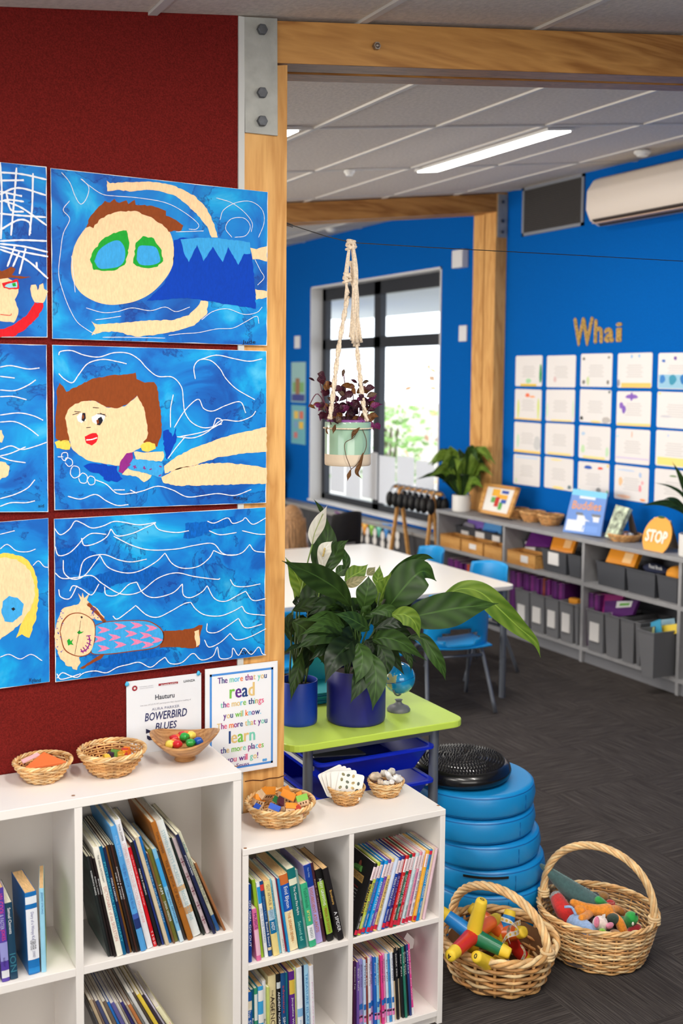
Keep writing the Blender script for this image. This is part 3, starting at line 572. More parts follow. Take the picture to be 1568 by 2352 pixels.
rline('The more that you', .51, .115, .70, .06, [0, 1, 0, 2, 2, 3, 3, 4, 5, 0, 8, 8, 6, 2, 2, 6, 1], .0004)
rline('read', .51, .235, .36, .135, [7, 0, 1, 6], .0011); rline('the more things', .51, .345, .62, .06, [2, 0, 5, 5, 6, 6, 3, 7, 8, 1, 1, 2, 9, 5, 5, 4], .0004)
rline('you will know.', .51, .45, .54, .06, [0, 6, 1, 1, 7, 7, 6, 2, 2, 4, 3, 0, 1, 3], .0004); rline('The more that you', .51, .545, .72, .06, [6, 8, 5, 5, 4, 8, 0, 1, 6, 6, 2, 6, 8, 0, 0, 2, 1], .0004)
rline('learn', .51, .665, .38, .125, [1, 6, 7, 6, 2], .0011); rline('the more places', .51, .775, .62, .06, [0, 1, 6, 6, 7, 7, 6, 2, 2, 8, 1, 0, 3, 4, 7], .0004)
rline('you will go!', .51, .87, .46, .06, [0, 0, 5, 5, 0, 8, 5, 5, 2, 2, 6, 0], .0004); rline('Dr.Seuss', .46, .935, .3, .035, [0], .0002)
mb = MB(); c = pf(.83, .925, .0005); mb.poly([c + V((.007 * math.cos(t), 0, .0045 * math.sin(t) + .0012 * math.sin(3 * t))) for t in [i * PI / 8 for i in range(16)]]); mb.build('logo', M((90, 160, 220), .5), po)
# ================================================================== white bookcases
def bookcase(name, label, x0, x1, divs, z_shelf, ztop, th, yf, yb, zbot, holes):
    t = thing(name, label, 'bookcase', ((x0 + x1) / 2, (yf + yb) / 2, 0))
    MB().box((x0, yf - .001, ztop - th), (x1, yb, ztop)).build('top_panel', WHITE, t, bevel=.0012)
    for a in (x0, x1 - th): MB().box((a, yf, 0), (a + th, yb, ztop - th)).build('side_panel', WHITE, t, bevel=.001)
    for d in divs: MB().box((d, yf, zbot), (d + th * .85, yb - .006, ztop - th)).build('divider', WHITE, t, bevel=.001)
    edges = [x0 + th] + [e for d in divs for e in (d, d + th * .85)] + [x1 - th]
    for i in range(0, len(edges), 2):
        MB().box((edges[i], yf, z_shelf - th * .9), (edges[i + 1], yb - .006, z_shelf)).build('shelf', WHITE, t, bevel=.001)
    MB().box((x0 + th, yf, zbot - th), (x1 - th, yb - .006, zbot)).build('bottom_panel', WHITE, t, bevel=.001)
    if zbot > .03: MB().box((x0 + th, yf + .012, 0), (x1 - th, yf + .028, zbot - th)).build('kickboard', WHITE, t)
    MB().box((x0 + th, yb - .006, zbot), (x1 - th, yb, ztop - th)).build('back_panel', M((214, 208, 202), .6), t)
    for (hx, hy) in holes:
        p = onZ(ztop + .0004, hx, hy); mb = MB(); mb.poly([p + V((.0045 * math.cos(k * PI / 6), .0045 * math.sin(k * PI / 6), 0)) for k in range(12)]); mb.build('screw_hole', M((150, 104, 70), .8), t)
    return t
YF = -.24
bookcase('tall_bookcase', 'tall white bookcase of large square cells under the paintings', -.155, 1.035, [.226, .616], .41, .82, .022, YF, -.004, .022, ((168, 1827), (542, 1760)))
bookcase('low_bookcase', 'low white four-cell bookcase standing in front of the post', 1.0385, 1.643, [1.3425], .311, .617, .0165, YF, -.022, .04, ((563, 1948), (1006, 1850)))
MB_ = None
PGS = [M(c, .85, var=.12, scale=90, stretch=(14, .6, 1), name='pages') for c in ((238, 226, 200), (226, 200, 160), (222, 182, 128), (214, 208, 196))]
def book(x, y, z, w, h, d, lean, col, label, pg=0, txt=(), bands=(), yaw=0, hard=False, group=None, tc=(240, 240, 240), front=None, name='book', rough=.4):
    t = thing(name, label, 'book', (0, 0, 0), group); c = M(col, rough, var=.04, scale=30, name='book_cover'); bt = .0022 if hard else .0008; ov = .003 if hard else 0
    mb = MB(); mb.box((0, .0015, 0), (bt, d, h)); mb.box((w - bt, .0015, 0), (w, d, h))
    n = 5; sp = [(w * k / n, -.0016 * math.sin(PI * k / n) * min(1, w / .01)) for k in range(n + 1)]
    prof = [(a, b_, 0) for a, b_ in sp] + [(w - bt, .002, 0), (bt, .002, 0)]
    mb.prism(prof[::-1], (0, 0, h)); cv = mb.build('cover', c, t)
    MB().box((bt, .002, ov + .0005), (w - bt, d - .002, h - ov - .0012)).build('page_block', PGS[pg], t)
    for (f0, f1, bc) in bands:
        mb = MB(); e = .0003; mb.add([(a, b_ - e, h * f0) for a, b_ in sp] + [(a, b_ - e, h * f1) for a, b_ in sp], [(k, k + 1, n + 2 + k, n + 1 + k) for k in range(n)]); mb.build('spine_band', M(bc, rough), cv)
    for q in txt:
        s, f0, f1, fr = q[:4]; cc = q[4] if len(q) > 4 else tc; mb = MB()
        text(mb, s, (w / 2, -.0016 * min(1, w / .01) - .0006, h * (f0 + f1) / 2), (0, 0, -1), (1, 0, 0), w=h * (f1 - f0), h=w * fr); mb.build('lettering', M(cc, .6), cv)
    if front: front(t, w, h, d)
    lr = math.radians(lean); Rm = Matrix.Rotation(lr, 4, 'Y')
    piv = V((0, 0, 0)) if lean <= 0 else V((w, 0, 0))
    t.matrix_world = Matrix.Translation((x, y, z + .0008)) @ Matrix.Rotation(yaw, 4, 'Z') @ Rm @ Matrix.Translation(-piv)
    return t
CN = lambda c: ('black' if max(c) < 48 else 'white' if min(c) > 205 else 'grey' if max(c) - min(c) < 26 else 'navy blue' if c[2] > 1.25 * max(c[0], c[1]) and c[2] < 120 else 'lilac' if c[2] > c[1] + 8 and c[0] > 150 and c[0] > c[1] - 5 and c[2] > 190 else 'purple' if c[2] > c[1] * 1.6 and c[0] > c[1] * 1.2 and c[2] < 200 and c[2] > c[0] else 'light blue' if c[2] > c[0] + 12 and min(c) > 115 else 'blue' if c[2] > c[1] * 1.25 and c[2] > c[0] * 1.3 else 'teal' if c[2] > c[0] * 1.6 and c[1] > c[0] * 1.5 else 'green' if c[1] > c[0] * 1.15 and c[1] > c[2] * 1.1 else 'lime green' if c[1] >= c[0] and c[1] > c[2] * 1.4 else 'cream' if min(c) > 160 and c[0] >= c[2] else 'pink' if c[0] > 180 and c[2] > 90 and c[1] < c[2] + 5 else 'yellow' if c[0] > 190 and c[1] > 160 else 'orange' if c[0] > 180 and c[1] > 90 else 'maroon' if c[0] < 130 and c[1] < 60 else 'red' if c[1] < 70 else 'brown')
def row(books, x, y, z, group, where, lr=-1, xend=None):
    """books: (w mm, h mm, lean deg, colour, opts) - laid from left to right, each leaning on its neighbour"""
    def lay(f):
        pos = []; px = x; prev = None
        for (w, h, ln, col, o) in books:
            w, h = w / 1000 * f, h / 1000
            if prev:
                pw, ph, pl = prev; gap = 0; T = lambda q: math.tan(math.radians(q))
                if lr < 0 and ln > pl: gap = min(h, ph) * (T(ln) - T(pl))
                if lr > 0 and ln < pl: gap = min(h, ph) * (T(pl) - T(ln))
                px += (pw if lr < 0 else w) / math.cos(math.radians(pl if lr < 0 else ln)) + max(0, gap) + .0004
            pos.append(px); prev = (w, h, ln)
        return pos
    f = 1.0
    if xend is not None:
        lo, hi = .3, 2.5
        for _ in range(30):
            f = (lo + hi) / 2
            if lay(f)[-1] > xend: hi = f
            else: lo = f
    pos = lay(f)
    for i, ((w, h, ln, col, o), p_) in enumerate(zip(books, pos)):
        o = dict(o); kd = 'thin' if w < 8.5 else 'thick' if w > 15 else 'slim'; fin = 'hardback' if o.get('hard') else 'paperback'
        rnd = random.Random(i * 7 + int(x * 1000)); dd = o.pop('d', h * .7)
        book(p_, y + o.pop('dy', rnd.uniform(0, .014)), z, w * f / 1000, h / 1000, min(dd / 1000, o.pop('dmax', .205)), ln * lr, col, f'{kd} {CN(col)} {fin}, {ordn(i)} book from {where}', group=group, **o)
W_ = (235, 232, 226)
# ---- tall bookcase, top cell under the wooden bowl: picture books leaning to the left
def ocean(t, w, h, d):
    MB().poly([(-.0004, .003, .004), (-.0004, d, .004), (-.0004, d, h - .004), (-.0004, .003, h - .004)]).build('cover_art', M((40, 58, 56), .35, var=.7, scale=9, stretch=(1, 1, 4)), t)
A = dict
tall = [(7, 262, 13, (34, 40, 40), A(front=ocean, txt=[('KOVERHOLM & VENABLE', .62, .86, .5)])), (5.5, 262, 13, (32, 24, 24), A(txt=[('RHINO & SPARK', .62, .8, .5)])), (5.5, 258, 13, (30, 20, 20), A(txt=[('SHADOWS', .64, .8, .5)])),
 (15, 285, 13.5, (238, 234, 220), A(hard=True, txt=[('DICTIONARY of the SKELETON', .14, .64, .55, (206, 150, 140)), ('THE VISUAL DICTIONARY', .68, .93, .3, (40, 40, 40))])), (8.5, 285, 13.5, (0, 92, 132), A(txt=[('PICTUREPEDIA DICTIONARY', .12, .86, .6, (70, 180, 200))])),
 (7, 280, 14, (24, 34, 70), A(txt=[('STING & LARDON', .5, .72, .5)])), (5, 282, 14, (120, 76, 26), A()), (6, 286, 14.5, (34, 26, 24), A(txt=[('THEO & A POND', .5, .75, .5)])), (5, 286, 14.5, (62, 34, 26), A(txt=[('SAFFRON & ORDERS', .5, .8, .5)])), (5, 284, 14.5, (26, 26, 24), A()),
 (15, 332, 15, (82, 158, 218), A(hard=True, txt=[('YUVAL ZOMMER', .76, .93, .4, (170, 210, 240)), ('THE BIG BOOK OF THE BLUE', .34, .7, .45, (60, 110, 180))], bands=[(.18, .26, (34, 52, 110)), (.26, .3, (60, 90, 170))])),
 (15, 344, 15.5, (232, 230, 232), A(hard=True, txt=[("STEPHEN BIESTY'S CROSS-SECTIONS MAN-OF-WAR", .2, .82, .5, (222, 176, 176)), ('YUVAL ZOMMER', .84, .97, .35, (70, 60, 60))])),
 (9, 268, 16, (206, 14, 30), A(txt=[('my first book of rhymes and songs', .42, .93, .45, (240, 190, 190)), ('T S G D', .02, .16, .5)])), (8, 282, 16.5, (28, 26, 28), A(txt=[('PIRATES & STERLING', .5, .75, .4)])), (5, 286, 17, (30, 50, 120), A()),
 (9, 295, 17.5, (206, 190, 160), A(name='worn_book', rough=.8)), (8, 292, 17.5, (20, 110, 186), A(txt=[('THE VERY BRAVE LION', .2, .8, .5, (150, 200, 230))])),
 (4, 250, 18, (120, 84, 56), A()), (11, 256, 18, (116, 114, 44), A(hard=True, txt=[('I AM', .52, .62, .6), ('DANA WINTER', .22, .44, .5)])), (10, 258, 18.5, (126, 190, 226), A(txt=[('Chloe Jacks ARMADILLO', .2, .56, .6, (20, 50, 110))], bands=[(.0, .12, (210, 226, 232)), (.6, .9, (60, 160, 220))])), (6, 250, 19, (64, 58, 58), A()),
 (14, 330, 19.5, (168, 102, 34), A(hard=True, txt=[('YUVAL ZOMMER', .74, .92, .45, (90, 56, 30)), ('THE BIG BOOK OF BEASTS', .28, .68, .5, (96, 60, 26))])),
 (21, 326, 20, (222, 226, 222), A(hard=True, pg=3, txt=[("STEPHEN BIESTY'S INCREDIBLE CROSS-SECTIONS", .14, .92, .42, (150, 186, 196))], bands=[(.2, .26, (206, 160, 110)), (.4, .44, (214, 176, 130))])),
 (5, 280, 21, (30, 40, 36), A()), (10, 275, 22, (214, 196, 200), A(txt=[('* * * * *', .1, .8, .7, (120, 30, 60))])), (8, 290, 23, (28, 36, 72), A(txt=[('JACKSON BARN', .6, .8, .5)])),
 (9, 292, 24, (206, 204, 178), A(txt=[('WHAT COLOUR IS THE SKY?', .28, .74, .55, (90, 120, 110)), ('LAURA', .8, .9, .5, (60, 140, 150))], bands=[(0, .16, (40, 90, 150))])), (6, 205, 26, (150, 98, 60), A())]
tall = [(w, h, l_ * .86, c, o) for w, h, l_, c, o in tall]
row(tall, .698, -.235, .41, 'picture books in the tall bookcase', 'the divider in upper cell of tall bookcase', -1, .993)
# ---- tall bookcase, lower cell: worn picture books seen from above
cols = [(90, 90, 96), (180, 160, 130), (120, 100, 90), (70, 76, 110), (206, 190, 160), (110, 96, 84), (40, 110, 190), (96, 92, 150), (200, 196, 186), (150, 140, 130), (60, 56, 120), (170, 150, 130), (190, 120, 70), (120, 120, 116), (206, 206, 204), (90, 80, 74), (226, 196, 70), (60, 50, 60), (214, 206, 226), (236, 228, 180)]
low = [(6 + (i * 5) % 9, 275 + (i * 37) % 40, 20 + i * .45, c, A(pg=3, dmax=.2)) for i, c in enumerate(cols)]
low[-1] = (16, 262, 30, (240, 234, 190), A(pg=3, txt=[('THE', .6, .8, .5, (220, 60, 150))]))
row(low, .752, -.228, .022, 'worn picture books in the tall bookcase', 'the divider in lower cell of tall bookcase', -1, .948)
# ---- tall bookcase, left cell
lc = [(14, 205, 2, (120, 60, 70), A()), (13, 200, 2, (70, 120, 110), A()), (12, 205, 2, (0, 160, 200), A(txt=[('OUT OF THIS WORLD', .2, .8, .5)])), (14, 196, 2.5, (190, 180, 190), A(pg=2, txt=[('Roger McGee  The Monster Says it Nicely', .14, .9, .45, (110, 100, 120))])),
 (17, 224, 3, (86, 62, 160), A(pg=2, txt=[('101 COOL', .72, .94, .6, (226, 70, 140)), ('& FASTER', .56, .72, .5, (190, 190, 220)), ('JOKES', .44, .56, .6, (226, 60, 130)), ('author', .16, .26, .4, (60, 40, 120))], bands=[(.22, .42, (150, 150, 210)), (.04, .12, (220, 220, 226))])),
 (17, 184, 3.5, (24, 62, 88), A(pg=0, txt=[('Samuel Clements', .6, .94, .4), ('ION', .1, .34, .8, (50, 120, 140))]))]
row(lc, .437 - .045, -.226, .41, 'paperbacks in the left cell of the tall bookcase', 'its left divider in left cell of tall bookcase', -1)
a = onY(-.225, 67, 2245).x
book(a, -.222, .41, .026, .198, .13, -2, (20, 110, 180), 'thick blue diary paperback with splayed pages in left cell of tall bookcase', 2, txt=[('Diary of a Wimpy Kid', .42, .76, .34, (90, 90, 150)), ('CABIN FEVER', .3, .42, .5, (40, 40, 60)), ('J KINNEY', .2, .29, .3, (120, 120, 150))], bands=[(.18, .8, (232, 234, 240)), (.86, .95, (225, 232, 238)), (.02, .08, (30, 130, 200))], yaw=.04)
book(a + .029, -.222, .41, .011, .202, .13, -1, (150, 206, 230), 'slim light blue paperback with green back cover in left cell of tall bookcase', 2, txt=[('JEREMY STRONG', .7, .96, .5, (30, 110, 170))], yaw=-.22, front=lambda t, w, h, d: MB().poly([(w + .0004, .003, .002), (w + .0004, d, .002), (w + .0004, d, h - .002), (w + .0004, .003, h - .002)]).build('cover_art', M((110, 140, 80), .4, var=.6, scale=14), t))
# ---- low bookcase, upper left cell
ul = [(8, 205, 1, (0, 62, 150), A(txt=[('GO GIRL GO OUT', .2, .8, .6)])), (11, 140, 7, (222, 110, 160), A(txt=[('MUSICS', .62, .92, .6, (90, 30, 110))], bands=[(.1, .6, (236, 186, 206))])), (8, 212, 8, (150, 190, 40), A(pg=0, txt=[])), (8, 206, 8.5, (232, 234, 236), A(bands=[(.72, .94, (40, 150, 210))], txt=[('ALL IN THE MAKING', .2, .66, .5, (120, 160, 190))])),
 (9, 206, 9, (20, 70, 130), A(txt=[('Dreams Land', .5, .8, .5, (90, 150, 200)), ('Bound & Sound', .14, .46, .5)], bands=[(.88, .96, (210, 60, 60)), (.08, .12, (226, 206, 160))])), (15, 205, 9.5, (236, 214, 140), A(pg=2, txt=[('GUY ARTHUR', .68, .96, .5, (150, 130, 100)), ('AGENT', .5, .66, .5, (120, 150, 170)), ('ANDY', .34, .46, .55)], bands=[(.3, .48, (10, 110, 160)), (.48, .62, (170, 200, 220))])),
 (6, 206, 10, (120, 196, 222), A(txt=[('THE BOOK OF GREAT JOURNEYS', .3, .9, .6, (20, 110, 150))])), (8, 204, 10, (222, 222, 216), A(txt=[('JAMES D', .02, .2, .5, (150, 140, 140))])), (4, 204, 10.5, (170, 30, 60), A()), (5, 206, 10.5, (30, 140, 200), A()),
 (22, 212, 10.5, (240, 224, 178), A(pg=2, bands=[(.52, .87, (24, 86, 178)), (.87, 1, (206, 110, 50))], txt=[('Enid Blyton', .56, .84, .55), ('THE SECRET SEVEN', .12, .5, .34, (206, 130, 50)), ('COLLECTION 1', .1, .4, .2, (230, 180, 120))])),
 (20, 224, 11, (16, 112, 112), A(pg=0, bands=[(.8, .88, (226, 226, 200))], txt=[('The Great Fire Hydra', .42, .78, .4), ('Second ed', .1, .34, .4, (150, 220, 210))])), (6, 218, 11, (130, 160, 156), A(txt=[('MACKERIN', .4, .6, .6, (40, 90, 90))])), (17, 178, 11, (60, 176, 130), A(pg=1, bands=[(.1, .34, (236, 238, 238))], txt=[('Taskfriends', .62, .94, .5, (30, 120, 90)), ('INDIGO', .14, .3, .4, (110, 120, 130)), ('arrow', .4, .58, .4, (230, 220, 120))])),
 (19, 224, 11.5, (176, 160, 216), A(pg=0, bands=[(.72, 1, (20, 60, 150))], txt=[('DISOBEDIENT ATLANTIS', .14, .7, .4, (206, 110, 40)), ('Peter Ridley', .84, .96, .3, (160, 190, 230))])), (7, 226, 12, (70, 34, 44), A(txt=[('RISE OF WORLDS', .3, .8, .5, (170, 140, 120))])),
 (16, 206, 13, (20, 20, 20), A(pg=2, bands=[(.1, .84, (148, 186, 60))], txt=[('ANDY GRIFFITHS', .5, .88, .45), ('PENCIL OF DOOM!', .12, .46, .4, (170, 20, 30))])), (15, 210, 16, (30, 26, 28), A(pg=2, dy=0, txt=[('Bravehearts', .5, .7, .4, (230, 180, 90)), ('A SPIDER', .12, .4, .55)]))]
ul = [(w, h, l_ * .85, c, o) for w, h, l_, c, o in ul]
row(ul, 1.0605, -.232, .311, 'children\'s novels in the low bookcase', 'left side in upper left cell of low bookcase', -1, 1.317)
# ---- low bookcase, upper right cell: a matching series leaning to the right
def hh(t, w, h, d):
    e = -.0005
    MB().poly([(e, .03, h * .66), (e, .1, h * .66), (e, .1, h * .76), (e, .03, h * .76)]).build('title_plate', M((200, 160, 90), .6), t); mb = MB(); text(mb, 'HORRIBLE HISTORIES', (e - .0003, .065, h * .71), (0, -1, 0), (0, 0, 1), w=.064, h=.012); mb.build('lettering', M((70, 40, 20), .6), t)
    mb = MB(); mb.tube([(e, .05, h * .82), (e, .085, h * .8)], .008, 8); mb.build('cartoon_plane', M((70, 120, 50), .6), t); mb = MB(); mb.poly([(e, .065 + .007 * math.cos(k), h * .86 + .012 * math.sin(k)) for k in [i * .63 for i in range(10)]]); mb.build('cartoon_pilot', M((150, 80, 60), .6), t)
    for i in range(8): mb = MB(); text(mb, ['Want to know', 'what really happened', 'to all the people who', 'lived through the war', 'and how they won it', 'with rationing and', 'gas masks too?', 'Read on'][i], (e - .0003, .07, h * (.58 - i * .045)), (0, -1, 0), (0, 0, 1), w=.055, h=.005); mb.build('lettering', M((190, 60, 50) if i == 0 else (200, 200, 200), .6), t)
    MB().poly([(e, .1 + (.016 + .003 * (k % 2)) * math.cos(k * PI / 12), h * .17 + (.016 + .003 * (k % 2)) * math.sin(k * PI / 12)) for k in range(24)]).build('seal', M((180, 40, 40), .6), t)
HT = [((22, 20, 22), 'BLITZED BRITS', (226, 200, 70)), ((190, 206, 70), 'BLITZED BRITS', (120, 60, 140)), ((0, 112, 186), 'SAVAGE STONE AGE', (150, 120, 200)), ((0, 150, 220), 'ANGRY AZTECS', W_), ((112, 66, 166), 'VILLAINOUS VICTORIANS', (200, 160, 220)), ((240, 204, 120), 'INCREDIBLE INCAS', (60, 50, 50)), ((206, 218, 238), '', W_), ((0, 66, 168), 'MEASLY MIDDLE AGES', W_), ((54, 40, 116), 'SLIMY STUARTS', (150, 140, 200)), ((200, 26, 32), 'SMASHING SAXONS', W_), ((0, 96, 74), 'CUT-THROAT CELTS', W_), ((206, 24, 44), 'AWESOME EGYPTIANS', (240, 150, 190)), ((196, 218, 222), 'VILE VIKINGS', (170, 190, 200)), ((232, 150, 170), 'WICKED HISTORIES OF THE WORLD', (130, 60, 160)), ((230, 226, 236), 'BARMY BRITISH EMPIRE', (40, 40, 60)), ((240, 176, 50), "STORMIN' NORMANS", (250, 226, 150)), ((0, 140, 212), 'GROOVY GREEKS', W_), ((232, 214, 178), '', W_), ((228, 196, 206), '', W_)]
hb = []
for i, (c, tt, tcol) in enumerate(HT):
    tx = [(tt, .32 if len(tt) > 8 else .4, .72, .58, tcol)] if tt else []
    if tt: tx += [('TERRY DEARY', .1, .28, .42, W_ if sum(c) < 480 else (70, 60, 60)), ('HORRIBLE', .78, .94, .3, (150, 80, 90))]
    hb.append((11 if i < 17 else 8, 198, 21.5 - i * .45, c, A(pg=0, tc=tcol, txt=tx, bands=[(.77, .955, (238, 220, 222)), (.02, .085, (206, 30, 60))] if tt and i != 16 else ([(.93, .985, (220, 30, 70))] if i == 16 else []), front=hh if i == 0 else None, dy=.002 * (i % 3), dmax=.13)))
hb = [(w, h, l_ * .85, c, o) for w, h, l_, c, o in hb]
row(hb, 1.3705, -.234, .311, 'matching history paperbacks leaning in the low bookcase', 'the divider in upper right cell of low bookcase', 1, 1.585)
# ---- low bookcase, lower left cell
ll = [(14, 190, 1, (20, 90, 170), A(pg=1, txt=[('The Six', .5, .8, .5)], bands=[(.75, .88, (232, 220, 190))])), (9, 190, 1, (10, 92, 120), A(txt=[('Robert Swain', .2, .6, .5)])), (9, 192, 1, (60, 150, 110), A(bands=[(.55, .92, (226, 232, 222))])), (14, 196, 1, (60, 160, 214), A(pg=2, bands=[(.8, .95, W_), (.5, .62, W_)])), (9, 206, 1, (224, 222, 222), A(txt=[('Brian Stevens', .1, .5, .5, (90, 90, 90))])), (7, 190, 1, (196, 206, 110), A()),
 (21, 214, 1.5, (226, 210, 160), A(pg=2, txt=[('AGENCY', .3, .74, .55, (60, 40, 30)), ('THE PARENT', .55, .82, .22, (70, 50, 40))])), (11, 216, 1.5, (22, 22, 24), A(pg=2, txt=[('ANDREW NORRISS', .3, .78, .55)], bands=[(.82, .9, (200, 206, 206))])), (14, 216, 1.5, (24, 74, 126), A(pg=2, txt=[('SIMONE', .2, .45, .5), ('adventure', .5, .85, .4, (200, 60, 70))])), (6, 214, 1.5, (20, 110, 120), A()),
 (15, 218, 2, (92, 36, 130), A(pg=2, txt=[('Jacqueline Wilson', .25, .68, .42)], bands=[(.72, .9, (214, 180, 70)), (.0, .12, (90, 180, 190))])), (6, 222, 2, (206, 214, 130), A(pg=2)), (15, 224, 2, (228, 232, 236), A(pg=2, bands=[(.4, .5, (130, 180, 220))], txt=[('BELLE AND THE SEA', .1, .36, .3, (150, 190, 220))])), (9, 222, 2.2, (26, 38, 66), A(pg=0)), (12, 222, 2.2, (160, 206, 232), A(pg=0, txt=[('TREASURE ISLAND', .2, .9, .5, (50, 130, 190))])), (11, 220, 2.5, (230, 228, 232), A(pg=1, txt=[('POLLY CAN BAKE', .2, .8, .3, (220, 170, 200))]))]
row(ll, 1.0585, -.232, .04, 'children\'s novels in the low bookcase', 'left side in lower left cell of low bookcase', -1)
# ---- low bookcase, lower right cell
cs = [(232, 160, 80), (74, 30, 74), (110, 80, 160), (176, 160, 214), (150, 140, 206), (190, 210, 236), (140, 60, 50), (226, 222, 228), (190, 150, 206), (30, 100, 190), (140, 200, 230), (226, 190, 140), (226, 60, 140), (236, 150, 190), (206, 222, 236), (60, 140, 206), (226, 230, 236), (222, 196, 160), (36, 34, 36), (206, 190, 160), (24, 30, 34), (40, 120, 100), (30, 30, 40), (40, 60, 120), (226, 70, 150)]
lr_ = []
for i, c in enumerate(cs):
    f = lambda t, w, h, d: None
    bd = [(.28, .36, (40, 110, 190)), (.1, .2, (230, 130, 190)), (.16, .19, (40, 40, 60))] if 2 < i < 17 and i not in (6,) else [(.55, .95, (30, 30, 34))] if 16 < i < 20 else []
    if i == 24: bd = [(0, .1, (236, 236, 236))]
    lr_.append((8.6, 196 + (i * 13) % 5 + (8 if i > 16 else 0), .5 + i * .18, c, A(pg=1, bands=bd, dmax=.15, txt=[('TOO PINK  Fizz Wink', .2, .95, .5, (250, 200, 225))] if i == 24 else [(['DORK MIX', 'Rainbow Fay', 'Star Pals', 'Pony Tails', 'Ruby Days', 'Diaries'][i % 6], .6, .92, .5, (70, 60, 90) if sum(c) > 380 else W_)])))
row(lr_, 1.3595, -.234, .04, 'thin series paperbacks in the low bookcase', 'the divider in lower right cell of low bookcase', -1, 1.552)
# two slips of paper standing out of that row
for k, (pts, dp) in enumerate((('868,2175 866,2160 890,2148 898,2146 898,2190 893,2198', -.13), ('925,2160 935,2142 952,2158 948,2178 935,2182', -.11))):
    mb = MB(); mb.prism([onY(dp, *q) for q in PX(pts)], (0, .0006, 0)); tag(mb.build('paper_slip', PAPER), ['long curled white paper slip among thin series paperbacks', 'short white paper slip beside the pink paperback'][k], 'paper')
# ================================================================== wicker
CANE = [M(c, .55, var=.14, scale=30, name='cane') for c in ((222, 178, 122), (206, 158, 98), (232, 196, 146), (190, 138, 82))]
def wicker(name, label, cx, cy, z, a, b, h, rows, stakes, rs, flare=.72, rot=0, group=None, belly=0, cat='basket', rim_twist=True, strands=False, sag=None, mats=CANE):
    t = thing(name, label, cat, (cx, cy, z), group); Rz = Matrix.Rotation(rot, 3, 'Z'); rnd = random.Random(label)
    def P(ph, k, zz, dr=0):
        f = flare + (1 - flare) * (k ** .75) + belly * math.sin(PI * k)
        zs = sag(ph) * k if sag else 0
        return V((cx, cy, z)) + Rz @ V(((a * f + dr) * math.cos(ph), (b * f + dr) * math.sin(ph), zz + zs))
    n = stakes * 4
    for i in range(rows):
        k = (i + .5) / rows; mb = MB(); amp = rs * 1.05
        wob = rnd.uniform(-.3, .3)
        mb.tube([P(2 * PI * j / n, k, h * k + rs * .35 * math.sin(3 * 2 * PI * j / n + wob * 9), amp * math.cos(stakes * PI * j / n * 1.0 * 2 / 2 + PI * (i % 2))) for j in range(n)], rs * (1 + wob * .25), 6, closed=True)
        o = mb.build('cane_strand', mats[rnd.randrange(len(mats))], t, smooth=True)
    for j in range(stakes):
        ph = 2 * PI * (j + .0) / stakes; mb = MB(); mb.tube([P(ph, k / 6, h * k / 6) for k in range(7)], rs * .85, 6); mb.build('stake', mats[1], t, smooth=True)
    m_ = 3 if rim_twist else 2
    for s_ in range(m_):
        mb = MB(); nn = stakes * 8
        mb.tube([P(2 * PI * j / nn, 1, h + rs * 1.2 * (1 + math.sin(stakes * .5 * 2 * PI * j / nn + s_ * 2 * PI / m_)), rs * 1.2 * math.cos(stakes * .5 * 2 * PI * j / nn + s_ * 2 * PI / m_)) for j in range(nn)], rs * 1.15, 6, closed=True); mb.build('rim_strand', mats[s_ % len(mats)], t, smooth=True)
    mb = MB(); mb.add([P(2 * PI * j / 24, 0, .002) for j in range(24)], [list(range(24))]); 
    mb.add([P(2 * PI * j / 24, 0, .002, -a * flare * .0) + V((0, 0, .004)) for j in range(24)], [list(range(24))]); mb.build('base', mats[-1], t)
    return t
def cell(px, py, z, r):
    p = onZ(z, px, py); return p.x, min(p.y, -.006 - r * 1.08)
x, y = cell(95, 1742, .868, .07); B1 = (x, y)
wicker('wicker_bowl', 'small round wicker bowl holding orange foam shapes', x, y, .8205, .068, .066, .044, 9, 22, .0023, .5, group='wicker bowls on the white bookcases')
def foam(name, label, pts, z, th, mat): 
    mb = MB(); mb.prism([(a, b_, c) for a, b_, c in pts], (0, 0, th)); tag(mb.build(name, mat, bevel=.001), label, 'shape')
OR = M((238, 120, 60), .7); PK = M((240, 186, 190), .7)
foam('foam_triangle', 'large orange foam triangle lying in the small wicker bowl', [(B1[0] - .052, B1[1] - .022, .856), (B1[0] + .05, B1[1] - .03, .861), (B1[0] + .01, B1[1] + .034, .872)], 0, .006, OR)
foam('foam_strip', 'pale pink foam strip under the orange foam triangle', [(B1[0] - .046, B1[1] + .006, .864), (B1[0] + .0, B1[1] + .03, .87), (B1[0] - .004, B1[1] + .042, .872), (B1[0] - .048, B1[1] + .02, .867)], 0, .004, PK)
x, y = cell(257, 1722, .878, .083); B2 = (x, y)
wicker('wicker_bowl', 'larger round wicker bowl holding small coloured wooden cubes', x, y, .8205, .081, .077, .056, 11, 24, .0025, .5, group='wicker bowls on the white bookcases')
def rbox(name, label, cat, c, s, mat, ang, tilt=0, group=None):
    R_ = Matrix.Translation(c) @ Matrix.Rotation(ang, 4, 'Z') @ Matrix.Rotation(tilt, 4, 'X'); mb = MB(); mb.box((-s[0] / 2, -s[1] / 2, -s[2] / 2), (s[0] / 2, s[1] / 2, s[2] / 2), R_)
    return tag(mb.build(name, mat, bevel=.0008), label, cat, group)
CB = [('yellow', (240, 206, 70)), ('dark purple', (64, 40, 64)), ('green', (110, 160, 70)), ('golden', (226, 190, 80)), ('amber', (240, 166, 40)), ('orange', (240, 130, 40)), ('deep orange', (226, 90, 30)), ('mustard', (214, 160, 50)), ('red', (190, 50, 40))]
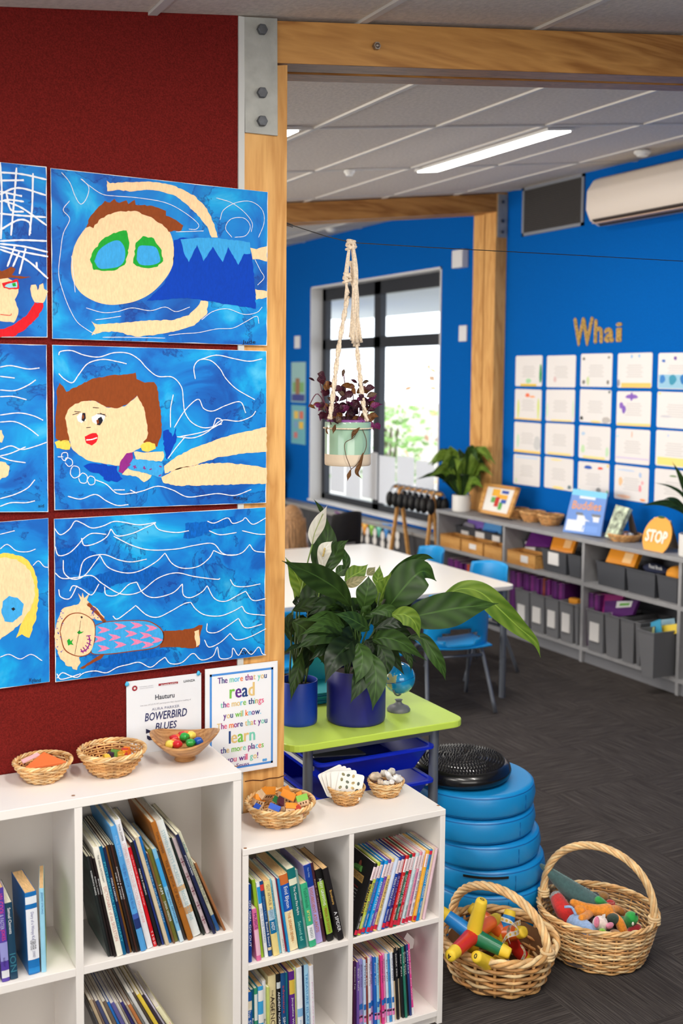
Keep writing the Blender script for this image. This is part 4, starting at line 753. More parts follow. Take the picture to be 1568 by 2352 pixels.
for i, (cn, cc) in enumerate(CB):
    px, py = ((236, 1733), (243, 1729), (254, 1730), (262, 1725), (272, 1724), (284, 1720), (291, 1726), (266, 1731), (280, 1729))[i]
    p = onZ(.845, px, py); p.x = max(B2[0] - .04, min(B2[0] + .045, p.x)); p.y = max(B2[1] - .045, min(B2[1] + .03, p.y))
    rbox('wooden_cube', f'{cn} wooden cube in the larger wicker bowl', 'block', (p.x, p.y, .850 + .004 * (i % 3)), (.017, .017, .017), M(cc, .5), i * 1.1, .3 * (i % 3 - 1))
# wooden bowl with a dipped rim
x, y = cell(418, 1688, .878, .083); B3 = (x, y)
BW = wood_mat('turned_wood', (196, 148, 96), (150, 100, 56), 'X', 2.2, .35)
t = thing('wooden_bowl', 'turned wooden bowl with uneven rim on the tall bookcase', 'bowl', (x, y, .8205)); mb = MB()
prof = [(.0, 0), (.026, 0), (.028, .004), (.024, .01), (.04, .018), (.064, .036), (.085, .056), (.089, .062), (.083, .064), (.06, .042), (.035, .024), (.0, .018)]
dip = lambda a, r, z: (.012 * math.cos(2 * a + .9) * (r / .088) ** 2 if z > .03 else 0)
mb.lathe(prof, (x, y, .8205), 48, sx=1.02, sy=.9, fz=dip); mb.build('bowl_body', BW, t, smooth=True, angle=50)
SW = [('red', (206, 30, 40)), ('orange', (240, 110, 40)), ('green', (40, 160, 60)), ('yellow', (236, 214, 90)), ('blue', (20, 80, 170))]
for i, (cn, ci) in enumerate(((0, 'round red'), (1, 'orange'), (2, 'green'), (3, 'pale yellow'), (4, 'blue'), (0, 'dark red'), (1, 'small orange'), (2, 'small green'), (3, 'yellow'), (0, 'red starry'), (1, 'deep orange'))):
    px, py = ((415, 1678), (408, 1690), (423, 1692), (443, 1684), (455, 1697), (397, 1690), (398, 1701), (437, 1701), (390, 1704), (407, 1704), (428, 1682))[i]
    p = onZ(.868, px, py); d = V((p.x - x, p.y - y)); 
    if d.length > .05: d = d.normalized() * .05
    mb = MB(); k_ = i
    mb.ball((x + d.x, y + d.y, .862 + (.006 if i in (0, 2, 3, 10) else 0)), (.0125, .0125, .0105), 16, 10, fn=lambda q: 1 + .16 * math.cos(5 * math.atan2(q.y, q.x) + k_) * (1 - q.z * q.z))
    tag(mb.build('rubber_shape', M(SW[cn][1], .35, coat=.3), smooth=True), f'{ci} rubber counting shape in the turned wooden bowl', 'toy')
# low bookcase: basket of little wooden houses
x, y = cell(640, 1848, .66, .09); y = min(y, -.115); B4 = (x, y)
wicker('wicker_bowl', 'wide wicker basket full of small wooden toy houses', x, y, .6175, .091, .086, .05, 9, 24, .0029, .55, group='wicker bowls on the white bookcases')
BEE = M((232, 200, 160), .6, var=.06); HO = [('orange', (236, 146, 40)), ('blue', (20, 80, 190)), ('green', (30, 120, 60)), ('dark plum', (80, 30, 44)), ('lime green', (120, 180, 50)), ('red', (190, 60, 40))]
HP = ((585, 1833, 0, 'leftmost'), (595, 1820, 0, 'tall back'), (612, 1832, 0, 'large'), (640, 1838, 2, 'small'), (652, 1822, 0, 'upright'), (662, 1840, 0, 'broad'), (585, 1855, 1, 'tilted'), (628, 1862, 1, 'forward'), (645, 1855, 3, 'low'), (672, 1855, 0, 'pale-walled'), (685, 1838, 0, 'right-hand'), (694, 1850, 4, 'corner'), (690, 1860, 5, 'front corner'))
for i, (px, py, ci, wd) in enumerate(HP):
    p = onZ(.668, px, py); d = V((p.x - x, p.y - y))
    if d.length > .066: d = d.normalized() * .066
    c = V((x + d.x, y + d.y, .66 + .010 * (i % 3) - (.004 if py > 1850 else 0))); s = .019 if i in (2, 5, 9) else .015
    R_ = Matrix.Translation(c) @ Matrix.Rotation(i * 1.7, 4, 'Z') @ Matrix.Rotation(.5 * math.sin(i * 2.3), 4, 'X') @ Matrix.Rotation(.4 * math.cos(i * 1.9), 4, 'Y')
    t = thing('toy_house', f'{wd} wooden toy house with {HO[ci][0]} roof in the wide wicker basket', 'toy house', c)
    MB().box((-s, -s * .6, -s * .7), (s, s * .6, s * .4), R_).build('house_body', BEE, t, bevel=.0008)
    mb = MB(); mb.prism([R_ @ V(q) for q in ((-s * 1.02, -s * .68, s * .4), (-s * 1.02, s * .68, s * .4), (-s * 1.02, 0, s * 1.25))], R_.to_3x3() @ V((s * 2.04, 0, 0))); mb.build('roof', M(HO[ci][1], .5), t)
    for wx in (-.5, .0, .5):
        MB().box((wx * s - s * .13, -s * .62, -s * .25), (wx * s + s * .13, -s * .6, s * .12), R_).build('window_hole', M((110, 76, 50), .8), t); MB().box((wx * s - s * .13, s * .6, -s * .25), (wx * s + s * .13, s * .62, s * .12), R_).build('window_hole', M((110, 76, 50), .8), t)
# basket of picture cards, basket of shells
x, y = cell(795, 1812, .655, .05); y = min(y, -.075)
wicker('wicker_bowl', 'little wicker basket holding square cards printed with shells', x, y, .6175, .05, .05, .042, 9, 18, .002, .6, group='wicker bowls on the white bookcases')
cardm = M((238, 236, 230), .5)
for i in range(5):
    t = thing('picture_card', ['front square card printed with green and brown shells', 'second card standing behind the front shell card', 'third card with an orange printed corner', 'fourth white card leaning in the little basket', 'rearmost white card leaning left in the little basket'][i], 'card', (x, y, .63))
    R_ = Matrix.Translation((x - .008 + .006 * (i == 0) - .005 * i, y - .022 + .011 * i, .672 + .004 * (i > 0))) @ Matrix.Rotation(-.46 + .03 * i, 4, 'Z') @ Matrix.Rotation(-.16 + .03 * i, 4, 'X') @ Matrix.Rotation((.2, -.05, -.2, -.32, -.42)[i], 4, 'Y')
    s = .036; q = [(s * cxx + .006 * math.cos(a) * 1, 0, s * czz + .006 * math.sin(a)) for (cxx, czz, a0) in ((.83, .83, 0), (-.83, .83, PI / 2), (-.83, -.83, PI), (.83, -.83, 1.5 * PI)) for a in (a0, a0 + PI / 4, a0 + PI / 2)]
    mb = MB(); mb.prism([R_ @ V(v) for v in q], R_.to_3x3() @ V((0, .0012, 0))); mb.build('card_sheet', cardm, t)
    if i == 0:
        for k in range(15):
            r1 = random.Random(k); u, w = (k % 4 - 1.5) * .0155 + r1.uniform(-.003, .003), (k // 4 - 1.4) * .0165 + r1.uniform(-.003, .003); mb = MB()
            mb.poly([R_ @ V((u + .0052 * math.cos(a) * math.cos(k) - .0038 * math.sin(a) * math.sin(k), -.0004, w + .0052 * math.cos(a) * math.sin(k) + .0038 * math.sin(a) * math.cos(k))) for a in [j * PI / 6 for j in range(12)]]); mb.build('printed_shell', M(((120, 116, 80), (90, 96, 80), (170, 150, 100), (70, 80, 70))[k % 4], .5, var=.35, scale=300), t)
    if i == 2: MB().poly([R_ @ V(v) for v in ((.01, -.0004, .012), (.022, -.0004, .012), (.022, -.0004, .028), (.01, -.0004, .028))]).build('printed_corner', M((236, 140, 40), .5), t)
x, y = cell(886, 1795, .655, .05); y = min(y, -.07)
wicker('wicker_bowl', 'little wicker basket heaped with pale seashells', x, y, .6175, .05, .05, .038, 8, 18, .002, .62, group='wicker bowls on the white bookcases')
SH = [M(c, .5, var=.18, scale=60, bump=.5, bscale=80) for c in ((226, 216, 204), (206, 186, 164), (236, 230, 222), (170, 164, 156))]
SL = ['large cream spiral shell at the left of the shell basket', 'dark grey round shell among pale shells', 'white pointed clam shell in the middle of the shell basket', 'pitted cream shell at the back of the shell basket', 'smooth white whelk at the right of the shell basket', 'small ribbed cockle at the front of the shell basket', 'worn brownish shell under the white clam', 'tiny pale shell beside the basket rim', 'knobbly beige shell atop the heap']
for i, (px, py, a, b_, c) in enumerate(((862, 1780, .02, .014, .015), (872, 1788, .008, .008, .007), (895, 1785, .012, .008, .026), (902, 1770, .014, .012, .014), (912, 1786, .012, .012, .02), (887, 1798, .012, .01, .009), (868, 1795, .013, .01, .009), (908, 1796, .009, .008, .008), (880, 1776, .015, .011, .011))):
    p = onZ(.672, px, py); d = V((p.x - x, p.y - y)); d = d if d.length < .034 else d.normalized() * .034
    mb = MB(); k_ = i
    mb.ball((x + d.x, y + d.y, .664 + .006 * (i in (0, 2, 3, 4, 8))), (a, b_, c), 18, 12, Matrix.Rotation(i * 1.3, 3, 'Y') @ Matrix.Rotation(i * .7, 3, 'Z'), fn=lambda q: (1 + .1 * math.sin(9 * q.z + 3 * math.atan2(q.y, q.x))) * (1 - .35 * max(0, q.z)))
    tag(mb.build('seashell', SH[(1, 3, 2, 0, 2, 0, 1, 2, 0)[i]], smooth=True), SL[i], 'shell')
# ================================================================== lime trolley table with trays, pots, globe
GZ = .735
t = thing('tray_trolley', 'lime green topped trolley table on grey legs behind the low bookcase', 'table', (1.63, .33, 0)); GT = (1.325, 1.938, .1, .62)
def rrect(x0, x1, y0, y1, r, z, n=5):
    out = []
    for (cx, cy, a0) in ((x1 - r, y1 - r, 0), (x0 + r, y1 - r, PI / 2), (x0 + r, y0 + r, PI), (x1 - r, y0 + r, 1.5 * PI)):
        out += [V((cx + r * math.cos(a0 + PI / 2 * k / n), cy + r * math.sin(a0 + PI / 2 * k / n), z)) for k in range(n + 1)]
    return out
LIME = M((190, 218, 84), .32, name='lime_laminate'); 
MB().prism(rrect(*GT, .045, GZ - .022), (0, 0, .022)).build('table_top', LIME, t, bevel=.003)
for (lx, ly) in ((1.405, .145), (1.845, .145), (1.405, .575), (1.845, .575)):
    mb = MB(); mb.tube([(lx, ly, .0), (lx, ly, GZ - .022)], .0155, 14); mb.build('leg', GREYM, t, smooth=True, angle=40)
for ly in (.145, .575): MB().box((1.405, ly - .01, GZ - .045), (1.845, ly + .01, GZ - .022)).build('rail', GREYM, t)
for z in (.645, .535): 
    for lx in (1.425, 1.825): MB().box((lx - .004, .15, z - .012), (lx + .004, .57, z)).build('runner', M((190, 194, 198), .5), t)
BLT = M((14, 40, 190), .3, name='blue_plastic')
def tray(label, z1, h=.075):
    x0, x1, y0, y1 = 1.432, 1.818, .118, .54; t = thing('storage_tray', label, 'tray', ((x0 + x1) / 2, (y0 + y1) / 2, z1 - h), 'blue storage trays in the trolley')
    mb = MB(); i_ = .03
    def ring(d, z): return rrect(x0 + d, x1 - d, y0 + d, y1 - d, .02, z, 3)
    rs = [ring(-.012, z1 - .008), ring(-.012, z1), ring(.0, z1), ring(.003, z1 - .004), ring(i_ + .002, z1 - h + .003)]; out = [ring(-.012, z1 - .008), ring(0, z1 - .01), ring(i_, z1 - h)]
    def loft(a, b_): n = len(a); mb.add(a + b_, [(j, (j + 1) % n, n + (j + 1) % n, n + j) for j in range(n)])
    for a, b_ in zip(rs, rs[1:]): loft(a, b_)
    for a, b_ in zip(out, out[1:]): loft(b_, a)
    mb.poly(rs[-1]); mb.poly(out[-1][::-1]); mb.build('tray_body', BLT, t, smooth=True, angle=35); return t
tray('blue plastic tray on the upper runners of the lime trolley', .664); tray('blue plastic tray on the lower runners of the lime trolley', .556)
for k, (a, b_, c) in enumerate(((1.52, .22, .02), (1.62, .3, -.2), (1.7, .24, .15))):
    mb = MB(); mb.box((-.09, -.06, 0), (.09, .06, .004), Matrix.Translation((a, b_, .66 + k * .008)) @ Matrix.Rotation(c, 4, 'Z') @ Matrix.Rotation(.1, 4, 'Y'))
    tag(mb.build('paper_folder', M(((90, 92, 100), (200, 200, 206), (60, 62, 70))[k], .5)), ['grey folder lying in the upper blue tray', 'pale folder lying in the upper blue tray', 'charcoal folder lying in the upper blue tray'][k], 'folder')
POT = M((28, 30, 120), .42, name='cobalt_glaze'); POT2 = M((16, 58, 170), .42, name='blue_glaze'); SOIL = M((46, 34, 28), 1, var=.3, scale=80, bump=1, bscale=120)
def pot(par, c, r, h, mat, soil=True):
    x, y, z = c; mb = MB(); mb.lathe([(0, 0), (r * .93, 0), (r * .98, .004), (r, .012), (r, h - .003), (r * .99, h), (r * .94, h), (r * .93, h - .02), (r * .92, h - .05)], c, 48); mb.build('pot_body', mat, par, smooth=True, angle=40)
    if soil: mb = MB(); mb.lathe([(r * .925, h - .022), (r * .6, h - .016), (0, h - .012)], c, 32); mb.build('soil', SOIL, par, smooth=True)
# ---- leaf maker
def leaf_mat(c1, c2, gloss=.35):
    m, nt, b, N, lk = nodes('leaf'); tc = N('UVMap'); sp = N('SeparateXYZ'); lk(tc.outputs[0], sp.inputs[0])
    ab = N('Math', operation='ABSOLUTE'); lk(sp.outputs[1], ab.inputs[0])
    a = N('Math', operation='MULTIPLY_ADD'); a.inputs[1].default_value = -7; lk(ab.outputs[0], a.inputs[0]); mt = N('Math', operation='MULTIPLY'); mt.inputs[1].default_value = 34; lk(sp.outputs[0], mt.inputs[0]); lk(mt.outputs[0], a.inputs[2])
    s = N('Math', operation='SINE'); lk(a.outputs[0], s.inputs[0]); n = N('TexNoise', Scale=9, Detail=3); t2 = N('TexCoord'); lk(t2.outputs['Object'], n.inputs[0])
    ma = N('Math', operation='MULTIPLY_ADD'); ma.inputs[1].default_value = .12; lk(s.outputs[0], ma.inputs[0]); lk(n.outputs[0], ma.inputs[2])
    r = ramp(N, [(.3, c1), (.7, c2)]); lk(ma.outputs[0], r.inputs[0]); 
    mid = N('Math', operation='LESS_THAN'); mid.inputs[1].default_value = .05; lk(ab.outputs[0], mid.inputs[0]); mx = N('Mix', data_type='RGBA'); lk(mid.outputs[0], mx.inputs[0]); lk(r.outputs[0], mx.inputs[6]); mx.inputs[7].default_value = L([min(255, q * 1.12 + 4) for q in c2])
    lk(mx.outputs[2], b.inputs['Base Color']); b.inputs['Roughness'].default_value = gloss; b.inputs['Specular IOR Level'].default_value = .3; bp = N('Bump', Strength=.25, Distance=.002); lk(s.outputs[0], bp.inputs['Height']); lk(bp.outputs[0], b.inputs['Normal'])
    tl = N('BsdfTranslucent'); lk(mx.outputs[2], tl.inputs[0]); ms = N('MixShader'); ms.inputs[0].default_value = .18; lk(b.outputs[0], ms.inputs[1]); lk(tl.outputs[0], ms.inputs[2]); lk(ms.outputs[0], nt.nodes['Material Output'].inputs[0]); return m
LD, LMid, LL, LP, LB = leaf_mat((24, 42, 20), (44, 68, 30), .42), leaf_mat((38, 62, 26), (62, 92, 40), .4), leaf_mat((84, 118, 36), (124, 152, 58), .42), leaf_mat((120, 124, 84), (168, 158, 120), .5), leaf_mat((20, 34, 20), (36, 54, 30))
def leaf(par, pts, wpx, mat, fold=.25, roll=0, name='leaf', wave=.06, peak=.45, n=7, base=.12, sharp=1.4):
    """pts: (px, py, Y) along the midrib from base to tip"""
    P = crom([onY(Y, px, py) for px, py, Y in pts], n); m = len(P); mb = MB(); mb.uv = []; cols = (-1, -.55, 0, .55, 1); ph = random.Random(str(pts)).uniform(0, 6)
    dist = (P[m // 2] - CAM).dot(AXF); W = wpx * dist / FPX / 2
    for i, p in enumerate(P):
        s = i / (m - 1); tg = (P[min(i + 1, m - 1)] - P[max(i - 1, 0)]).normalized(); vd = (p - CAM).normalized(); wv = tg.cross(vd).normalized(); nv = wv.cross(tg).normalized()
        if roll: Rr = Matrix.Rotation(math.radians(roll), 3, tg); wv = Rr @ wv; nv = Rr @ nv
        if nv.dot(vd) > 0: nv = -nv
        if s < peak: k = base + (1 - base) * math.sin(PI / 2 * s / peak) ** .9
        else: q = (s - peak) / (1 - peak); k = (math.cos(PI / 2 * q) ** sharp) * (1 - .12 * q)
        if i == m - 1: k = .015
        for c in cols:
            mb.v.append(p + wv * (W * k * c) + nv * (W * k * (fold * abs(c) + wave * math.sin(9 * s + ph + c * 2) * abs(c)))); mb.uv.append((s, c))
    for i in range(m - 1):
        for j in range(4): mb.f.append([i * 5 + j, i * 5 + j + 1, (i + 1) * 5 + j + 1, (i + 1) * 5 + j]); mb.mi.append(0)
    return mb.build(name, mat, par, smooth=True)
def stem(par, pts, r, mat, name='stem'):
    P = crom([onY(Y, px, py) for px, py, Y in pts], 5); mb = MB(); mb.tube(P, r if isinstance(r, float) else [r[0] + (r[1] - r[0]) * i / (len(P) - 1) for i in range(len(P))], 6); return mb.build(name, mat, par, smooth=True)
STM = M((60, 86, 36), .5, name='stem')
c1 = onZ(GZ, 817, 1652); PY = c1.y
pl1 = thing('peace_lily', 'bushy peace lily with broad dark leaves in large cobalt pot', 'plant', (c1.x, c1.y, GZ)); pot(pl1, (c1.x, c1.y, GZ), .0925, .168, POT)
y = PY
LV = [ # midrib pixels, depth, width px, material, fold, roll
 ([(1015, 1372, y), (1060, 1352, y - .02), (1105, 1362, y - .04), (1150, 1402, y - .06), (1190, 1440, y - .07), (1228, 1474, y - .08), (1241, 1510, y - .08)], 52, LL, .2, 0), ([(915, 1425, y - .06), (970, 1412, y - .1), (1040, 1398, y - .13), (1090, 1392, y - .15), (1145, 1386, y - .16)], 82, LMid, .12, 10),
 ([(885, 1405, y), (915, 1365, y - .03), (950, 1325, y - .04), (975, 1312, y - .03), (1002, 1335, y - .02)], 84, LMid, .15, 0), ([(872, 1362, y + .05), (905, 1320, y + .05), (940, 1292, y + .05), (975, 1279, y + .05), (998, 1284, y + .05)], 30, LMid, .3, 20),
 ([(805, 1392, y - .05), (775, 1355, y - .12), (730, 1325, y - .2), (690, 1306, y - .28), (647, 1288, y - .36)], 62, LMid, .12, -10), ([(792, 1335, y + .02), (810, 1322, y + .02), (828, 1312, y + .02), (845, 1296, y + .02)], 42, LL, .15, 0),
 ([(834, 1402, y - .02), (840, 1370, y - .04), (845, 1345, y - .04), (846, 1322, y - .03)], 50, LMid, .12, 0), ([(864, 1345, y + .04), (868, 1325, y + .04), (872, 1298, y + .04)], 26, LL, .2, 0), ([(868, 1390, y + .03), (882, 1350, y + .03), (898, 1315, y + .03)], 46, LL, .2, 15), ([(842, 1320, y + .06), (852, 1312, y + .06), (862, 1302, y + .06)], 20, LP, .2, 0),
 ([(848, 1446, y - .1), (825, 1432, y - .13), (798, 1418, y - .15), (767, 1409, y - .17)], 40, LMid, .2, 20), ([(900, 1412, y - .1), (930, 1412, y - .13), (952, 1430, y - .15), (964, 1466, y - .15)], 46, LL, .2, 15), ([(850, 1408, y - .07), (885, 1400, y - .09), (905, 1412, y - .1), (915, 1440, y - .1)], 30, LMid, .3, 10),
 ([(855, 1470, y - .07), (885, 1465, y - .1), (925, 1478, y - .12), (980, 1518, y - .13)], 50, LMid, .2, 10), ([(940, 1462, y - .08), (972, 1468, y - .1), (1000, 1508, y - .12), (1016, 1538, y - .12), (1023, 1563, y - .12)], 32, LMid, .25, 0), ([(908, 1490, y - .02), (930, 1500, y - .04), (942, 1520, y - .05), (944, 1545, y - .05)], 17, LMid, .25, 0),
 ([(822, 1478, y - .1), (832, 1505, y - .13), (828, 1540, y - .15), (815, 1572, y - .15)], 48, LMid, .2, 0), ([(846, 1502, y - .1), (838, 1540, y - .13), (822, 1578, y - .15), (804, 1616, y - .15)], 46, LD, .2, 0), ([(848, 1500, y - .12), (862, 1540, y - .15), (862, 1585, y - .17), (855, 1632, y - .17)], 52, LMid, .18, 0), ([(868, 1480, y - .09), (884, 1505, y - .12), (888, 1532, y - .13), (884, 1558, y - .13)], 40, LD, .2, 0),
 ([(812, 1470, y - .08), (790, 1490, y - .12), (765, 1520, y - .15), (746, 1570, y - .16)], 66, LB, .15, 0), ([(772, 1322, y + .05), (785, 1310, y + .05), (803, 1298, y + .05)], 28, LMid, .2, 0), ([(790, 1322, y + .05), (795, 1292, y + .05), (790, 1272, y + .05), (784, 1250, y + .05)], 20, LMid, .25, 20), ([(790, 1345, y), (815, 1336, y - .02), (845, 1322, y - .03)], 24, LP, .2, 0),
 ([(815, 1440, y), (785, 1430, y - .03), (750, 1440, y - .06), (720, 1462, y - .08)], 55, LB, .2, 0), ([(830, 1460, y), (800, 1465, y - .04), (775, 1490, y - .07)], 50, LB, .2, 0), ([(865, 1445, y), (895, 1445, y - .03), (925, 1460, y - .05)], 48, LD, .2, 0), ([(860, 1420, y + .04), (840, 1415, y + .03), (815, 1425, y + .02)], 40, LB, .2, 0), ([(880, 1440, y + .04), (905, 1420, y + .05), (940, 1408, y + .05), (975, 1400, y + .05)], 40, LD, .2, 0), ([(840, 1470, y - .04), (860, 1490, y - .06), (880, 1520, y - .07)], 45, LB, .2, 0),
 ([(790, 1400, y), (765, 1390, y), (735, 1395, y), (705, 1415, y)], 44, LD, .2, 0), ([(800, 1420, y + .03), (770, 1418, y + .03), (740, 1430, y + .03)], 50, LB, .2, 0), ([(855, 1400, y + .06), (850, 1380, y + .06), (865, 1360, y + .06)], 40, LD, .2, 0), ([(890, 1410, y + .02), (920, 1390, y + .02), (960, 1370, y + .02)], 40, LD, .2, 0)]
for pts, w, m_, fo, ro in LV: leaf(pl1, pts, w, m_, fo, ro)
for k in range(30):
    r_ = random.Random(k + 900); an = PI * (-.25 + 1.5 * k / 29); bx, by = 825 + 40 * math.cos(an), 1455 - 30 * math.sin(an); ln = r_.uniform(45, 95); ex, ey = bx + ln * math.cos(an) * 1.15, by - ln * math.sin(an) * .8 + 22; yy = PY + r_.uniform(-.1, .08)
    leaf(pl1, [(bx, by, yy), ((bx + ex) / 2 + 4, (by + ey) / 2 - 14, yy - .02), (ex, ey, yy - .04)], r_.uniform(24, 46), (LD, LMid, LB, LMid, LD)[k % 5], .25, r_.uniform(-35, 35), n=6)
for k in range(20):
    tx, ty = random.Random(k).choice([q[0][0][:2] for q in LV]); bx = 817 + random.Random(k + 50).uniform(-28, 28)
    stem(pl1, [(bx, 1572, PY), ((bx + tx) / 2, (1560 + ty) / 2 - 8, PY - .02), (tx, ty, PY - .03)], .0028, STM)
stem(pl1, [(830, 1560, PY), (872, 1410, PY), (890, 1365, PY), (925, 1310, PY + .04)], .0045, M((40, 44, 26), .6))
stem(pl1, [(880, 1500, y - .06), (910, 1480, y - .08), (945, 1460, y - .08)], .003, STM)
c2 = onZ(GZ, 684, 1658)
pl2 = thing('peace_lily', 'flowering peace lily with white blooms in smaller blue pot', 'plant', (c2.x, c2.y, GZ)); pot(pl2, (c2.x, c2.y, GZ), .0605, .135, POT2); y = c2.y
LV2 = [([(735, 1318, y), (738, 1280, y + .02), (752, 1235, y + .03), (750, 1188, y + .03)], 58, LMid, .15, 10), ([(745, 1322, y), (765, 1285, y + .01), (780, 1255, y), (800, 1240, y - .01)], 36, LMid, .3, 0), ([(738, 1178, y + .05), (736, 1168, y + .05), (720, 1146, y + .05)], 11, LMid, .2, 0), ([(682, 1392, y + .05), (690, 1350, y + .05), (676, 1315, y + .05), (655, 1280, y + .05)], 42, LL, .1, 0), ([(712, 1362, y + .03), (722, 1330, y + .03), (738, 1298, y + .03)], 34, LL, .2, 0),
 ([(695, 1400, y), (712, 1372, y), (738, 1358, y), (762, 1382, y - .02)], 56, LD, .15, 0), ([(672, 1402, y), (700, 1392, y - .02), (735, 1382, y - .04), (765, 1378, y - .05)], 30, LD, .2, 0), ([(672, 1428, y - .05), (700, 1445, y - .09), (725, 1480, y - .12), (748, 1532, y - .13)], 56, LMid, .2, 0), ([(692, 1500, y - .04), (685, 1535, y - .07), (675, 1570, y - .08), (667, 1612, y - .08)], 30, LMid, .2, 0), ([(690, 1482, y - .05), (672, 1486, y - .12), (648, 1505, y - .24)], 10, LD, .2, 0),
 ([(690, 1470, y), (712, 1482, y - .03), (706, 1520, y - .05), (690, 1545, y - .06)], 30, LB, .2, 0), ([(715, 1400, y), (728, 1420, y - .02), (720, 1470, y - .03)], 50, LB, .2, 0), ([(690, 1540, y + .02), (700, 1500, y + .02), (680, 1440, y + .02)], 34, LB, .2, 0), ([(725, 1440, y), (742, 1430, y), (760, 1445, y)], 26, LD, .2, 0), ([(665, 1470, y), (662, 1430, y), (675, 1400, y)], 26, LD, .2, 0), ([(693, 1555, y - .02), (697, 1540, y - .03), (704, 1558, y - .04)], 9, LMid, .2, 0)]
for pts, w, m_, fo, ro in LV2: leaf(pl2, pts, w, m_, fo, ro)
for k in range(12):
    r_ = random.Random(k + 400); bx, by = 692 + r_.uniform(-22, 22), 1500 - 10 * k; ex, ey = bx + r_.uniform(-18, 46), by + r_.uniform(-40, 30)
    leaf(pl2, [(bx, by, y + .03), ((bx + ex) / 2, (by + ey) / 2 - 12, y + .02), (ex, ey, y + .01)], r_.uniform(18, 32), (LD, LMid, LB)[k % 3], .25, r_.uniform(-30, 30), n=6)
for k, (tx, ty) in enumerate(((672, 1402), (690, 1430), (712, 1380), (735, 1318), (745, 1322), (700, 1470), (682, 1392), (665, 1450), (725, 1440))):
    bx = 682 + (k % 5 - 2) * 9; stem(pl2, [(bx, 1575, y), ((bx + tx) / 2, (1575 + ty) / 2, y), (tx, ty, y)], .003, STM)
SPA = leaf_mat((226, 226, 214), (240, 238, 228), .5)
b1 = leaf(pl2, [(717, 1250, y + .02), (720, 1225, y + .01), (732, 1200, y), (742, 1180, y), (751, 1161, y)], 32, SPA, .35, 10, 'spathe', .02, .42); b2 = leaf(pl2, [(739, 1312, y - .03), (741, 1285, y - .03), (745, 1265, y - .035), (752, 1253, y - .035), (763, 1243, y - .035)], 32, SPA, .2, 0, 'spathe', .02, .55)
stem(pl2, [(717, 1250, y + .02), (703, 1305, y + .02), (690, 1370, y + .02), (686, 1450, y + .02), (684, 1575, y)], .0022, M((120, 150, 70), .5)); stem(pl2, [(739, 1312, y - .03), (735, 1350, y - .02), (715, 1450, y), (700, 1575, y)], .0022, M((120, 150, 70), .5)); stem(pl2, [(717, 1250, y + .018), (722, 1225, y + .004), (733, 1200, y - .004), (742, 1180, y - .004)], .0012, M((170, 190, 110), .5))
mb = MB(); P = [onY(y - .045, 741, 1278), onY(y - .047, 744, 1268), onY(y - .047, 746, 1258)]; mb.tube(crom(P, 5), [.003] * 10 + [.0012], 8); mb.build('spadix', M((206, 176, 110), .8, var=.3, scale=300, bump=1, bscale=500), pl2, smooth=True)
# teal exercise books stacked behind the pots
for k in range(7):
    p = onZ(GZ, 742, 1618); mb = MB(); w_ = .004; z0 = GZ + .001 + k * .0052
    rbox('exercise_book', f'teal exercise book, {ordn(k)} from the bottom of the stack between the pots', 'book', (p.x + .03 + .003 * math.sin(k * 3), p.y + .105, z0 + .0025), (.16, .2, .0045), M((20, 160 - 6 * (k % 3), 168), .4), .08 * math.sin(k * 2))
rbox('exercise_book', 'teal folder standing upright behind the blue pots', 'book', (p.x + .035, min(.6, p.y + .2), GZ + .06), (.15, .012, .12), M((40, 176, 186), .4), .1)
# globe on a grey foot
g = onZ(GZ, 915, 1632); gt = thing('desk_globe', 'small blue desk globe on a grey foot', 'globe', (g.x, g.y, GZ)); gc = V((g.x + .002, g.y, 0)); gc.z = zat(gc.x, gc.y, 1557)
m, nt, b, N, lk = nodes('globe_map'); tc = N('TexCoord'); n = N('TexNoise', Scale=17, Detail=6, Roughness=.6); lk(tc.outputs['Object'], n.inputs[0]); r = ramp(N, [(.0, (0, 110, 190)), (.52, (20, 150, 215)), (.56, (60, 176, 220)), (.575, (206, 206, 150)), (.68, (190, 196, 120)), (.8, (170, 190, 110))]); lk(n.outputs[0], r.inputs[0]); lk(r.outputs[0], b.inputs['Base Color']); b.inputs['Roughness'].default_value = .12; b.inputs['Coat Weight'].default_value = .6
mb = MB(); mb.ball(gc, .051, 32, 20); mb.build('map_sphere', m, gt, smooth=True); GG = M((104, 106, 110), .4)
mb = MB(); mb.lathe([(0, 0), (.037, 0), (.038, .006), (.033, .013), (.02, .019), (.011, .025), (.009, .032), (.013, .036), (0, .037)], (g.x, g.y, GZ), 32); mb.build('foot', GG, gt, smooth=True, angle=45)
mb = MB(); mb.tube([gc + V((.054 * math.cos(a) * .8, .03 * math.cos(a), .056 * math.sin(a))) for a in [PI * (1.18 + .64 * k / 14) for k in range(15)]], .003, 6); mb.build('arm', GG, gt, smooth=True)
mb = MB(); mb.ribbon([gc + V((.0514 * math.cos(a), .0514 * math.sin(a), .012 * math.cos(a + .5))) for a in [2 * PI * k / 40 for k in range(41)]], .0016, (1, 0, 0)); mb.build('equator_line', M((20, 70, 150), .4), gt)
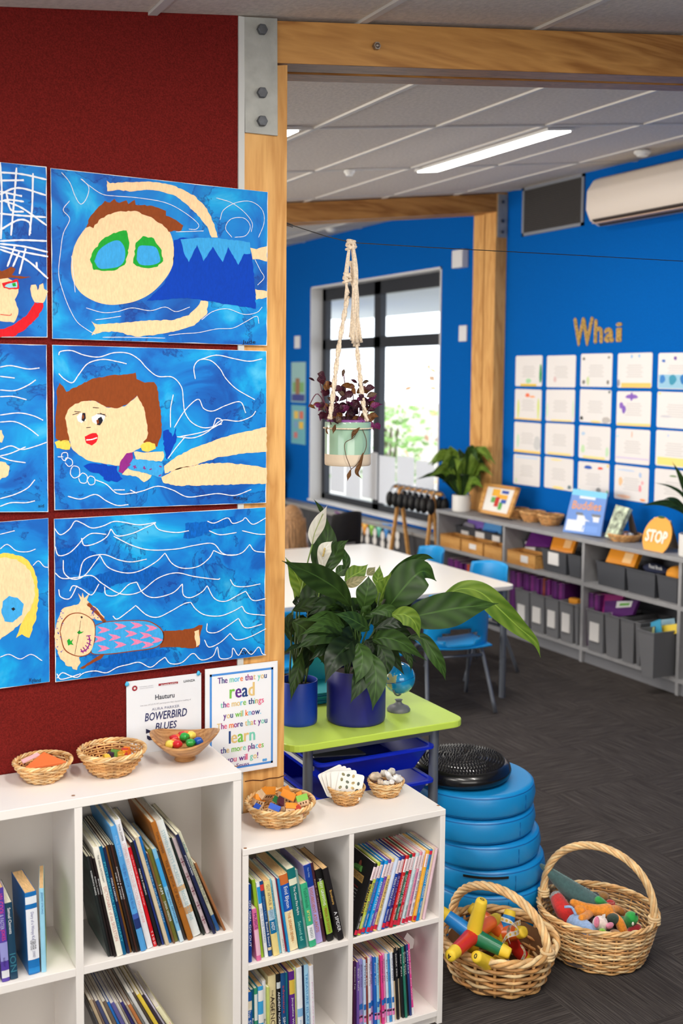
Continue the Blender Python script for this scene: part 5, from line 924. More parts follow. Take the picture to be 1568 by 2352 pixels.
# ================================================================== wire and hanging plant
HY = .06
wr_ = MB(); pts = [onY(HY, *q) for q in PX('657,513 700,527 750,543 803,556')] + [onY(HY, *q) for q in PX('820,558 1000,569 1300,585 1568,600')]; e = pts[-1] + (pts[-1] - pts[-2]) * 2.2; wr_.tube(pts + [V((4.6, HY, e.z))], .0013, 6)
tag(wr_.build('suspension_wire', M((70, 66, 60), .4, metal=.8), smooth=True), 'thin steel wire strung across the opening from the post', 'wire')
mb = MB()
for k in range(6): c = onY(HY, 658 + k * 2.6, 514 + k * 1); mb.tube([c + V((.0, .004 * math.cos(a), .004 * math.sin(a))) for a in [j * PI / 4 for j in range(8)]], .0008, 5, closed=True)
tag(mb.build('wire_coil', STEEL), 'coiled end of the steel wire beside the post', 'wire')
hp = thing('hanging_planter', 'celadon pot with trailing purple plant hung by macrame cords', 'plant', tuple(onY(HY, 798, 1070)))
CORD = M((222, 204, 180), .95, var=.1, scale=200, bump=.6, bscale=400, name='cotton_cord'); pc = onY(HY, 798, 1068); PR = .0665; zt = onY(HY, 798, 978).z - pc.z + .012
mb = MB(); mb.lathe([(0, 0), (PR * .96, 0), (PR * .995, .003), (PR, .012), (PR, .033)], pc, 48); mb.build('bare_band', M((214, 196, 172), .7), hp, smooth=True, angle=40)
mb = MB(); mb.lathe([(PR * 1.001, .033), (PR * 1.003, zt - .004), (PR * .985, zt), (PR * .95, zt), (PR * .94, zt - .03)], pc, 48); mb.build('pot_body', M((150, 184, 160), .14, coat=.5, name='celadon_glaze'), hp, smooth=True, angle=40)
mb = MB(); mb.lathe([(PR * .94, zt - .02), (0, zt - .012)], pc, 24); mb.build('soil', SOIL, hp, smooth=True)
mb = MB(); mb.lathe([(PR * .9, zt - .01), (PR * .92, zt + .006), (PR * .86, zt + .007), (PR * .85, zt - .01)], pc, 32); mb.build('inner_pot', M((120, 60, 130), .4), hp, smooth=True)
mb = MB(); mb.tube([pc + V(((PR + .003) * math.cos(a), (PR + .003) * math.sin(a), zt - .018 + .0006 * math.sin(40 * a))) for a in [2 * PI * k / 80 for k in range(80)]], .0022, 6, closed=True); mb.build('cord_ring', CORD, hp, smooth=True)
def braid(pts, name='knotted_cord', w=.0052, turns=15):
    P = crom([onY(Y, px, py) for px, py, Y in pts], 14); n = len(P); 
    for s_ in range(2):
        mb = MB(); out = []
        for i, p in enumerate(P):
            a = turns * 2 * PI * i / n * .5 + s_ * PI; tg = (P[min(i + 1, n - 1)] - P[max(i - 1, 0)]).normalized(); u = tg.cross(V((0, 1, 0))).normalized(); out.append(p + (u * math.cos(a) + V((0, 1, 0)) * math.sin(a)) * w * .55)
        mb.tube(out, [w * (.75 + .25 * abs(math.sin(i * 1.57))) for i in range(n)], 7); mb.build(name, CORD, hp, smooth=True)
braid([(798, 680, HY), (791, 720, HY - .03), (779, 790, HY - .05), (770, 860, HY - .065), (763, 920, HY - .07), (757, 963, HY - .068)], turns=9)
braid([(806, 600, HY + .01), (815, 700, HY), (820, 800, HY - .01), (826, 860, HY - .03), (833, 920, HY - .05), (842, 968, HY - .055)], turns=11)
for k in range(9):   # tassel strands
    x0 = 812 + (k % 5) * 3.0; ex = 804 + k * 3.2; mb = MB(); P = crom([onY(HY - .012 - .003 * (k % 3), *q) for q in ((808 + k % 3, 560), (812 + k * .9, 620), (x0 - 2, 700), (ex, 775 + (k * 7) % 22))], 6); mb.tube(P, [.004] * (len(P) - 2) + [.0036, .005], 7); mb.build('tassel_strand', CORD, hp, smooth=True)
for k in range(5):
    mb = MB(); P = crom([onY(HY - .012, *q) for q in ((803, 560), (800 - k, 600), (797 - k * 1.2, 640), (792 + k * 2.2, 690 - k * 4))], 6); mb.tube(P, .0032, 7); mb.build('tassel_strand', CORD, hp, smooth=True)
for (kx, ky, rr) in ((806, 560, .0115), (797, 636, .009)):  # wrapped knots
    for j in range(5):
        c = onY(HY - .006, kx, ky + j * 4 - 6); mb = MB(); mb.tube([c + V((rr * (.8 + .1 * j % 2) * math.cos(a), rr * math.sin(a), .004 * math.sin(a + j * 2))) for a in [i * PI / 8 for i in range(16)]], .0042, 7, closed=True); mb.build('knot', CORD, hp, smooth=True)
PU = [leaf_mat(a, b_, .4) for a, b_ in (((44, 20, 28), (76, 30, 44)), ((84, 24, 62), (126, 44, 100)), ((70, 50, 40), (120, 96, 76)), ((90, 56, 30), (140, 92, 48)))]
TL = [((745, 868), (728, 858), 20, 0), ((735, 862), (742, 885), 22, 0), ((722, 875), (707, 868), 6, 0), ((756, 905), (735, 900), 20, 0), ((785, 890), (768, 900), 18, 0), ((795, 885), (780, 900), 18, 0), ((790, 848), (786, 868), 8, 2), ((820, 880), (804, 872), 8, 0), ((832, 880), (848, 876), 10, 2), ((842, 912), (866, 904), 14, 2), ((850, 940), (872, 925), 16, 1), ((846, 938), (880, 928), 9, 1), ((737, 935), (720, 928), 12, 1), ((745, 932), (730, 945), 14, 1), ((738, 945), (735, 968), 10, 1), ((735, 925), (715, 935), 8, 3), ((708, 930), (725, 940), 8, 3), ((852, 968), (858, 990), 10, 1), ((862, 972), (872, 988), 16, 1), ((845, 970), (855, 962), 12, 1), ((838, 978), (846, 985), 12, 1), ((830, 960), (845, 972), 10, 3)]
rd = random.Random(3)
for k in range(110):
    a, b_ = rd.uniform(740, 852), rd.choice((rd.uniform(885, 972), rd.uniform(930, 972))); TL.append(((a, b_), (a + rd.choice((-1, 1)) * rd.uniform(8, 24), b_ + rd.uniform(-16, 14)), rd.uniform(10, 19), rd.choice((0, 0, 0, 1, 3, 2, 3))))
for k, ((a, b_), (c, d), w, mi) in enumerate(TL):
    Y = HY + rd.uniform(-.055, .05); leaf(hp, [(a, b_, Y), ((a + c) / 2, (b_ + d) / 2 - 2, Y - .004), (c, d, Y)], w, PU[mi], .25, rd.uniform(-30, 30), n=4)
TW = M((90, 62, 40), .8)
for s_ in (((760, 975), (745, 925), (735, 880)), ((775, 975), (772, 920), (765, 880)), ((800, 975), (795, 910), (789, 860)), ((820, 975), (830, 920), (838, 885)), ((835, 975), (850, 935), (866, 925)), ((760, 960), (730, 905), (708, 935)), ((825, 975), (845, 980), (868, 985)), ((810, 975), (812, 930), (808, 885))): stem(hp, [(a, b_, HY - .02) for a, b_ in s_], .0014, M((96, 40, 60), .6))
stem(hp, [(822, 985, HY - .07), (812, 1005, HY - .074), (792, 1018, HY - .075), (794, 1045, HY - .075), (800, 1062, HY - .075), (806, 1078, HY - .075)], .001, TW, 'dry_stem'); stem(hp, [(832, 985, HY - .07), (841, 1012, HY - .074), (838, 1035, HY - .075), (820, 1065, HY - .075), (806, 1078, HY - .075)], .001, TW, 'dry_stem')
for pts, w in (([(826, 982, HY - .072), (814, 995, HY - .075), (806, 1010, HY - .076)], 11), ([(834, 1040, HY - .078), (828, 1065, HY - .078), (820, 1085, HY - .078), (831, 1100, HY - .078)], 12), ([(806, 1078, HY - .078), (802, 1092, HY - .078), (797, 1106, HY - .078)], 10), ([(770, 975, HY - .07), (768, 985, HY - .072), (764, 998, HY - .072)], 10), ([(752, 980, HY - .07), (750, 990, HY - .07), (755, 1000, HY - .07)], 5)): leaf(hp, pts, w, leaf_mat((72, 46, 26), (120, 82, 46), .8), .5, 30, 'dry_leaf', .3)
# ================================================================== stack of round cushions
CU = M((22, 140, 206), .34, bump=.12, bscale=500, name='blue_vinyl'); CUS = M((14, 100, 168), .4)
base = V((2.066, .245)); rad = .2; hh_ = .0815; edges = (1243, 1250, 1247, 1237, 1225, 1225)
topz = 0
for k in range(6):
    z = k * hh_; c = V((base.x, base.y, z + hh_ * .5)); hr = V((AXR.x, AXR.y, 0)).normalized()
    for _ in range(4):
        ex = proj(c + hr * rad)[0]; c += hr * ((edges[k] - ex) * 3.55 / FPX)
    t = thing('round_cushion', f'blue vinyl round floor cushion, {ordn(k)} from the floor in the stack', 'cushion', (c.x, c.y, z), 'stacked blue floor cushions')
    mb = MB(); r_ = .018; P = [(0, .001), (rad - r_, .001)] + [(rad - r_ + r_ * math.sin(a), .001 + r_ - r_ * math.cos(a)) for a in (.4, .8, 1.2, 1.57)] + [(rad + .004, hh_ * .5)] + [(rad - r_ + r_ * math.cos(a), hh_ - .001 - r_ + r_ * math.sin(a)) for a in (0, .4, .8, 1.2)] + [(rad - r_, hh_ - .001), (rad * .6, hh_ + .0), (0, hh_ + .001)]
    mb.lathe(P, (c.x, c.y, z), 56); mb.build('cushion_body', CU, t, smooth=True)
    for zz in (.012, hh_ - .011): mb = MB(); mb.tube([(c.x + (rad - .004) * math.cos(a), c.y + (rad - .004) * math.sin(a), z + zz) for a in [2 * PI * j / 56 for j in range(56)]], .0028, 6, closed=True); mb.build('piping', CUS, t, smooth=True)
    a0 = -1.95 + .15 * k; mb = MB(); mb.tube([(c.x + (rad + .003) * math.cos(a0), c.y + (rad + .003) * math.sin(a0), z + q) for q in (.018, hh_ * .5, hh_ - .018)], .0012, 5); mb.build('seam', CUS, t)
    if k == 2: mb = MB(); mb.ribbon([(c.x + (rad + .0055) * math.cos(a), c.y + (rad + .0055) * math.sin(a), z + hh_ - .018) for a in [-2.5 + .09 * j for j in range(9)]], .008, (0, 1, .0)); mb.build('zip_gap', BLACK, t)
    topc = V((c.x, c.y, z + hh_))
# black air-filled balance disc with rubber spikes
dc = topc + V((-.042, .012, .001)); t = thing('balance_disc', 'black knobbly balance disc lying on top of the cushions', 'disc', dc); DR = .165
RUB = M((18, 18, 19), .25, coat=.3, name='black_rubber'); mb = MB(); mb.lathe([(0, 0), (DR * .86, 0), (DR * .97, .012), (DR, .028), (DR * .97, .044), (DR * .88, .054), (DR * .5, .063), (0, .066)], dc, 56); mb.build('disc_body', RUB, t, smooth=True)
mb = MB()
for ring in range(1, 15):
    rr = DR * .9 * ring / 15; n = max(6, int(2 * PI * rr / .0105))
    for j in range(n):
        a = 2 * PI * j / n + ring * .3; q = rr / DR; zz = .066 - .009 * q * q * 1.5; p = dc + V((rr * math.cos(a), rr * math.sin(a), zz - .001)); b_ = .0034
        mb.add([p + V((-b_, -b_, 0)), p + V((b_, -b_, 0)), p + V((b_, b_, 0)), p + V((-b_, b_, 0)), p + V((0, 0, .0085))], [(0, 1, 4), (1, 2, 4), (2, 3, 4), (3, 0, 4)])
tag(mb.build('spikes', M((30, 28, 27), .3), t), kind='stuff')
# ================================================================== floor baskets with toys
def handle(t, A, B, zt, r, z0, mats=CANE, strands=5):
    A, B = V(A), V(B); n = 44; mid = (A + B) / 2
    for s_ in range(strands):
        mb = MB(); out = []
        for i in range(n + 1):
            a = PI * i / n; p = mid + (A - mid) * math.cos(a); p = V((p.x, p.y, z0 + (zt - z0) * math.sin(a) ** .8)); u = (A - B).normalized(); tg = V((-u.x * math.sin(a), -u.y * math.sin(a), math.cos(a))).normalized(); v = V((-u.y, u.x, 0)); w = tg.cross(v); ph = i * .55 + s_ * 2 * PI / strands; out.append(p + (v * math.cos(ph) + w * math.sin(ph)) * r)
        mb.tube(out, r * .72, 6); mb.build('handle_strand', mats[(s_ * 2) % len(mats)], t, smooth=True)
    for e in (A, B):
        for j in range(3): mb = MB(); mb.tube([(e.x + r * 2.1 * math.cos(a), e.y + r * 2.1 * math.sin(a), z0 + .002 + j * r * 1.1) for a in [k * PI / 6 for k in range(12)]], r * .6, 6, closed=True); mb.build('binding', mats[2], t, smooth=True)
K1 = V((1.925, -.105)); r1 = math.radians(-70); u1 = V((math.cos(r1), math.sin(r1)))
t = wicker('willow_basket', 'open-weave willow basket full of foam number jacks', K1.x, K1.y, .004, .178, .165, .118, 9, 18, .0058, .74, r1, 'willow baskets with handles on the carpet')
handle(t, (K1.x - u1.x * .17, K1.y - u1.y * .17, 0), (K1.x + u1.x * .175, K1.y + u1.y * .175, 0), zat(K1.x, K1.y, 2042), .0085, .12)
K2 = V((2.285, -.135)); r2 = math.radians(-58); u2 = V((math.cos(r2), math.sin(r2)))
t = wicker('willow_basket', 'close-woven willow basket full of soft toys', K2.x, K2.y, .004, .185, .168, .142, 20, 26, .0036, .76, r2, 'willow baskets with handles on the carpet')
handle(t, (K2.x - u2.x * .178, K2.y - u2.y * .178, 0), (K2.x + u2.x * .178, K2.y + u2.y * .178, 0), zat(K2.x, K2.y, 1945), .0075, .145, strands=6)
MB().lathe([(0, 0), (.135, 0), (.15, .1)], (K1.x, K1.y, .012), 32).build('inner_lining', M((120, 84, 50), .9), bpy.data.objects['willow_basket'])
FY_ = M((236, 200, 50), .55, name='foam_yellow')
def jack(label, c, arms):
    t = thing('foam_jack', label, 'toy', c); mb = MB(); mb.ball(c, .027, 20, 14); mb.build('hub', FY_, t, smooth=True)
    for (e, col, dg) in arms:
        e = V(e); d = e - c; n = d.normalized(); ln = d.length
        mb = MB(); mb.tube([c + n * .012, c + n * .03, c + n * (ln * .75)], [.026, .0225, .019], 16); mb.build('arm', M(col, .4, coat=.2), t, smooth=True, angle=50)
        mb = MB(); mb.tube([c + n * (ln * .75), c + n * (ln * .94), c + n * (ln * .985), c + n * ln], [.0192, .0172, .0155, .009], 16); mb.build('arm_tip', FY_, t, smooth=True, angle=60)
        if dg:
            u = n.cross(V((0, 0, 1))); u = u.normalized() if u.length > .1 else V((1, 0, 0)); v = u.cross(n) * -1; vd = (CAM - e).normalized()
            if u.cross(v).dot(n) < 0: u = -u
            mb = MB(); text(mb, dg, c + n * (ln + .0006), u, v, h=.014, bold=.0004); mb.build('numeral', BLACK, t)
    return t
RD, GN, BL_, ORG, YLW = (206, 40, 30), (10, 110, 70), (20, 130, 206), (236, 104, 30), (236, 200, 50)
J1 = onY(-.145, 1085, 2148)
jack('foam jack with red, green, blue and yellow arms at front of basket', J1, [(onY(-.17, 1107, 2066), YLW, '0'), (onY(-.235, 1032, 2197), RD, '4'), (onY(-.235, 1172, 2192), GN, '3'), (onY(-.06, 1008, 2090), BL_, ''), (onY(-.06, 1142, 2108), ORG, ''), (onY(-.12, 1080, 2215), YLW, '')])
J2 = onY(-.06, 1160, 2145)
jack('foam jack with blue and orange arms at the back of the willow basket', J2, [(onY(-.04, 1172, 2090), BL_, ''), (onY(-.14, 1204, 2140), ORG, ''), (onY(0, 1112, 2165), YLW, ''), (onY(-.1, 1215, 2215), RD, ''), (onY(.03, 1078, 2082), ORG, '2'), (onY(-.06, 1150, 2220), YLW, '')])
J3 = onY(-.19, 1135, 2222)
jack('foam jack with yellow numbered arm lying low in the willow basket', J3, [(onY(-.235, 1092, 2196), YLW, '0'), (onY(-.2, 1190, 2235), GN, ''), (onY(-.14, 1075, 2235), RD, ''), (onY(-.12, 1160, 2190), YLW, '')])
RIB = M((214, 206, 190), .7)
for k, pts in enumerate((((1150, 2110, -.1), (1175, 2120, -.12), (1190, 2140, -.15), (1165, 2150, -.16), (1150, 2175, -.16)), ((1155, 2195, -.21), (1170, 2212, -.23), (1178, 2235, -.22)), ((1196, 2170, -.13), (1205, 2190, -.15), (1195, 2215, -.16), (1205, 2235, -.15)), ((1195, 2118, -.06), (1180, 2125, -.08), (1165, 2140, -.12), (1170, 2165, -.16)))):
    P = crom([onY(c, a, b_) for a, b_, c in pts], 8); t = thing('spotted_ribbon', ['spotted ribbon looped over the yellow jack hub', 'short spotted ribbon end beside the green jack arm', 'spotted ribbon hanging below the orange jack arm', 'spotted ribbon lying behind the orange jack arm'][k], 'ribbon', P[0]); mb = MB(); mb.ribbon(P, .014, (.5, -.8, .2)); mb.build('ribbon_band', RIB, t, solid=.0006)
    for j in range(1, len(P) - 1, 3):
        q = P[j] + (CAM - P[j]).normalized() * .0014; mb = MB(); tg = (P[j + 1] - P[j - 1]).normalized(); s_ = tg.cross(V((.5, -.8, .2))).normalized(); mb.poly([q + tg * .0042 * math.cos(a) + s_ * .0042 * math.sin(a) for a in [i * PI / 5 for i in range(10)]]); mb.build('spot', M(((40, 110, 150), (210, 170, 60), (80, 160, 100))[j % 3], .7), t)
# ---- soft toys
def plush(c): return M(c, .95, var=.08, scale=120, bump=.7, bscale=350, sheen=.4, name='plush')
def toy(label, loc): return thing('soft_toy', label, 'soft toy', loc)
def blob(par, name, c, r, col, M4=None, fn=None): mb = MB(); mb.ball(c, r, 18, 12, M4, fn=fn); return mb.build(name, plush(col), par, smooth=True)
def limb(par, name, pts, rs, col): P = crom(pts, 5); mb = MB(); n = len(P); mb.tube(P, [rs[0] + (rs[1] - rs[0]) * i / (n - 1) for i in range(n)], 12); o = mb.build(name, plush(col), par, smooth=True); MBb = MB(); MBb.ball(P[-1], rs[1], 12, 8); MBb.build(name + '_end', plush(col), par, smooth=True); return o
Q = lambda a, b_, Y: onY(Y, a, b_)
TEAL = (66, 96, 96)
t = toy('dark teal plush crocodile with tail poking over the basket rim', Q(1330, 2050, -.08)); P = crom([Q(1240, 1985, .03), Q(1275, 2015, -.01), Q(1315, 2048, -.05), Q(1370, 2090, -.1)], 8); mb = MB(); n = len(P); mb.tube(P, [.004 + .038 * (i / (n - 1)) ** .8 for i in range(n)], 14); mb.build('body', plush(TEAL), t, smooth=True)
mb = MB()
for i in range(2, n - 1):
    r_ = .004 + .038 * (i / (n - 1)) ** .8; tg = (P[i + 1] - P[i]).normalized(); up = (V((0, 0, 1)) - tg * tg.z).normalized(); b0 = P[i] + up * r_ * .96
    for f in (0, .5): q = b0 + tg * .008 * f; mb.add([q - tg * .004, q + tg * .004, q + up * .006], [(0, 1, 2)])
mb.build('back_fringe', plush((120, 150, 150)), t)
t = toy('red plush tube with pale blue and yellow body behind basket rim', Q(1300, 2090, -.09)); limb(t, 'red_body', [Q(1278, 2062, -.03), Q(1290, 2085, -.07), Q(1308, 2112, -.1)], (.022, .03), (206, 40, 36)); limb(t, 'grey_end', [Q(1272, 2052, -.02), Q(1278, 2062, -.03)], (.02, .021), (150, 150, 150))
t = toy('pale blue and yellow plush bundle at the front of the toys', Q(1340, 2135, -.17)); limb(t, 'blue_body', [Q(1318, 2120, -.13), Q(1335, 2132, -.17), Q(1350, 2145, -.2)], (.03, .032), (150, 180, 222)); limb(t, 'yellow_end', [Q(1352, 2148, -.2), Q(1366, 2156, -.23)], (.026, .02), (236, 206, 90)); limb(t, 'string_arm', [Q(1296, 2083, -.12), Q(1312, 2084, -.13), Q(1322, 2100, -.14)], (.004, .004), (150, 180, 222))
t = toy('orange long-limbed plush animal sprawled across the basket', Q(1385, 2088, -.14)); OG = (226, 140, 40); limb(t, 'body', [Q(1345, 2086, -.13), Q(1372, 2092, -.15), Q(1395, 2092, -.16)], (.016, .022), OG); limb(t, 'leg', [Q(1345, 2086, -.13), Q(1332, 2080, -.12), Q(1316, 2073, -.11)], (.016, .011), OG); limb(t, 'leg', [Q(1355, 2096, -.14), Q(1345, 2105, -.16), Q(1336, 2108, -.17)], (.014, .011), OG); limb(t, 'arm', [Q(1395, 2092, -.16), Q(1415, 2088, -.15), Q(1428, 2095, -.15)], (.013, .012), OG); limb(t, 'arm', [Q(1398, 2098, -.17), Q(1420, 2115, -.2), Q(1430, 2140, -.22)], (.012, .016), OG); blob(t, 'head', Q(1332, 2092, -.13), (.02, .02, .018), OG)
t = toy('white plush pig with pink ears and lime collar', Q(1378, 2120, -.2)); blob(t, 'head', Q(1378, 2122, -.2), .024, (232, 214, 206)); blob(t, 'ear', Q(1370, 2118, -.225), (.01, .006, .018), (226, 130, 160)); blob(t, 'ear', Q(1400, 2126, -.225), (.015, .006, .01), (226, 140, 170)); blob(t, 'collar', Q(1382, 2142, -.235), (.014, .01, .013), (150, 206, 80)); limb(t, 'ribbon_tail', [Q(1388, 2140, -.24), Q(1402, 2150, -.245), Q(1412, 2158, -.25)], (.005, .005), (160, 210, 90)); rbox_ = MB(); rbox_.box((-.006, -.0005, -.008), (.006, .0005, .008), Matrix.Translation(Q(1386, 2106, -.21))); rbox_.build('care_tag', PAPER, t)
t = toy('green plush dinosaur head with open red mouth by the basket rim', Q(1450, 2115, -.22)); blob(t, 'head', Q(1450, 2108, -.22), (.02, .022, .019), (30, 150, 60)); limb(t, 'neck', [Q(1425, 2120, -.17), Q(1440, 2125, -.2), Q(1448, 2112, -.22)], (.022, .02), (24, 120, 50)); blob(t, 'jaw', Q(1455, 2136, -.235), (.027, .018, .012), (150, 24, 36), Matrix.Rotation(-.4, 3, 'Y')); blob(t, 'tooth', Q(1453, 2122, -.245), (.004, .003, .006), (240, 236, 226)); blob(t, 'muzzle_patch', Q(1460, 2145, -.25), (.009, .006, .008), (226, 214, 200)); blob(t, 'eye', Q(1461, 2100, -.24), .004, (16, 16, 16))
t = toy('rounded green plush limb sticking up behind orange animal', Q(1375, 2070, -.12)); limb(t, 'limb', [Q(1392, 2085, -.12), Q(1382, 2074, -.12), Q(1374, 2068, -.12)], (.014, .013), (40, 150, 70))
t = toy('small red plush with white lettering at the back of toys', Q(1400, 2078, -.1)); blob(t, 'body', Q(1400, 2078, -.1), (.02, .014, .016), (190, 30, 36)); mb = MB(); text(mb, 'CYCLE', Q(1400, 2074, -.118), (.9, -.43, 0), (0, 0, 1), w=.026, h=.006); mb.build('lettering', PAPER, t)
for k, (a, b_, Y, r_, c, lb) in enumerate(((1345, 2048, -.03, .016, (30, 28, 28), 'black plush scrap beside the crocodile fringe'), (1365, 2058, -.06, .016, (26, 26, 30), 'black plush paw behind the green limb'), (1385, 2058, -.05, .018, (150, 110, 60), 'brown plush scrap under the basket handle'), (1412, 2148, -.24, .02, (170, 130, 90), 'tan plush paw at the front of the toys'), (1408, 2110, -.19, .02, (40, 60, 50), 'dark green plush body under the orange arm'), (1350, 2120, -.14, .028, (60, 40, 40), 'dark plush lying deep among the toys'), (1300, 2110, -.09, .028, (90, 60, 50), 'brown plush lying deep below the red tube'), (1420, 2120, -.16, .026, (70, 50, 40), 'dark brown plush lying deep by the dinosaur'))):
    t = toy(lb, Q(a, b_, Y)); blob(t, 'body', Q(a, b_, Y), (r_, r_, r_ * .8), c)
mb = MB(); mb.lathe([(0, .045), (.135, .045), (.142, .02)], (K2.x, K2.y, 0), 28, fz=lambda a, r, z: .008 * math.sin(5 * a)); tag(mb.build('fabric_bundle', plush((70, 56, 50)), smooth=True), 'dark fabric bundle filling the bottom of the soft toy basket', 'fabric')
# ================================================================== far classroom
XW = 4.95
# ---- air conditioner, grille, detectors, small wall boxes
ac = thing('air_conditioner', 'white wall-mounted air conditioner high on the blue wall', 'air conditioner', (XW - .1, 2.7, 2.8)); z0, z1 = 2.80, 3.11; AY1 = onX(XW - .21, 1348, 470).y
prof = [(XW, z0 + .02), (XW - .12, z0), (XW - .19, z0 + .03), (XW - .225, z0 + .1), (XW - .22, z0 + .22), (XW - .17, z1 - .02), (XW - .12, z1), (XW, z1)]
mb = MB(); mb.prism([(a, AY1, b_) for a, b_ in prof], (0, -1.0, 0)); mb.build('casing', M((226, 214, 202), .4), ac, bevel=.012, smooth=True, angle=35)
mb = MB(); mb.prism([(XW - .195, AY1 - .04, z0 + .026), (XW - .13, AY1 - .04, z0 - .002), (XW - .13, AY1 - .04, z0 + .004), (XW - .2, AY1 - .04, z0 + .036)], (0, -.92, 0)); mb.build('outlet_slot', M((60, 50, 46), .7), ac)
mb = MB(); mb.box((XW - .2, AY1 - .96, z0 + .01), (XW - .15, AY1 - .04, z0 + .014), None); mb.build('louvre', M((226, 190, 160), .5), ac)
vq = [onX(XW - .012, *p) for p in ((1200, 432), (1341, 405), (1341, 515), (1199, 543))]; vy0, vy1 = vq[1].y, vq[0].y; vz1, vz0 = vq[0].z, vq[3].z
vt = thing('air_vent', 'dark mesh air vent in a grey frame on the blue wall', 'vent', (XW, (vy0 + vy1) / 2, vz0)); MB().box((XW - .006, vy0 + .02, vz0 + .02), (XW - .002, vy1 - .02, vz1 - .02)).build('backing', M((40, 38, 38), .9), vt)
for a in ((vy0, vy1, vz0, vz0 + .022), (vy0, vy1, vz1 - .022, vz1), (vy0, vy0 + .022, vz0, vz1), (vy1 - .022, vy1, vz0, vz1)): MB().box((XW - .014, a[0], a[2]), (XW - .001, a[1], a[3])).build('frame', M((130, 134, 142), .5), vt)
for k in range(22): z = vz0 + .03 + k * (vz1 - vz0 - .06) / 21; MB().box((XW - .011, vy0 + .02, z), (XW - .007, vy1 - .02, z + .004)).build('slat', M((78, 74, 72), .7), vt)
for k, (px, py, r_, lb) in enumerate(((1475, 346, .05, 'white smoke detector on the ceiling above air conditioner'), (802, 390, .03, 'small white sprinkler rose on the ceiling over the wire'), (760, 524, .05, 'white smoke detector on the ceiling beyond the far beam'))):
    p = onC(px, py); mb = MB(); mb.lathe([(0, -.03), (r_ * .6, -.03), (r_ * .75, -.018), (r_, -.012), (r_, .0), (0, 0)], (p.x, p.y, p.z - .004 + CS * 0), 24); tag(mb.build('smoke_detector', M((226, 224, 220), .5), smooth=True, angle=40), lb, 'detector')
def wallbox(name, lb, cat, px0, py0, px1, py1, th, mat, x=XW):
    a, b_ = onX(x, px0, py0), onX(x, px1, py1); return tag(MB().box((x - th, b_.y, b_.z), (x - .0005, a.y, a.z)).build(name, mat, bevel=.004), lb, cat)
wallbox('alarm_sensor', 'white alarm box on blue wall between window and post', 'alarm', 1052, 577, 1075, 614, .06, M((222, 222, 224), .4)); wallbox('light_switch', 'white switch plate on blue wall between window and post', 'switch', 1056, 748, 1073, 784, .012, M((222, 222, 224), .5)); wallbox('light_switch', 'white switch plate on blue wall beyond the window', 'switch', 678, 772, 690, 800, .012, M((222, 222, 224), .5))
def wposter(lb, px0, py0, px1, py1, base, deco):
    a, b_ = onX(XW - .004, px0, py0), onX(XW - .004, px1, py1); t = thing('wall_poster', lb, 'poster', (XW - .004, (a.y + b_.y) / 2, b_.z)); MB().box((XW - .004, b_.y, b_.z), (XW - .001, a.y, a.z)).build('paper_sheet', base, t)
    for k, (u0, v0, u1, v1, c) in enumerate(deco): MB().poly([(XW - .0046 - .0002 * k, a.y + (b_.y - a.y) * u, a.z + (b_.z - a.z) * v) for u, v in ((u0, v0), (u1, v0), (u1, v1), (u0, v1))]).build('printed_shape', M(c, .6), t)
wposter('narrow green poster with a brown figure beyond the window', 669, 832, 701, 925, M((150, 190, 190), .6), [(.1, .5, .9, .75, (120, 170, 110)), (.3, .4, .6, .85, (150, 110, 80)), (.05, .8, .95, .97, (60, 70, 140))])
wposter('narrow teal poster with coloured dots beyond the window', 669, 930, 701, 1022, M((110, 176, 186), .6), [(.2, .15, .5, .35, (226, 190, 90)), (.58, .15, .85, .35, (210, 110, 90)), (.55, .42, .85, .6, (230, 190, 70)), (.2, .7, .45, .85, (206, 120, 120)), (.2, .42, .45, .58, (120, 160, 200))])
# ---- cut-out letters
LM = M((150, 120, 60), .8, var=.5, scale=90)
for ch, x0, y0, x1, y1, lb in (('W', 1318, 733, 1360, 792, 'tall patterned brown cut-out letter W on blue wall'), ('h', 1366, 736, 1382, 786, 'patterned brown cut-out letter h on blue wall'), ('a', 1389, 755, 1408, 784, 'patterned brown cut-out letter a on blue wall'), ('i', 1415, 742, 1427, 784, 'patterned brown cut-out letter i on blue wall')):
    a, b_ = onX(XW - .004, x0, y0), onX(XW - .004, x1, y1); mb = MB(); text(mb, ch, (XW - .0042, (a.y + b_.y) / 2, (a.z + b_.z) / 2), (0, -1, 0), (0, 0, 1), w=a.y - b_.y, h=a.z - b_.z, bold=.003 if ch == 'i' else .007)
    tag(mb.build('cutout_letter', LM, solid=.002), lb, 'letter', 'cut-out letters spelling a word')
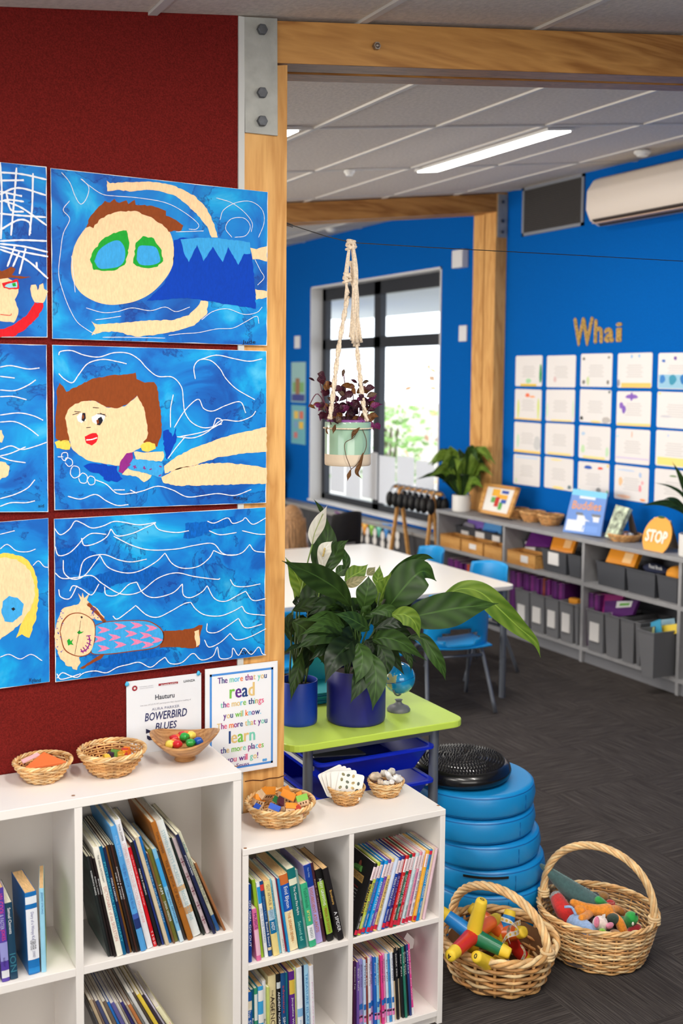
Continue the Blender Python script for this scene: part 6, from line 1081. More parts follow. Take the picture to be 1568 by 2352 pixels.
# ---- twenty laminated pages
GREYT = M((214, 210, 208), .7)
DES = {(0, 0): ('a green edge and yellow strip', [(.9, .25, .99, .92, (30, 150, 80)), (.2, .92, .8, 1, (230, 196, 60)), (.4, .75, .6, .9, (170, 220, 170))]), (0, 1): ('faint pink marks', [(.25, .65, .35, .85, (220, 190, 190))]), (0, 2): ('dark corner sketches', [(.06, .1, .14, .2, (120, 116, 110)), (.85, .08, .93, .16, (150, 146, 140)), (.06, .8, .16, .92, (130, 126, 120)), (.84, .8, .92, .92, (130, 126, 120)), (.2, .7, .3, .95, (206, 220, 170))]), (0, 3): ('broad sandy strip', [(.12, .86, .98, 1, (240, 200, 110)), (.0, .75, .08, .98, (150, 150, 160)), (.38, .05, .44, .15, (150, 190, 226)), (.6, .05, .66, .13, (150, 190, 226))]), (0, 4): ('blue and green painted water', [(.02, .6, 1, .98, (150, 196, 220)), (.05, .6, .2, .85, (60, 130, 200)), (.3, .6, .5, .88, (60, 150, 180)), (.6, .6, .75, .85, (40, 120, 190)), (.42, .1, .5, .2, (120, 80, 160)), (.1, .18, .2, .26, (60, 110, 190))]),
 (1, 0): ('an orange fish', [(.4, .12, .56, .26, (240, 120, 80)), (.56, .2, .76, .27, (245, 170, 120)), (.1, .35, .18, .95, (214, 226, 130)), (.85, .3, .93, .95, (214, 226, 130)), (0, .95, 1, 1, (244, 206, 110))]), (1, 1): ('a faint green border', [(.02, .4, .08, .9, (206, 230, 200)), (.92, .3, .97, .9, (206, 230, 200)), (.2, .95, .9, 1, (244, 220, 140))]), (1, 2): ('dark rocks at the corners', [(.02, .82, .12, .94, (50, 50, 50)), (.72, .8, .98, 1, (190, 184, 180)), (.9, .02, .97, .1, (110, 120, 120)), (.35, .94, .7, 1, (244, 214, 130))]), (1, 3): ('two purple whales', [(.26, .08, .62, .22, (140, 100, 190)), (.4, .02, .48, .28, (130, 90, 185)), (.08, .32, .2, .5, (140, 100, 190)), (.16, .42, .28, .64, (130, 95, 188)), (.02, .92, 1, 1, (244, 214, 140))]), (1, 4): ('a faint grey fish', [(.1, .65, .4, .72, (206, 204, 210)), (.03, .02, .1, .08, (244, 220, 140))]),
 (2, 0): ('a grey rock and sandy strip', [(.75, .4, 1, .9, (206, 206, 206)), (0, .92, 1, 1, (244, 206, 110)), (.1, .4, .2, .85, (200, 226, 200))]), (2, 1): ('a thin yellow strip', [(.1, .92, .9, 1, (246, 220, 150))]), (2, 2): ('faint green seaweed', [(.08, .58, .2, .85, (196, 226, 180)), (.86, .6, .96, .9, (196, 226, 190)), (.08, .2, .2, .3, (180, 206, 230)), (.15, .92, .85, 1, (246, 222, 150))]), (2, 3): ('a lilac bottom line', [(.02, .82, .98, .87, (216, 204, 226)), (.46, .05, .5, .25, (240, 190, 170)), (.0, .2, .1, .25, (190, 220, 226))]), (2, 4): ('a broad pale yellow strip', [(.05, .75, 1, .97, (246, 222, 130)), (.3, .1, .36, .18, (200, 210, 230))]),
 (3, 0): ('a pale blue wavy top', [(.08, .05, .9, .12, (206, 220, 240)), (.08, .78, .14, .95, (206, 226, 190))]), (3, 1): ('a yellow patch and dark speck', [(.3, .9, .7, 1, (246, 222, 140)), (.82, .82, .95, .95, (110, 130, 140)), (.2, .04, .6, .1, (246, 226, 160))]), (3, 2): ('a blue sail and red fish', [(.2, .1, .45, .22, (40, 90, 180)), (.63, .12, .8, .2, (230, 80, 60)), (.02, .85, .1, .98, (50, 60, 50)), (.6, .75, .75, .92, (150, 150, 150)), (.92, .8, .98, 1, (120, 190, 130)), (.92, .02, .99, .12, (250, 210, 120))]), (3, 3): ('a pink seahorse', [(.72, .5, .8, .72, (240, 150, 160)), (.78, .38, .86, .5, (244, 180, 186)), (.12, .35, .24, .6, (246, 196, 150)), (.76, .9, .93, .97, (245, 160, 110)), (.1, .86, .5, .95, (246, 200, 170)), (.72, .15, .8, .3, (180, 200, 230)), (.1, .1, .6, .16, (200, 214, 236))]), (3, 4): ('a small green garland', [(.4, .15, .6, .2, (110, 140, 90)), (.62, .14, .9, .18, (230, 190, 180))])}
RW = ('top', 'second', 'third', 'bottom')
for r in range(4):
    for c in range(5):
        ya = 3.985 - c * .3705; zt_ = 1.983 - r * .2415 - .004 * math.sin(c * 2 + r); nm, deco = DES[(r, c)]; tilt = .01 * math.sin(r * 5 + c * 3)
        t = thing('laminated_page', f'white page with {nm}, {RW[r]} row and {ORD[c]} from far post', 'page', (XW - .002, ya - .16, zt_ - .222), 'laminated pages on the blue wall')
        def pp(u, v, d=0): return V((XW - .002 - d, ya - .318 * u, zt_ - .222 * v + tilt * (u - .5) * .3))
        MB().prism([pp(u, v) for u, v in ((.03, 0), (.97, 0), (1, .04), (1, .96), (.97, 1), (.03, 1), (0, .96), (0, .04))], (.001, 0, 0)).build('paper_sheet', M((232, 228, 226), .35, coat=.2), t)
        for k in range(6): MB().poly([pp(u, v, .0003) for u, v in ((.3 - .04 * (k % 2), .34 + k * .065), (.7 + .04 * (k % 2), .34 + k * .065), (.7 + .04 * (k % 2), .375 + k * .065), (.3 - .04 * (k % 2), .375 + k * .065))]).build('text_line', GREYT, t)
        for k, (u0, v0, u1, v1, cc) in enumerate(deco):
            m_ = [(u0 + (u1 - u0) * (.5 + .5 * math.cos(a) * (1 + .12 * math.sin(3 * a + k))), v0 + (v1 - v0) * (.5 + .5 * math.sin(a) * (1 + .1 * math.cos(2 * a + k)))) for a in [i * PI / 8 for i in range(16)]] if max(u1 - u0, 0) < .6 else [(u0, v0), (u1, v0), (u1, v1), (u0, v1)]
            MB().poly([pp(max(0, min(1, u)), max(0, min(1, v)), .0006 + .0002 * k) for u, v in m_]).build('drawing', M(cc, .7), t)
# ---- long grey shelving unit
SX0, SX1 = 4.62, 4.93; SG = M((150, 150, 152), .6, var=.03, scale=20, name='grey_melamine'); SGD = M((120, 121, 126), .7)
YV = [onX(SX0, px, 1300).y for px in (1003, 1155, 1338, 1562)] + [1.1]
t = thing('shelving_unit', 'long low grey shelving unit along the blue wall', 'shelf', (4.78, 2.8, 0))
MB().box((SX0 - .012, YV[-1], .775), (SX1, YV[0] + .012, .80)).build('top_panel', SG, t, bevel=.002)
for yv in YV: MB().box((SX0, yv - .012, 0), (SX1, yv + .012, .775)).build('upright', SG, t)
for a, b_ in zip(YV, YV[1:]):
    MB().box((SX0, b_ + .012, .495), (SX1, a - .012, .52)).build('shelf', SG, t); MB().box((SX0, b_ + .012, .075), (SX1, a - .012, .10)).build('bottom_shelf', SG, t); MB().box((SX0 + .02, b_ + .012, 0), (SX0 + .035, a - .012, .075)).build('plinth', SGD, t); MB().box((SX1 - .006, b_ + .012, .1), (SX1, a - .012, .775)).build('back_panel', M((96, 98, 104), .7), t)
def span(px0, px1, x=SX0, py=1300):
    y0, y1 = onX(x, px1, py).y, onX(x, px0, py).y
    m_ = onX(SX0, (px0 + px1) / 2, py).y
    for hi, lo in zip(YV, YV[1:]):
        if lo < m_ < hi:
            if y1 > hi - .015: y0, y1 = y0 - (y1 - hi + .015), hi - .015
            if y0 < lo + .015: y0 = lo + .015
    return y0, y1
def bin_(name, lb, cat, y0, y1, x0, x1, z0, z1, mat, tap=.012, label=None, group=None, rim=.006, front_low=0):
    t = thing(name, lb, cat, ((x0 + x1) / 2, (y0 + y1) / 2, z0), group); mb = MB(); w = .004
    def ring(d, tz, z): return [V((x0 + d + tz, y0 + d + tz, z)), V((x1 - d - tz, y0 + d + tz, z)), V((x1 - d - tz, y1 - d - tz, z)), V((x0 + d + tz, y1 - d - tz, z))]
    R_ = [ring(0, tap, z0), ring(0, 0, z1 - rim), ring(-.005, 0, z1 - rim), ring(-.005, 0, z1), ring(w, 0, z1), ring(w, tap, z0 + .004)]
    for a, b_ in zip(R_, R_[1:]): mb.add(a + b_, [(j, (j + 1) % 4, 4 + (j + 1) % 4, 4 + j) for j in range(4)])
    mb.poly(R_[0][::-1]); mb.poly(R_[-1]); mb.build('bin_body', mat, t)
    if label:
        f0, f1, g0, g1 = label; MB().box((x0 - .002, y0 + (y1 - y0) * f0, z0 + (z1 - z0) * g0), (x0 + tap, y0 + (y1 - y0) * f1, z0 + (z1 - z0) * g1)).build('label_card', M((228, 226, 224), .5), t)
    return t
DT = M((66, 68, 74), .6, bump=.6, bscale=90, name='dark_tub'); GBN = M((112, 113, 117), .6, bump=.5, bscale=80, name='grey_bin'); LWD = wood_mat('pale_box_wood', (216, 164, 96), (190, 134, 70), 'Y', 1.5)
Z2 = .521; Z1 = .101
for k, (a, b_, lab) in enumerate(((1004, 1049, None), (1053, 1101, (.3, .62, .35, .75)), (1105, 1145, None), (1158, 1222, (.25, .5, .3, .8)))):
    y0, y1 = span(a, b_, 4.60, 1260); bin_('wooden_box', ['pale wooden box at the far end of the grey shelf', 'pale wooden box with white label, second on the grey shelf', 'pale wooden box without label beside the first upright', 'pale wooden box with white label in the middle shelf bay'][k], 'box', y0, y1, 4.625, 4.76, Z2, Z2 + .095, LWD, .001, lab, 'pale wooden boxes on the grey shelf', rim=.001)
tubs = [(1040, 1082, 4.78, (.3, .7, .2, .8), 0), (1086, 1128, 4.78, (.4, .9, .3, .9), 0), (1126, 1152, 4.78, (.2, .9, .3, .9), 0), (1180, 1238, 4.775, (.5, .9, .4, .95), 0), (1242, 1300, 4.66, (.3, .72, .35, .9), 0), (1302, 1334, 4.66, None, 0), (1368, 1436, 4.645, None, 0), (1437, 1506, 4.645, None, 0), (1508, 1558, 4.645, None, 0)]
TLB = ['furthest dark tub behind the wooden boxes', 'dark tub with white label behind the second wooden box', 'dark tub with white label next to the first upright', 'dark tub of purple booklets beside the single wooden box', 'dark tub with white label and orange booklet in middle bay', 'dark tub without label against the second upright', 'dark tub of orange booklets in the near bay', 'dark tub holding a navy cloth bag in the near bay', 'dark tub with orange cloth in the near bay']
for k, (a, b_, x0, lab, _) in enumerate(tubs):
    y0, y1 = span(a, b_, x0, 1290); bin_('storage_tub', TLB[k], 'tub', y0 + .004, y1 - .004, x0, 4.915, Z2, Z2 + .15, DT, .012, lab, 'dark storage tubs on the grey shelf')
def slab(name, lb, cat, quad, th, mat, deco=None):
    t = thing(name, lb, cat, quad[0]); n = (quad[1] - quad[0]).cross(quad[3] - quad[0]).normalized()
    if n.x > 0: n = -n
    MB().prism(quad, -n * th).build('cover', mat, t)
    for (u0, v0, u1, v1, c, s) in deco or []:
        f = lambda u, v: quad[0].lerp(quad[1], u).lerp(quad[3].lerp(quad[2], u), v) + n * .001
        if s: mb = MB(); uu = (quad[1] - quad[0]); vv = (quad[3] - quad[0]); text(mb, s, f((u0 + u1) / 2, (v0 + v1) / 2) + n * .0006, uu.normalized(), vv.normalized(), w=uu.length * (u1 - u0), h=vv.length * (v1 - v0), bold=.001); mb.build('lettering', M(c, .6), t)
        else: MB().poly([f(u0, v0), f(u1, v0), f(u1, v1), f(u0, v1)]).build('printed_shape', M(c, .6), t)
    return t
def sq(pts, x0, x1=None): # four pixels: bottom left, bottom right, top right, top left
    q = PX(pts); x1 = x0 if x1 is None else x1; return [onX(x0, *q[0]), onX(x0, *q[1]), onX(x1, *q[2]), onX(x1, *q[3])]
slab('booklet', 'purple booklet propped in the dark tub of the middle bay', 'booklet', sq('1204,1254 1262,1257 1268,1232 1220,1222', 4.74, 4.80), .01, M((92, 30, 110), .4)); slab('booklet', 'orange booklet with white print propped in middle bay tub', 'booklet', sq('1262,1265 1312,1272 1326,1236 1272,1228', 4.69, 4.74), .02, M((226, 140, 30), .4), [(.55, .3, .85, .8, (240, 190, 130), '')])
slab('booklet', 'orange booklets with white print propped in the near bay', 'booklet', sq('1390,1290 1455,1303 1470,1265 1405,1254', 4.67, 4.71), .03, M((230, 146, 26), .35), [(.55, .15, .85, .75, (244, 200, 140), '')]); slab('booklet', 'lilac patterned booklet standing behind the first wooden boxes', 'booklet', sq('1066,1225 1108,1228 1112,1192 1075,1190', 4.84, 4.86), .01, M((130, 100, 190), .5)); slab('booklet', 'blue booklet standing behind the second wooden box', 'booklet', sq('1104,1230 1150,1236 1152,1198 1115,1192', 4.83, 4.85), .01, M((80, 150, 214), .5), [(.1, .1, .8, .4, (30, 110, 190), '')])
slab('booklet', 'grey patterned booklet leaning in the furthest dark tub', 'booklet', sq('1054,1222 1090,1225 1088,1205 1068,1198', 4.82, 4.84), .006, M((150, 146, 160), .6))
t = thing('cloth_bag', 'navy cloth bag with white lettering lying in a dark tub', 'bag', onX(4.72, 1508, 1310)); mb = MB(); mb.ball(onX(4.72, 1508, 1308), (.05, .115, .035), 20, 12, fn=lambda d: 1 + .06 * math.sin(6 * d.y)); mb.build('bag_body', M((24, 32, 62), .8), t, smooth=True); mb = MB(); text(mb, 'Read Book', onX(4.665, 1505, 1303), (0, -1, 0), (0, 0, 1), w=.11, h=.022); mb.build('lettering', M((220, 220, 220), .6), t)
t = thing('cloth_bag', 'orange cloth bag lying in the nearest dark tub', 'bag', onX(4.7, 1555, 1318)); mb = MB(); mb.ball(onX(4.7, 1555, 1318), (.05, .08, .045), 16, 10, fn=lambda d: 1 + .08 * math.sin(5 * d.y + 2 * d.z)); mb.build('bag_body', M((226, 150, 40), .8), t, smooth=True)
# lower row: grey file bins and purple books
bl = [(1180, 1212, (.3, .8, .2, .6)), (1214, 1247, (.25, .8, .25, .65)), (1249, 1280, (.25, .8, .25, .68)), (1282, 1314, (.25, .8, .25, .72)), (1316, 1329, None), (1345, 1384, (.25, .8, .25, .7)), (1387, 1420, None), (1423, 1455, None), (1457, 1470, None)]
for k, (a, b_, lab) in enumerate(bl):
    y0, y1 = span(a, b_, 4.60, 1420); bin_('file_bin', f'narrow grey file bin{" with white label" if lab else ""}, {ORD[k]} in the row from table leg', 'bin', y0 + .002, y1 - .002, 4.605, 4.9, Z1, Z1 + .262, GBN, .01, lab, 'narrow grey file bins on the bottom shelf')
y0, y1 = span(1472, 1553, 4.5, 1480); y0 += .02; bin_('file_bin', 'large grey file bin stuffed with coloured papers, pulled forward', 'bin', y0, y1, 4.47, 4.86, Z1, Z1 + .27, GBN, .02)
for k, (pts, c, lb) in enumerate((('1478,1470 1500,1480 1502,1440 1476,1450', (190, 200, 140), 'pale green paper sticking out of the large file bin'), ('1492,1475 1520,1462 1516,1422 1494,1430', (60, 160, 200), 'blue paper sticking out of the large file bin'), ('1500,1465 1555,1455 1558,1432 1512,1438', (236, 206, 70), 'yellow folder sticking out of the large file bin'), ('1490,1480 1553,1462 1553,1455 1500,1466', (226, 230, 226), 'white folder edge in the large file bin'), ('1505,1440 1550,1435 1548,1420 1510,1424', (160, 200, 220), 'pale blue paper at the back of the large file bin'))):
    slab('paper_folder', lb, 'folder', sq(pts, 4.56 + .03 * k, 4.58 + .03 * k), .004, M(c, .6))
PC = [(86, 26, 96), (100, 34, 112), (74, 22, 84), (120, 40, 120)]
def prow(px0, px1, n, x, z0, h, where, top=None):
    y0, y1 = span(px0, px1, x, 1350); w = (y1 - y0) / n
    for k in range(n):
        c = top if top and k % 3 == 1 else PC[k % 4]; book(x, y1 - k * w, z0, w * .94, h - .012 * (k % 3 == 2), .15, 0, c, f'{CN(c)} reader booklet, {ordn(k)} of the row {where}', 3, yaw=-PI / 2, group='purple reader booklets on the grey shelves')
prow(1027, 1060, 6, 4.66, Z1 + .0, .33, 'in the furthest bay'); prow(1066, 1088, 4, 4.66, Z1, .32, 'beside orange spines in the furthest bay', (190, 80, 40)); prow(1096, 1142, 8, 4.66, Z1, .33, 'next to the first upright')
prow(1170, 1198, 5, 4.66, Z1 + .005, .355, 'at the far end of the middle bay'); prow(1201, 1237, 6, 4.66, Z1 + .005, .36, 'above the labelled bins in middle bay'); prow(1241, 1262, 4, 4.66, Z1 + .005, .36, 'with an orange tab in middle bay', (140, 60, 40)); prow(1266, 1296, 5, 4.66, Z1 + .005, .36, 'towards the second upright'); prow(1342, 1368, 5, 4.66, Z1 + .005, .345, 'at the far end of the near bay')
slab('booklet', 'magenta booklet packet standing in the near bay', 'booklet', sq('1366,1408 1412,1415 1432,1368 1366,1362', 4.68, 4.7), .02, M((170, 50, 130), .3)); slab('booklet', 'large purple booklet with white label in the near bay', 'booklet', sq('1386,1420 1452,1412 1466,1378 1388,1380', 4.655, 4.67), .02, M((84, 28, 104), .4), [(.38, .55, .85, .95, (228, 230, 230), ''), (.48, .66, .78, .82, (110, 180, 80), ''), (.08, .1, .3, .3, (190, 150, 200), '')])
rbox('orange_box', 'small orange card box above the unlabelled file bin', 'box', onX(4.68, 1322, 1388), (.05, .085, .075), M((226, 150, 40), .5), 0)
# ---- things along the top of the shelving unit
ZS = .801
def top(px, py): p = onZ(ZS, px, py); p.x = min(p.x, 4.86); return p
p = onX(4.72, 1059, 1162); p.z = ZS; wp = thing('potted_plant', 'leafy green plant in white pot at the far shelf end', 'plant', tuple(p)); pot(wp, tuple(p), .07, .125, M((226, 224, 220), .5))
for k in range(40):
    a = k * 2.4; r_ = random.Random(k); d = V((math.cos(a), math.sin(a), 0)); ln = r_.uniform(.16, .36); b0 = p + V((0, 0, .12)); hh2 = r_.uniform(.12, .36); pts = [b0 + d * .02, b0 + d * ln * .5 + V((0, 0, hh2)), b0 + d * ln + V((0, 0, hh2 * .75))]; pts = [V((min(v.x, 4.92), v.y, v.z)) for v in pts]
    q = [(proj(v)[0], proj(v)[1], v.y) for v in pts]; leaf(wp, q, r_.uniform(18, 30), (LMid, LD, LL)[k % 3 if k % 5 else 2], .2, r_.uniform(-40, 40), n=4)
c = top(1093, 1166); mb = MB(); mb.lathe([(0, 0), (.04, 0), (.075, .02), (.085, .045), (.075, .07), (.05, .08), (.045, .076), (0, .05)], (c.x, c.y, ZS), 24); tag(mb.build('round_vase', M((230, 226, 222), .5), smooth=True), 'round white ceramic bowl between potted plant and framed picture', 'bowl')
q = sq('1098,1176 1170,1190 1194,1121 1115,1110', 4.70, 4.8); t = thing('framed_picture', 'pale wooden frame with colourful blocks picture leaning on the shelf', 'picture', q[0]); n = (q[1] - q[0]).cross(q[3] - q[0]).normalized(); n = n if n.x < 0 else -n
f = lambda u, v, d=0: q[0].lerp(q[1], u).lerp(q[3].lerp(q[2], u), v) + n * d
for a, b_, c, d in ((0, 1, 0, .1), (0, 1, .9, 1), (0, .1, 0, 1), (.9, 1, 0, 1)): MB().prism([f(a, c, .008), f(b_, c, .008), f(b_, d, .008), f(a, d, .008)], -n * .016).build('frame_bar', LWD, t)
MB().prism([f(.08, .08), f(.92, .08), f(.92, .92), f(.08, .92)], -n * .004).build('picture_sheet', M((232, 230, 226), .6), t)
for k, (a, c, b_, d, cc) in enumerate(((.28, .62, .5, .86, (240, 180, 60)), (.45, .55, .75, .7, (245, 176, 60)), (.55, .74, .75, .84, (50, 80, 170)), (.42, .28, .54, .6, (200, 50, 40)), (.56, .2, .66, .44, (90, 170, 80)), (.6, .42, .75, .54, (50, 90, 180)), (.3, .4, .42, .58, (100, 170, 90)))): MB().poly([f(a, c, .0012 + .0003 * k), f(b_, c, .0012 + .0003 * k), f(b_, d, .0012 + .0003 * k), f(a, d, .0012 + .0003 * k)]).build('printed_block', M(cc, .6), t)
for k, (px, py, r_) in enumerate(((1198, 1190, .08), (1234, 1197, .085), (1274, 1205, .085))):
    c = top(px, py); wicker('wicker_bowl', ['small wicker bowl next to the framed picture', 'middle small wicker bowl on the grey shelf', 'small wicker bowl of orange oddments next to the blue book'][k], min(c.x, 4.84), c.y, ZS, r_, r_, .06, 7, 14, .005, .6, group='wicker bowls on the grey shelf', mats=[CANE[1], CANE[3]])
c = top(1276, 1200)
for k in range(6): rbox('wooden_counter', f'{["orange", "red", "brown", "tan", "amber", "rust"][k]} counter in the wicker bowl beside the blue book', 'counter', (c.x + .03 * math.cos(k * 2), c.y + .035 * math.sin(k * 2), ZS + .062), (.025, .025, .012), M(((226, 130, 50), (190, 60, 40), (130, 80, 50), (206, 160, 110), (236, 170, 60), (170, 80, 40))[k], .6), k)
slab('picture_book', 'large blue picture book with orange title standing on the shelf', 'book', sq('1292,1221 1378,1232 1395,1133 1316,1122', 4.70, 4.8), .008, M((110, 150, 220), .4), [(0, .86, 1, 1, (130, 206, 240), ''), (.25, .8, .7, .86, (226, 232, 240), ''), (.12, .56, .88, .74, (240, 160, 60), 'Buddies'), (.05, .05, .55, .3, (226, 232, 240), ''), (.3, .3, .9, .42, (226, 230, 236), ''), (.25, .42, .92, .48, (120, 124, 134), ''), (.5, .06, .9, .2, (120, 160, 230), '')])
slab('picture_book', 'green and white picture book propped on an easel stand', 'book', sq('1388,1232 1412,1238 1445,1167 1414,1159', 4.70, 4.79), .03, M((150, 160, 140), .4, var=.5, scale=25)); MB_ = MB(); MB_.prism([onX(4.8, 1440, 1172), onX(4.8, 1446, 1172), onX(4.86, 1462, 1230), onX(4.86, 1446, 1230)], (.01, 0, 0)); tag(MB_.build('book_easel', M((96, 84, 76), .7)), 'grey easel leg behind the green and white picture book', 'easel')
c = top(1452, 1240); wicker('wicker_tray', 'shallow wicker tray holding shiny oddments on the grey shelf', min(c.x, 4.8), c.y, ZS, .1, .1, .03, 4, 16, .005, .75, mats=[CANE[1], CANE[3]], cat='tray')
for k in range(5): mb = MB(); mb.ball((min(c.x, 4.8) + .03 * math.cos(k * 1.3), c.y + .04 * math.sin(k * 1.3), ZS + .035), .018, 12, 8, fn=lambda d: 1 + .15 * math.sin(5 * d.x + k)); tag(mb.build('glass_stone', M(((206, 190, 200), (190, 200, 216), (226, 216, 210), (180, 150, 150), (200, 206, 210))[k], .15), smooth=True), f'{["pinkish", "bluish", "cream", "dusky", "silvery"][k]} shiny stone in the shallow wicker tray', 'stone')
q = sq('1478,1256 1530,1264 1540,1196 1502,1188', 4.70, 4.77); slab('sign_card', 'white folded card standing behind the orange stop sign', 'card', q, .004, M((236, 226, 206), .5)); MB_ = MB(); MB_.prism([onX(4.77, 1540, 1196), onX(4.775, 1500, 1190), onX(4.87, 1520, 1262), onX(4.87, 1560, 1266)], (.004, 0, 0)); tag(MB_.build('card_flap', M((120, 106, 94), .6)), 'shaded rear flap of the folded sign card', 'card')  # shade on the card's rear flap is put into its darker colour
t = thing('stop_sign', 'round orange stop sign shaped like a fruit on grey shelf', 'sign', onX(4.69, 1508, 1262)); c = onX(4.685, 1508, 1232); u = V((0, -1, 0)); v = V((.28, 0, .96)); mb = MB(); P = [c + u * (.115 * math.cos(a)) + v * (.122 * math.sin(a)) for a in [i * PI / 16 for i in range(32)]]; mb.prism(P, (.006, 0, 0)); mb.build('sign_disc', M((240, 170, 70), .5), t); mb = MB(); text(mb, 'STOP', c + V((-.004, 0, 0)), u, v, w=.17, h=.07, bold=.004); mb.build('lettering', M((244, 236, 220), .6), t); mb = MB(); mb.poly([c + u * .03 * math.cos(a) + v * (.118 + .008 * math.sin(a)) + V((-.002, 0, 0)) for a in [i * PI / 5 for i in range(10)]]); mb.build('leaf_mark', M((40, 90, 40), .6), t)
p = onX(4.72, 1592, 1230); p.z = ZS; wp = thing('potted_plant', 'long-leaved green plant in white pot at the near shelf end', 'plant', tuple(p)); pot(wp, tuple(p), .08, .13, M((226, 224, 220), .5)); py_ = p.y
for pts, w in (([(1590, 1195, py_), (1560, 1165, py_), (1520, 1155, py_ + .02), (1468, 1162, py_ + .05)], 20), ([(1590, 1190, py_), (1575, 1130, py_), (1560, 1090, py_), (1543, 1060, py_)], 14), ([(1590, 1190, py_), (1560, 1155, py_), (1540, 1145, py_), (1522, 1147, py_)], 10), ([(1590, 1190, py_), (1570, 1140, py_), (1540, 1118, py_), (1500, 1108, py_)], 8), ([(1590, 1190, py_), (1600, 1120, py_), (1620, 1080, py_)], 24), ([(1590, 1190, py_), (1585, 1120, py_), (1590, 1050, py_)], 26)): leaf(wp, pts, w, LMid, .2, 0); stem(wp, [pts[0], (1592, 1225, py_)], .004, STM)
# ---- wooden stand with headphones in front of the window
st = thing('headphone_stand', 'wooden A-frame stand with rail for headphones by the window', 'stand', (4.7, 5.0, 0)); SXh = 4.7; ra, rb = onX(SXh, 912, 1128), V((SXh, 4.63, 0))
zr = zat(4.7, ra.y, 1118); ya, yb_ = ra.y, rb.y
for (yy, yo, xo) in ((ya - .05, .12, -.07), (ya - .05, -.12, .07), (yb_ + .08, .04, -.07), (yb_ + .08, -.04, .07)): MB().prism([(SXh + xo - .012, yy + yo - .012, 0), (SXh + xo + .012, yy + yo - .012, 0), (SXh + xo + .012, yy + yo + .012, 0), (SXh + xo - .012, yy + yo + .012, 0)], (-xo, -yo, zr)).build('leg', LWD, st)
mb = MB(); mb.tube([(SXh, ya + .05, zr), (SXh, yb_ - .05, zr)], .014, 10); mb.build('rail', LWD, st, smooth=True)
hd = None; NH = 8
for k in range(NH):
    if hd is None:
        hd = thing('headphones', '', 'headphones', (0, 0, 0), 'black headphones hung in a row on the wooden rail'); mb = MB(); mb.tube([(.075 * math.cos(a), 0, -.085 + .095 * math.sin(a)) for a in [PI * i / 14 for i in range(15)]], .006, 6); mb.build('headband', M((150, 154, 160), .3, metal=.5), hd, smooth=True)
        for s_ in (-1, 1): mb = MB(); mb.ball((s_ * .07, 0, -.11), (.036, .026, .065), 14, 10); mb.build('ear_cup', BLACK, hd, smooth=True)
        o = hd
    else: o = copy_tree(hd)
    o.location = (SXh, ya - (ya - yb_) * k / (NH - 1), zr + .012); o.rotation_euler = (0, 0, .1 * math.sin(k * 3)); o['label'] = f'black headphones, {ORD[k]} on the rail counting from the window side'
WPM, nt, b, N, lk = nodes('backlit_paper'); b.inputs['Base Color'].default_value = L((232, 232, 234)); tl = N('BsdfTranslucent'); tl.inputs[0].default_value = L((236, 236, 238)); ms = N('MixShader'); ms.inputs[0].default_value = .55; lk(b.outputs[0], ms.inputs[1]); lk(tl.outputs[0], ms.inputs[2]); lk(ms.outputs[0], nt.nodes['Material Output'].inputs[0])
# ---- papers on the lower glass, charcoal boards and bunting below the window
for k in range(6):
    y1 = 7.2 - k * .33; zt_ = 1.12 - .02 * (k % 2); t = MB().box((X1 + .1, y1 - .3, zt_ - .44), (X1 + .102, y1, zt_)); tag(t.build('window_paper', WPM), f'white sheet taped to the lower window glass, {ORD[k]} from the far jamb', 'paper', 'white sheets taped to the window')
cb = thing('low_cupboard', 'charcoal boarded low cupboard under the window', 'cupboard', (4.8, 6.2, 0)); CH = M((64, 64, 68), .7, var=.08, scale=14)
for k in range(11): y1 = 7.95 - k * .3; MB().box((4.81, y1 - .297, 0), (4.93, y1, .5)).build('board', CH, cb)
MB().box((4.79, 4.65, .5), (4.945, 7.95, .53)).build('cupboard_top', M((150, 148, 146), .6), cb)
bt = thing('bunting', 'rainbow bunting of small triangular flags on the charcoal cupboard', 'bunting', (4.7, 6, .4)); BX = 4.8; mb = MB(); sp_ = [onX(BX, *q) for q in PX('510,505 560,525 615,545 675,565 735,580 795,590 857,600 920,605 975,608', 3.733, 640, 1040)]; mb.tube(sp_, .002, 5); mb.build('string', PAPER, bt)
for k, c in enumerate(((120, 60, 130), (214, 70, 110), (216, 60, 50), (226, 100, 40), (240, 160, 60), (130, 180, 70), (90, 180, 160), (70, 140, 210), (60, 120, 200))):
    s_ = sp_[k]; mb = MB(); mb.prism([s_ + V((0, .075, 0)), s_ + V((0, -.075, -.01)), s_ + V((0, 0, -.135))], (.002, 0, 0)); f_ = mb.build('flag', M(c, .6), bt); mb = MB(); mb.poly([s_ + V((-.001, .022 * math.cos(a), -.04 + .022 * math.sin(a))) for a in [i * PI / 5 for i in range(10)]]); mb.build('dot', M([min(255, q + 60) for q in c], .6), f_)
for k, (px, py) in enumerate(((798, 1222), (812, 1222), (828, 1226), (843, 1230), (860, 1232), (878, 1240), (893, 1246), (912, 1240))):
    c = onX(BX, px, py); c.z = max(.12, c.z); mb = MB()
    for j in range(2): mb.prism([c + V((0, .035 * math.cos(a), (j - .5) * .075 + .04 * math.sin(a))) for a in [i * PI / 6 for i in range(12)]], (.002, 0, 0))
    tag(mb.build('paper_figure', M((226, 222, 218), .6)), f'white paper figure under the bunting, {ORD[k]} from the far end', 'paper', 'white paper figures under the bunting')
for k, (px, py, c, n_) in enumerate(((800, 1240, (226, 150, 40), 'orange'), (820, 1245, (190, 170, 50), 'olive yellow'), (838, 1247, (150, 80, 50), 'brown'), (930, 1262, (226, 190, 70), 'yellow'))): c3 = onX(4.77, px, py); rbox('picture_book', f'{n_} picture book standing low against the charcoal cupboard', 'book', (c3.x, c3.y, .13), (.03, .15, .24), M(c, .6), 0)
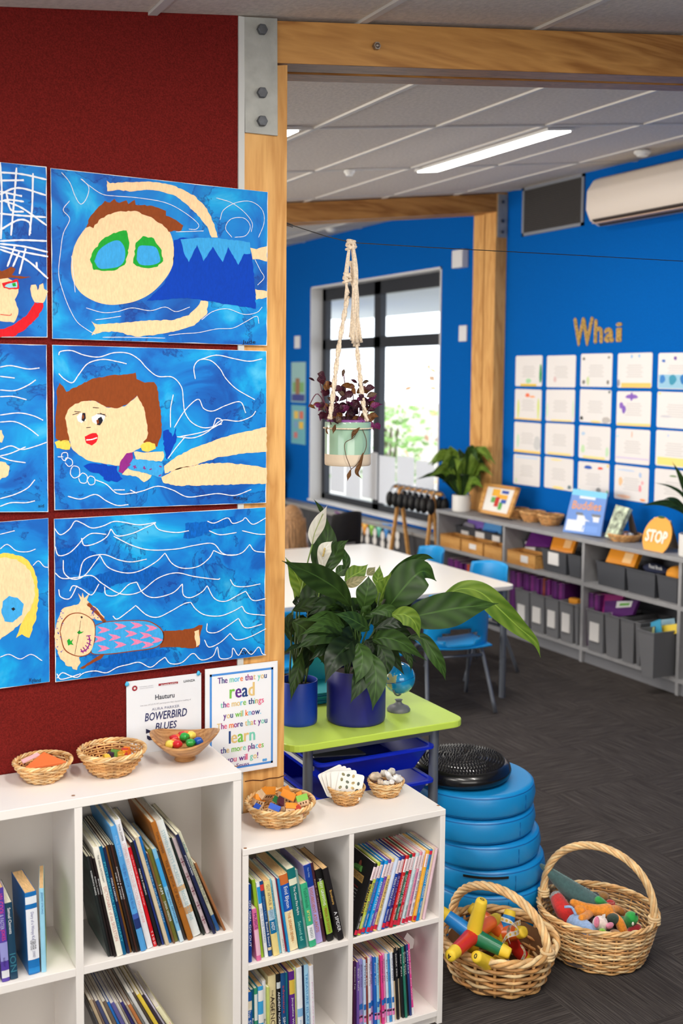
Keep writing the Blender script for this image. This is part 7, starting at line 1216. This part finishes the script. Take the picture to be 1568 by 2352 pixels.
bx_ = thing('storage_rack', 'dark rack with a black bag on it in the far corner', 'rack', (4.7, 8.3, 0)); MB().box((4.5, 8.0, 0), (4.9, 8.6, .7)).build('rack_body', M((70, 70, 72), .7), bx_); mb = MB(); mb.ball((4.68, 8.2, .92), (.18, .32, .28), 24, 16, fn=lambda d: 1 + .08 * math.sin(9 * d.x + 5 * d.z) + .06 * math.sin(11 * d.y)); mb.build('bag', M((40, 42, 44), .7, bump=1, bscale=20), bx_, smooth=True)
# ---- white table
WT = (2.0, 3.745, 2.285, 4.03); TZ = .65; t = thing('classroom_table', 'white topped classroom table on grey legs', 'table', (2.9, 3.1, 0)); MB().prism(rrect(*WT, .06, TZ - .024), (0, 0, .024)).build('table_top', M((246, 240, 230), .3, spec=.4, name='white_table'), t, bevel=.003)
for (lx, ly) in ((3.69, 2.335), (2.06, 2.335), (3.69, 3.97), (2.06, 3.97)): mb = MB(); mb.tube([(lx, ly, 0), (lx, ly, TZ - .024)], .019, 12); mb.build('leg', GREYM, t, smooth=True, angle=40)
for a in ((2.06, 3.69, 2.325, 2.345), (2.06, 3.69, 3.96, 3.98)): MB().box((a[0], a[2], TZ - .06), (a[1], a[3], TZ - .024)).build('rail', GREYM, t)
# ---- blue chairs
CBL = M((10, 150, 220), .35, name='blue_shell')
def chair(label):
    t = thing('classroom_chair', label, 'chair', (0, 0, 0), 'blue plastic classroom chairs')
    mb = MB(); nu, nv = 18, 14; idx = {}
    def B_(i, j):
        u = -1 + 2 * i / nu; v = j / nv; w = .185 - .02 * v ** 3; cr_ = 1 - .25 * max(0, v - .75) ** 1.2 * abs(u) ** 3; return V((u * w, -.165 - .04 * v + .075 * abs(u) ** 3, .36 + .31 * v * (1 - .06 * u * u * v)))
    for i in range(nu):
        for j in range(nv):
            cu, cv = -1 + 2 * (i + .5) / nu, (j + .5) / nv
            if (cu / .62) ** 2 + ((cv - .2) / .14) ** 2 < 1: continue
            for a, b_ in ((i, j), (i + 1, j), (i + 1, j + 1), (i, j + 1)):
                if (a, b_) not in idx: idx[(a, b_)] = len(mb.v); mb.v.append(B_(a, b_))
            mb.f.append([idx[q] for q in ((i, j), (i + 1, j), (i + 1, j + 1), (i, j + 1))]); mb.mi.append(0)
    mb.build('backrest', CBL, t, smooth=True, solid=.007)
    mb = MB(); n = 12; mb.v = [V((-.185 + .37 * i / n, -.17 + .36 * j / n, .37 - .012 * math.cos((i / n - .5) * PI) - (.03 * max(0, j / n - .8) / .2) ** 1 * (j > 9))) for j in range(n + 1) for i in range(n + 1)]
    for j in range(n):
        for i in range(n): mb.f.append([j * (n + 1) + i, j * (n + 1) + i + 1, (j + 1) * (n + 1) + i + 1, (j + 1) * (n + 1) + i]); mb.mi.append(0)
    mb.build('seat', CBL, t, smooth=True, solid=.008)
    for s_ in (-1, 1):
        for e in (-.21, .21): mb = MB(); mb.tube(crom([(s_ * .15, 0 + .04 * (1 if e > 0 else -1), .35), (s_ * .165, e * .45, .3), (s_ * .195, e, .008)], 5), .011, 9); mb.build('leg', GREYM, t, smooth=True)
        mb = MB(); mb.ball((s_ * .195, -.21, .01), .012, 10, 6); mb.ball((s_ * .195, .21, .01), .012, 10, 6)
    for e in (-.095, .095): mb = MB(); mb.tube([(-.163, e, .3), (.163, e, .3)], .009, 8); mb.build('cross_bar', GREYM, t, smooth=True)
    return t
ch = chair('blue plastic chair pushed in below the broad lily leaf'); ch.location = (3.32, 2.33, 0); ch.rotation_euler = (0, 0, -.2)
for lb, loc, rz in (('blue plastic chair glimpsed between the lily stems', (2.72, 2.3, 0), .1), ('blue plastic chair partly hidden behind the timber post', (2.22, 2.3, 0), 0), ('blue plastic chair at the near corner of the shelf side', (3.86, 2.9, 0), PI / 2 + .1), ('blue plastic chair at the far corner of the shelf side', (3.86, 3.62, 0), PI / 2 - .1), ('small blue chair the seated child is using', (3.42, 4.66, 0), 0)):
    c = copy_tree(ch); c.location = loc; c.rotation_euler = (0, 0, rz); c['label'] = lb; c.scale = (.9, .9, .78) if 'small' in lb else (1, 1, 1)
# ---- black chair back
bc = copy_tree(ch); bc.name = 'black_chair'; bc['label'] = 'black high-backed chair standing beyond the white table'; bc['group'] = 'black chairs'; bc.location = (3.9, 4.8, .0); bc.rotation_euler = (0, 0, .2); bc.scale = (.85, .85, 1.2); del bc['group']
for c in bc.children:
    c.data = c.data.copy(); c.data.materials.clear(); c.data.materials.append(M((22, 20, 22), .7))
# ---- seated child seen from behind
px_, py2 = 3.44, 4.67
pe = thing('person', 'seated person with long light brown hair in a white top', 'person', (px_, py2, 0)); SK = M((226, 176, 150), .6)
def skin(name, verts, edges, radii, mat, sub=2):
    me = bpy.data.meshes.new(name); me.from_pydata([V((px_, py2, 0)) + V(v) - wl(pe) for v in verts], edges, []); o = bpy.data.objects.new(name, me); COL.objects.link(o); o.parent = pe; me.materials.append(mat)
    md = o.modifiers.new('skin', 'SKIN'); sv = me.skin_vertices if len(me.skin_vertices) else None
    if not len(me.skin_vertices):
        bm = bmesh.new(); bm.from_mesh(me); bm.verts.layers.skin.verify(); bm.to_mesh(me); bm.free()
    for i, r in enumerate(radii): me.skin_vertices[0].data[i].radius = (r, r); 
    me.skin_vertices[0].data[0].use_root = True; s = o.modifiers.new('sub', 'SUBSURF'); s.levels = sub; s.render_levels = sub; return o
BV = [(0, 0, .42), (0, .0, .52), (0, .0, .61), (0, 0, .665), (0, 0, .70), (0, .005, .78), (-.1, 0, .63), (-.13, .03, .52), (-.1, .14, .46), (.1, 0, .63), (.13, .03, .52), (.1, .14, .46), (-.06, .02, .41), (-.07, .22, .41), (-.07, .23, .1), (-.07, .3, .04), (.06, .02, .41), (.07, .22, .41), (.07, .23, .1), (.07, .3, .04)]
BE = [(0, 1), (1, 2), (2, 3), (3, 4), (4, 5), (2, 6), (6, 7), (7, 8), (2, 9), (9, 10), (10, 11), (0, 12), (12, 13), (13, 14), (14, 15), (0, 16), (16, 17), (17, 18), (18, 19)]
BR = [.09, .085, .08, .04, .035, .075, .04, .032, .024, .04, .032, .024, .06, .048, .032, .03, .06, .048, .032, .03]
skin('body', BV, BE, BR, SK); skin('white_top', [(0, 0, .44), (0, 0, .52), (0, 0, .615), (-.1, 0, .632), (-.125, .025, .55), (.1, 0, .632), (.125, .025, .55)], [(0, 1), (1, 2), (2, 3), (3, 4), (2, 5), (5, 6)], [.1, .096, .088, .05, .042, .05, .042], M((232, 226, 222), .8)); skin('trousers', [(0, 0, .42), (-.06, .02, .41), (-.07, .22, .41), (-.07, .23, .16), (.06, .02, .41), (.07, .22, .41), (.07, .23, .16)], [(0, 1), (1, 2), (2, 3), (0, 4), (4, 5), (5, 6)], [.096, .067, .055, .042, .067, .055, .042], M((50, 60, 90), .8))
mb = MB(); o3 = V((px_, py2, 0)); mb.ball(o3 + V((0, .008, .775)), (.072, .084, .092), 20, 14); mb.build('head', SK, pe, smooth=True)
HR = M((150, 112, 74), .6, var=.35, scale=16, stretch=(14, 14, .8), name='hair'); mb = MB(); mb.ball(o3 + V((0, -.012, .765)), (.088, .092, .108), 24, 18, fn=lambda d: 1 if d.y < .35 else .82); mb.build('hair', HR, pe, smooth=True)
for k in range(15): a = PI * (1.0 + k / 14); mb = MB(); b0 = o3 + V((.085 * math.cos(a), -.01 + .085 * math.sin(a), .77)); mb.tube(crom([b0, b0 + V((.004 * math.cos(a), -.012, -.09)), b0 + V((.01 * math.sin(k * 3), -.014, -.26 - .02 * (k % 3)))], 5), [.02] * 9 + [.014, .004], 7); mb.build('hair_lock', HR, pe, smooth=True)
for s_ in (-1, 1): mb = MB(); mb.ball(o3 + V((s_ * .027, .085, .785)), (.009, .005, .006), 10, 6); mb.build('eye', M((40, 30, 26), .3), pe, smooth=True); mb = MB(); mb.ball(o3 + V((s_ * .074, .01, .77)), (.008, .014, .02), 10, 8); mb.build('ear', SK, pe, smooth=True)
mb = MB(); mb.ball(o3 + V((0, .092, .765)), (.009, .012, .013), 10, 8); mb.build('nose', SK, pe, smooth=True); mb = MB(); mb.ball(o3 + V((0, .083, .737)), (.02, .006, .005), 10, 6); mb.build('mouth', M((190, 90, 90), .5), pe, smooth=True)
for s_ in (-1, 1):
    for k in range(5): mb = MB(); w0 = o3 + V((s_ * (.1 - .018), .14 + .0, .46)); dx = (k - 2) * .009; mb.tube(crom([w0 + V((dx * .6, .0, 0)), w0 + V((dx, .03 + .004 * (k in (1, 2, 3)) - .012 * (k == 4), .004)), w0 + V((dx * 1.1, .05 - .014 * (k == 4), -.006))], 3), [.008, .008, .0075, .007, .0065, .006, .005], 7); mb.build('finger', SK, pe, smooth=True)
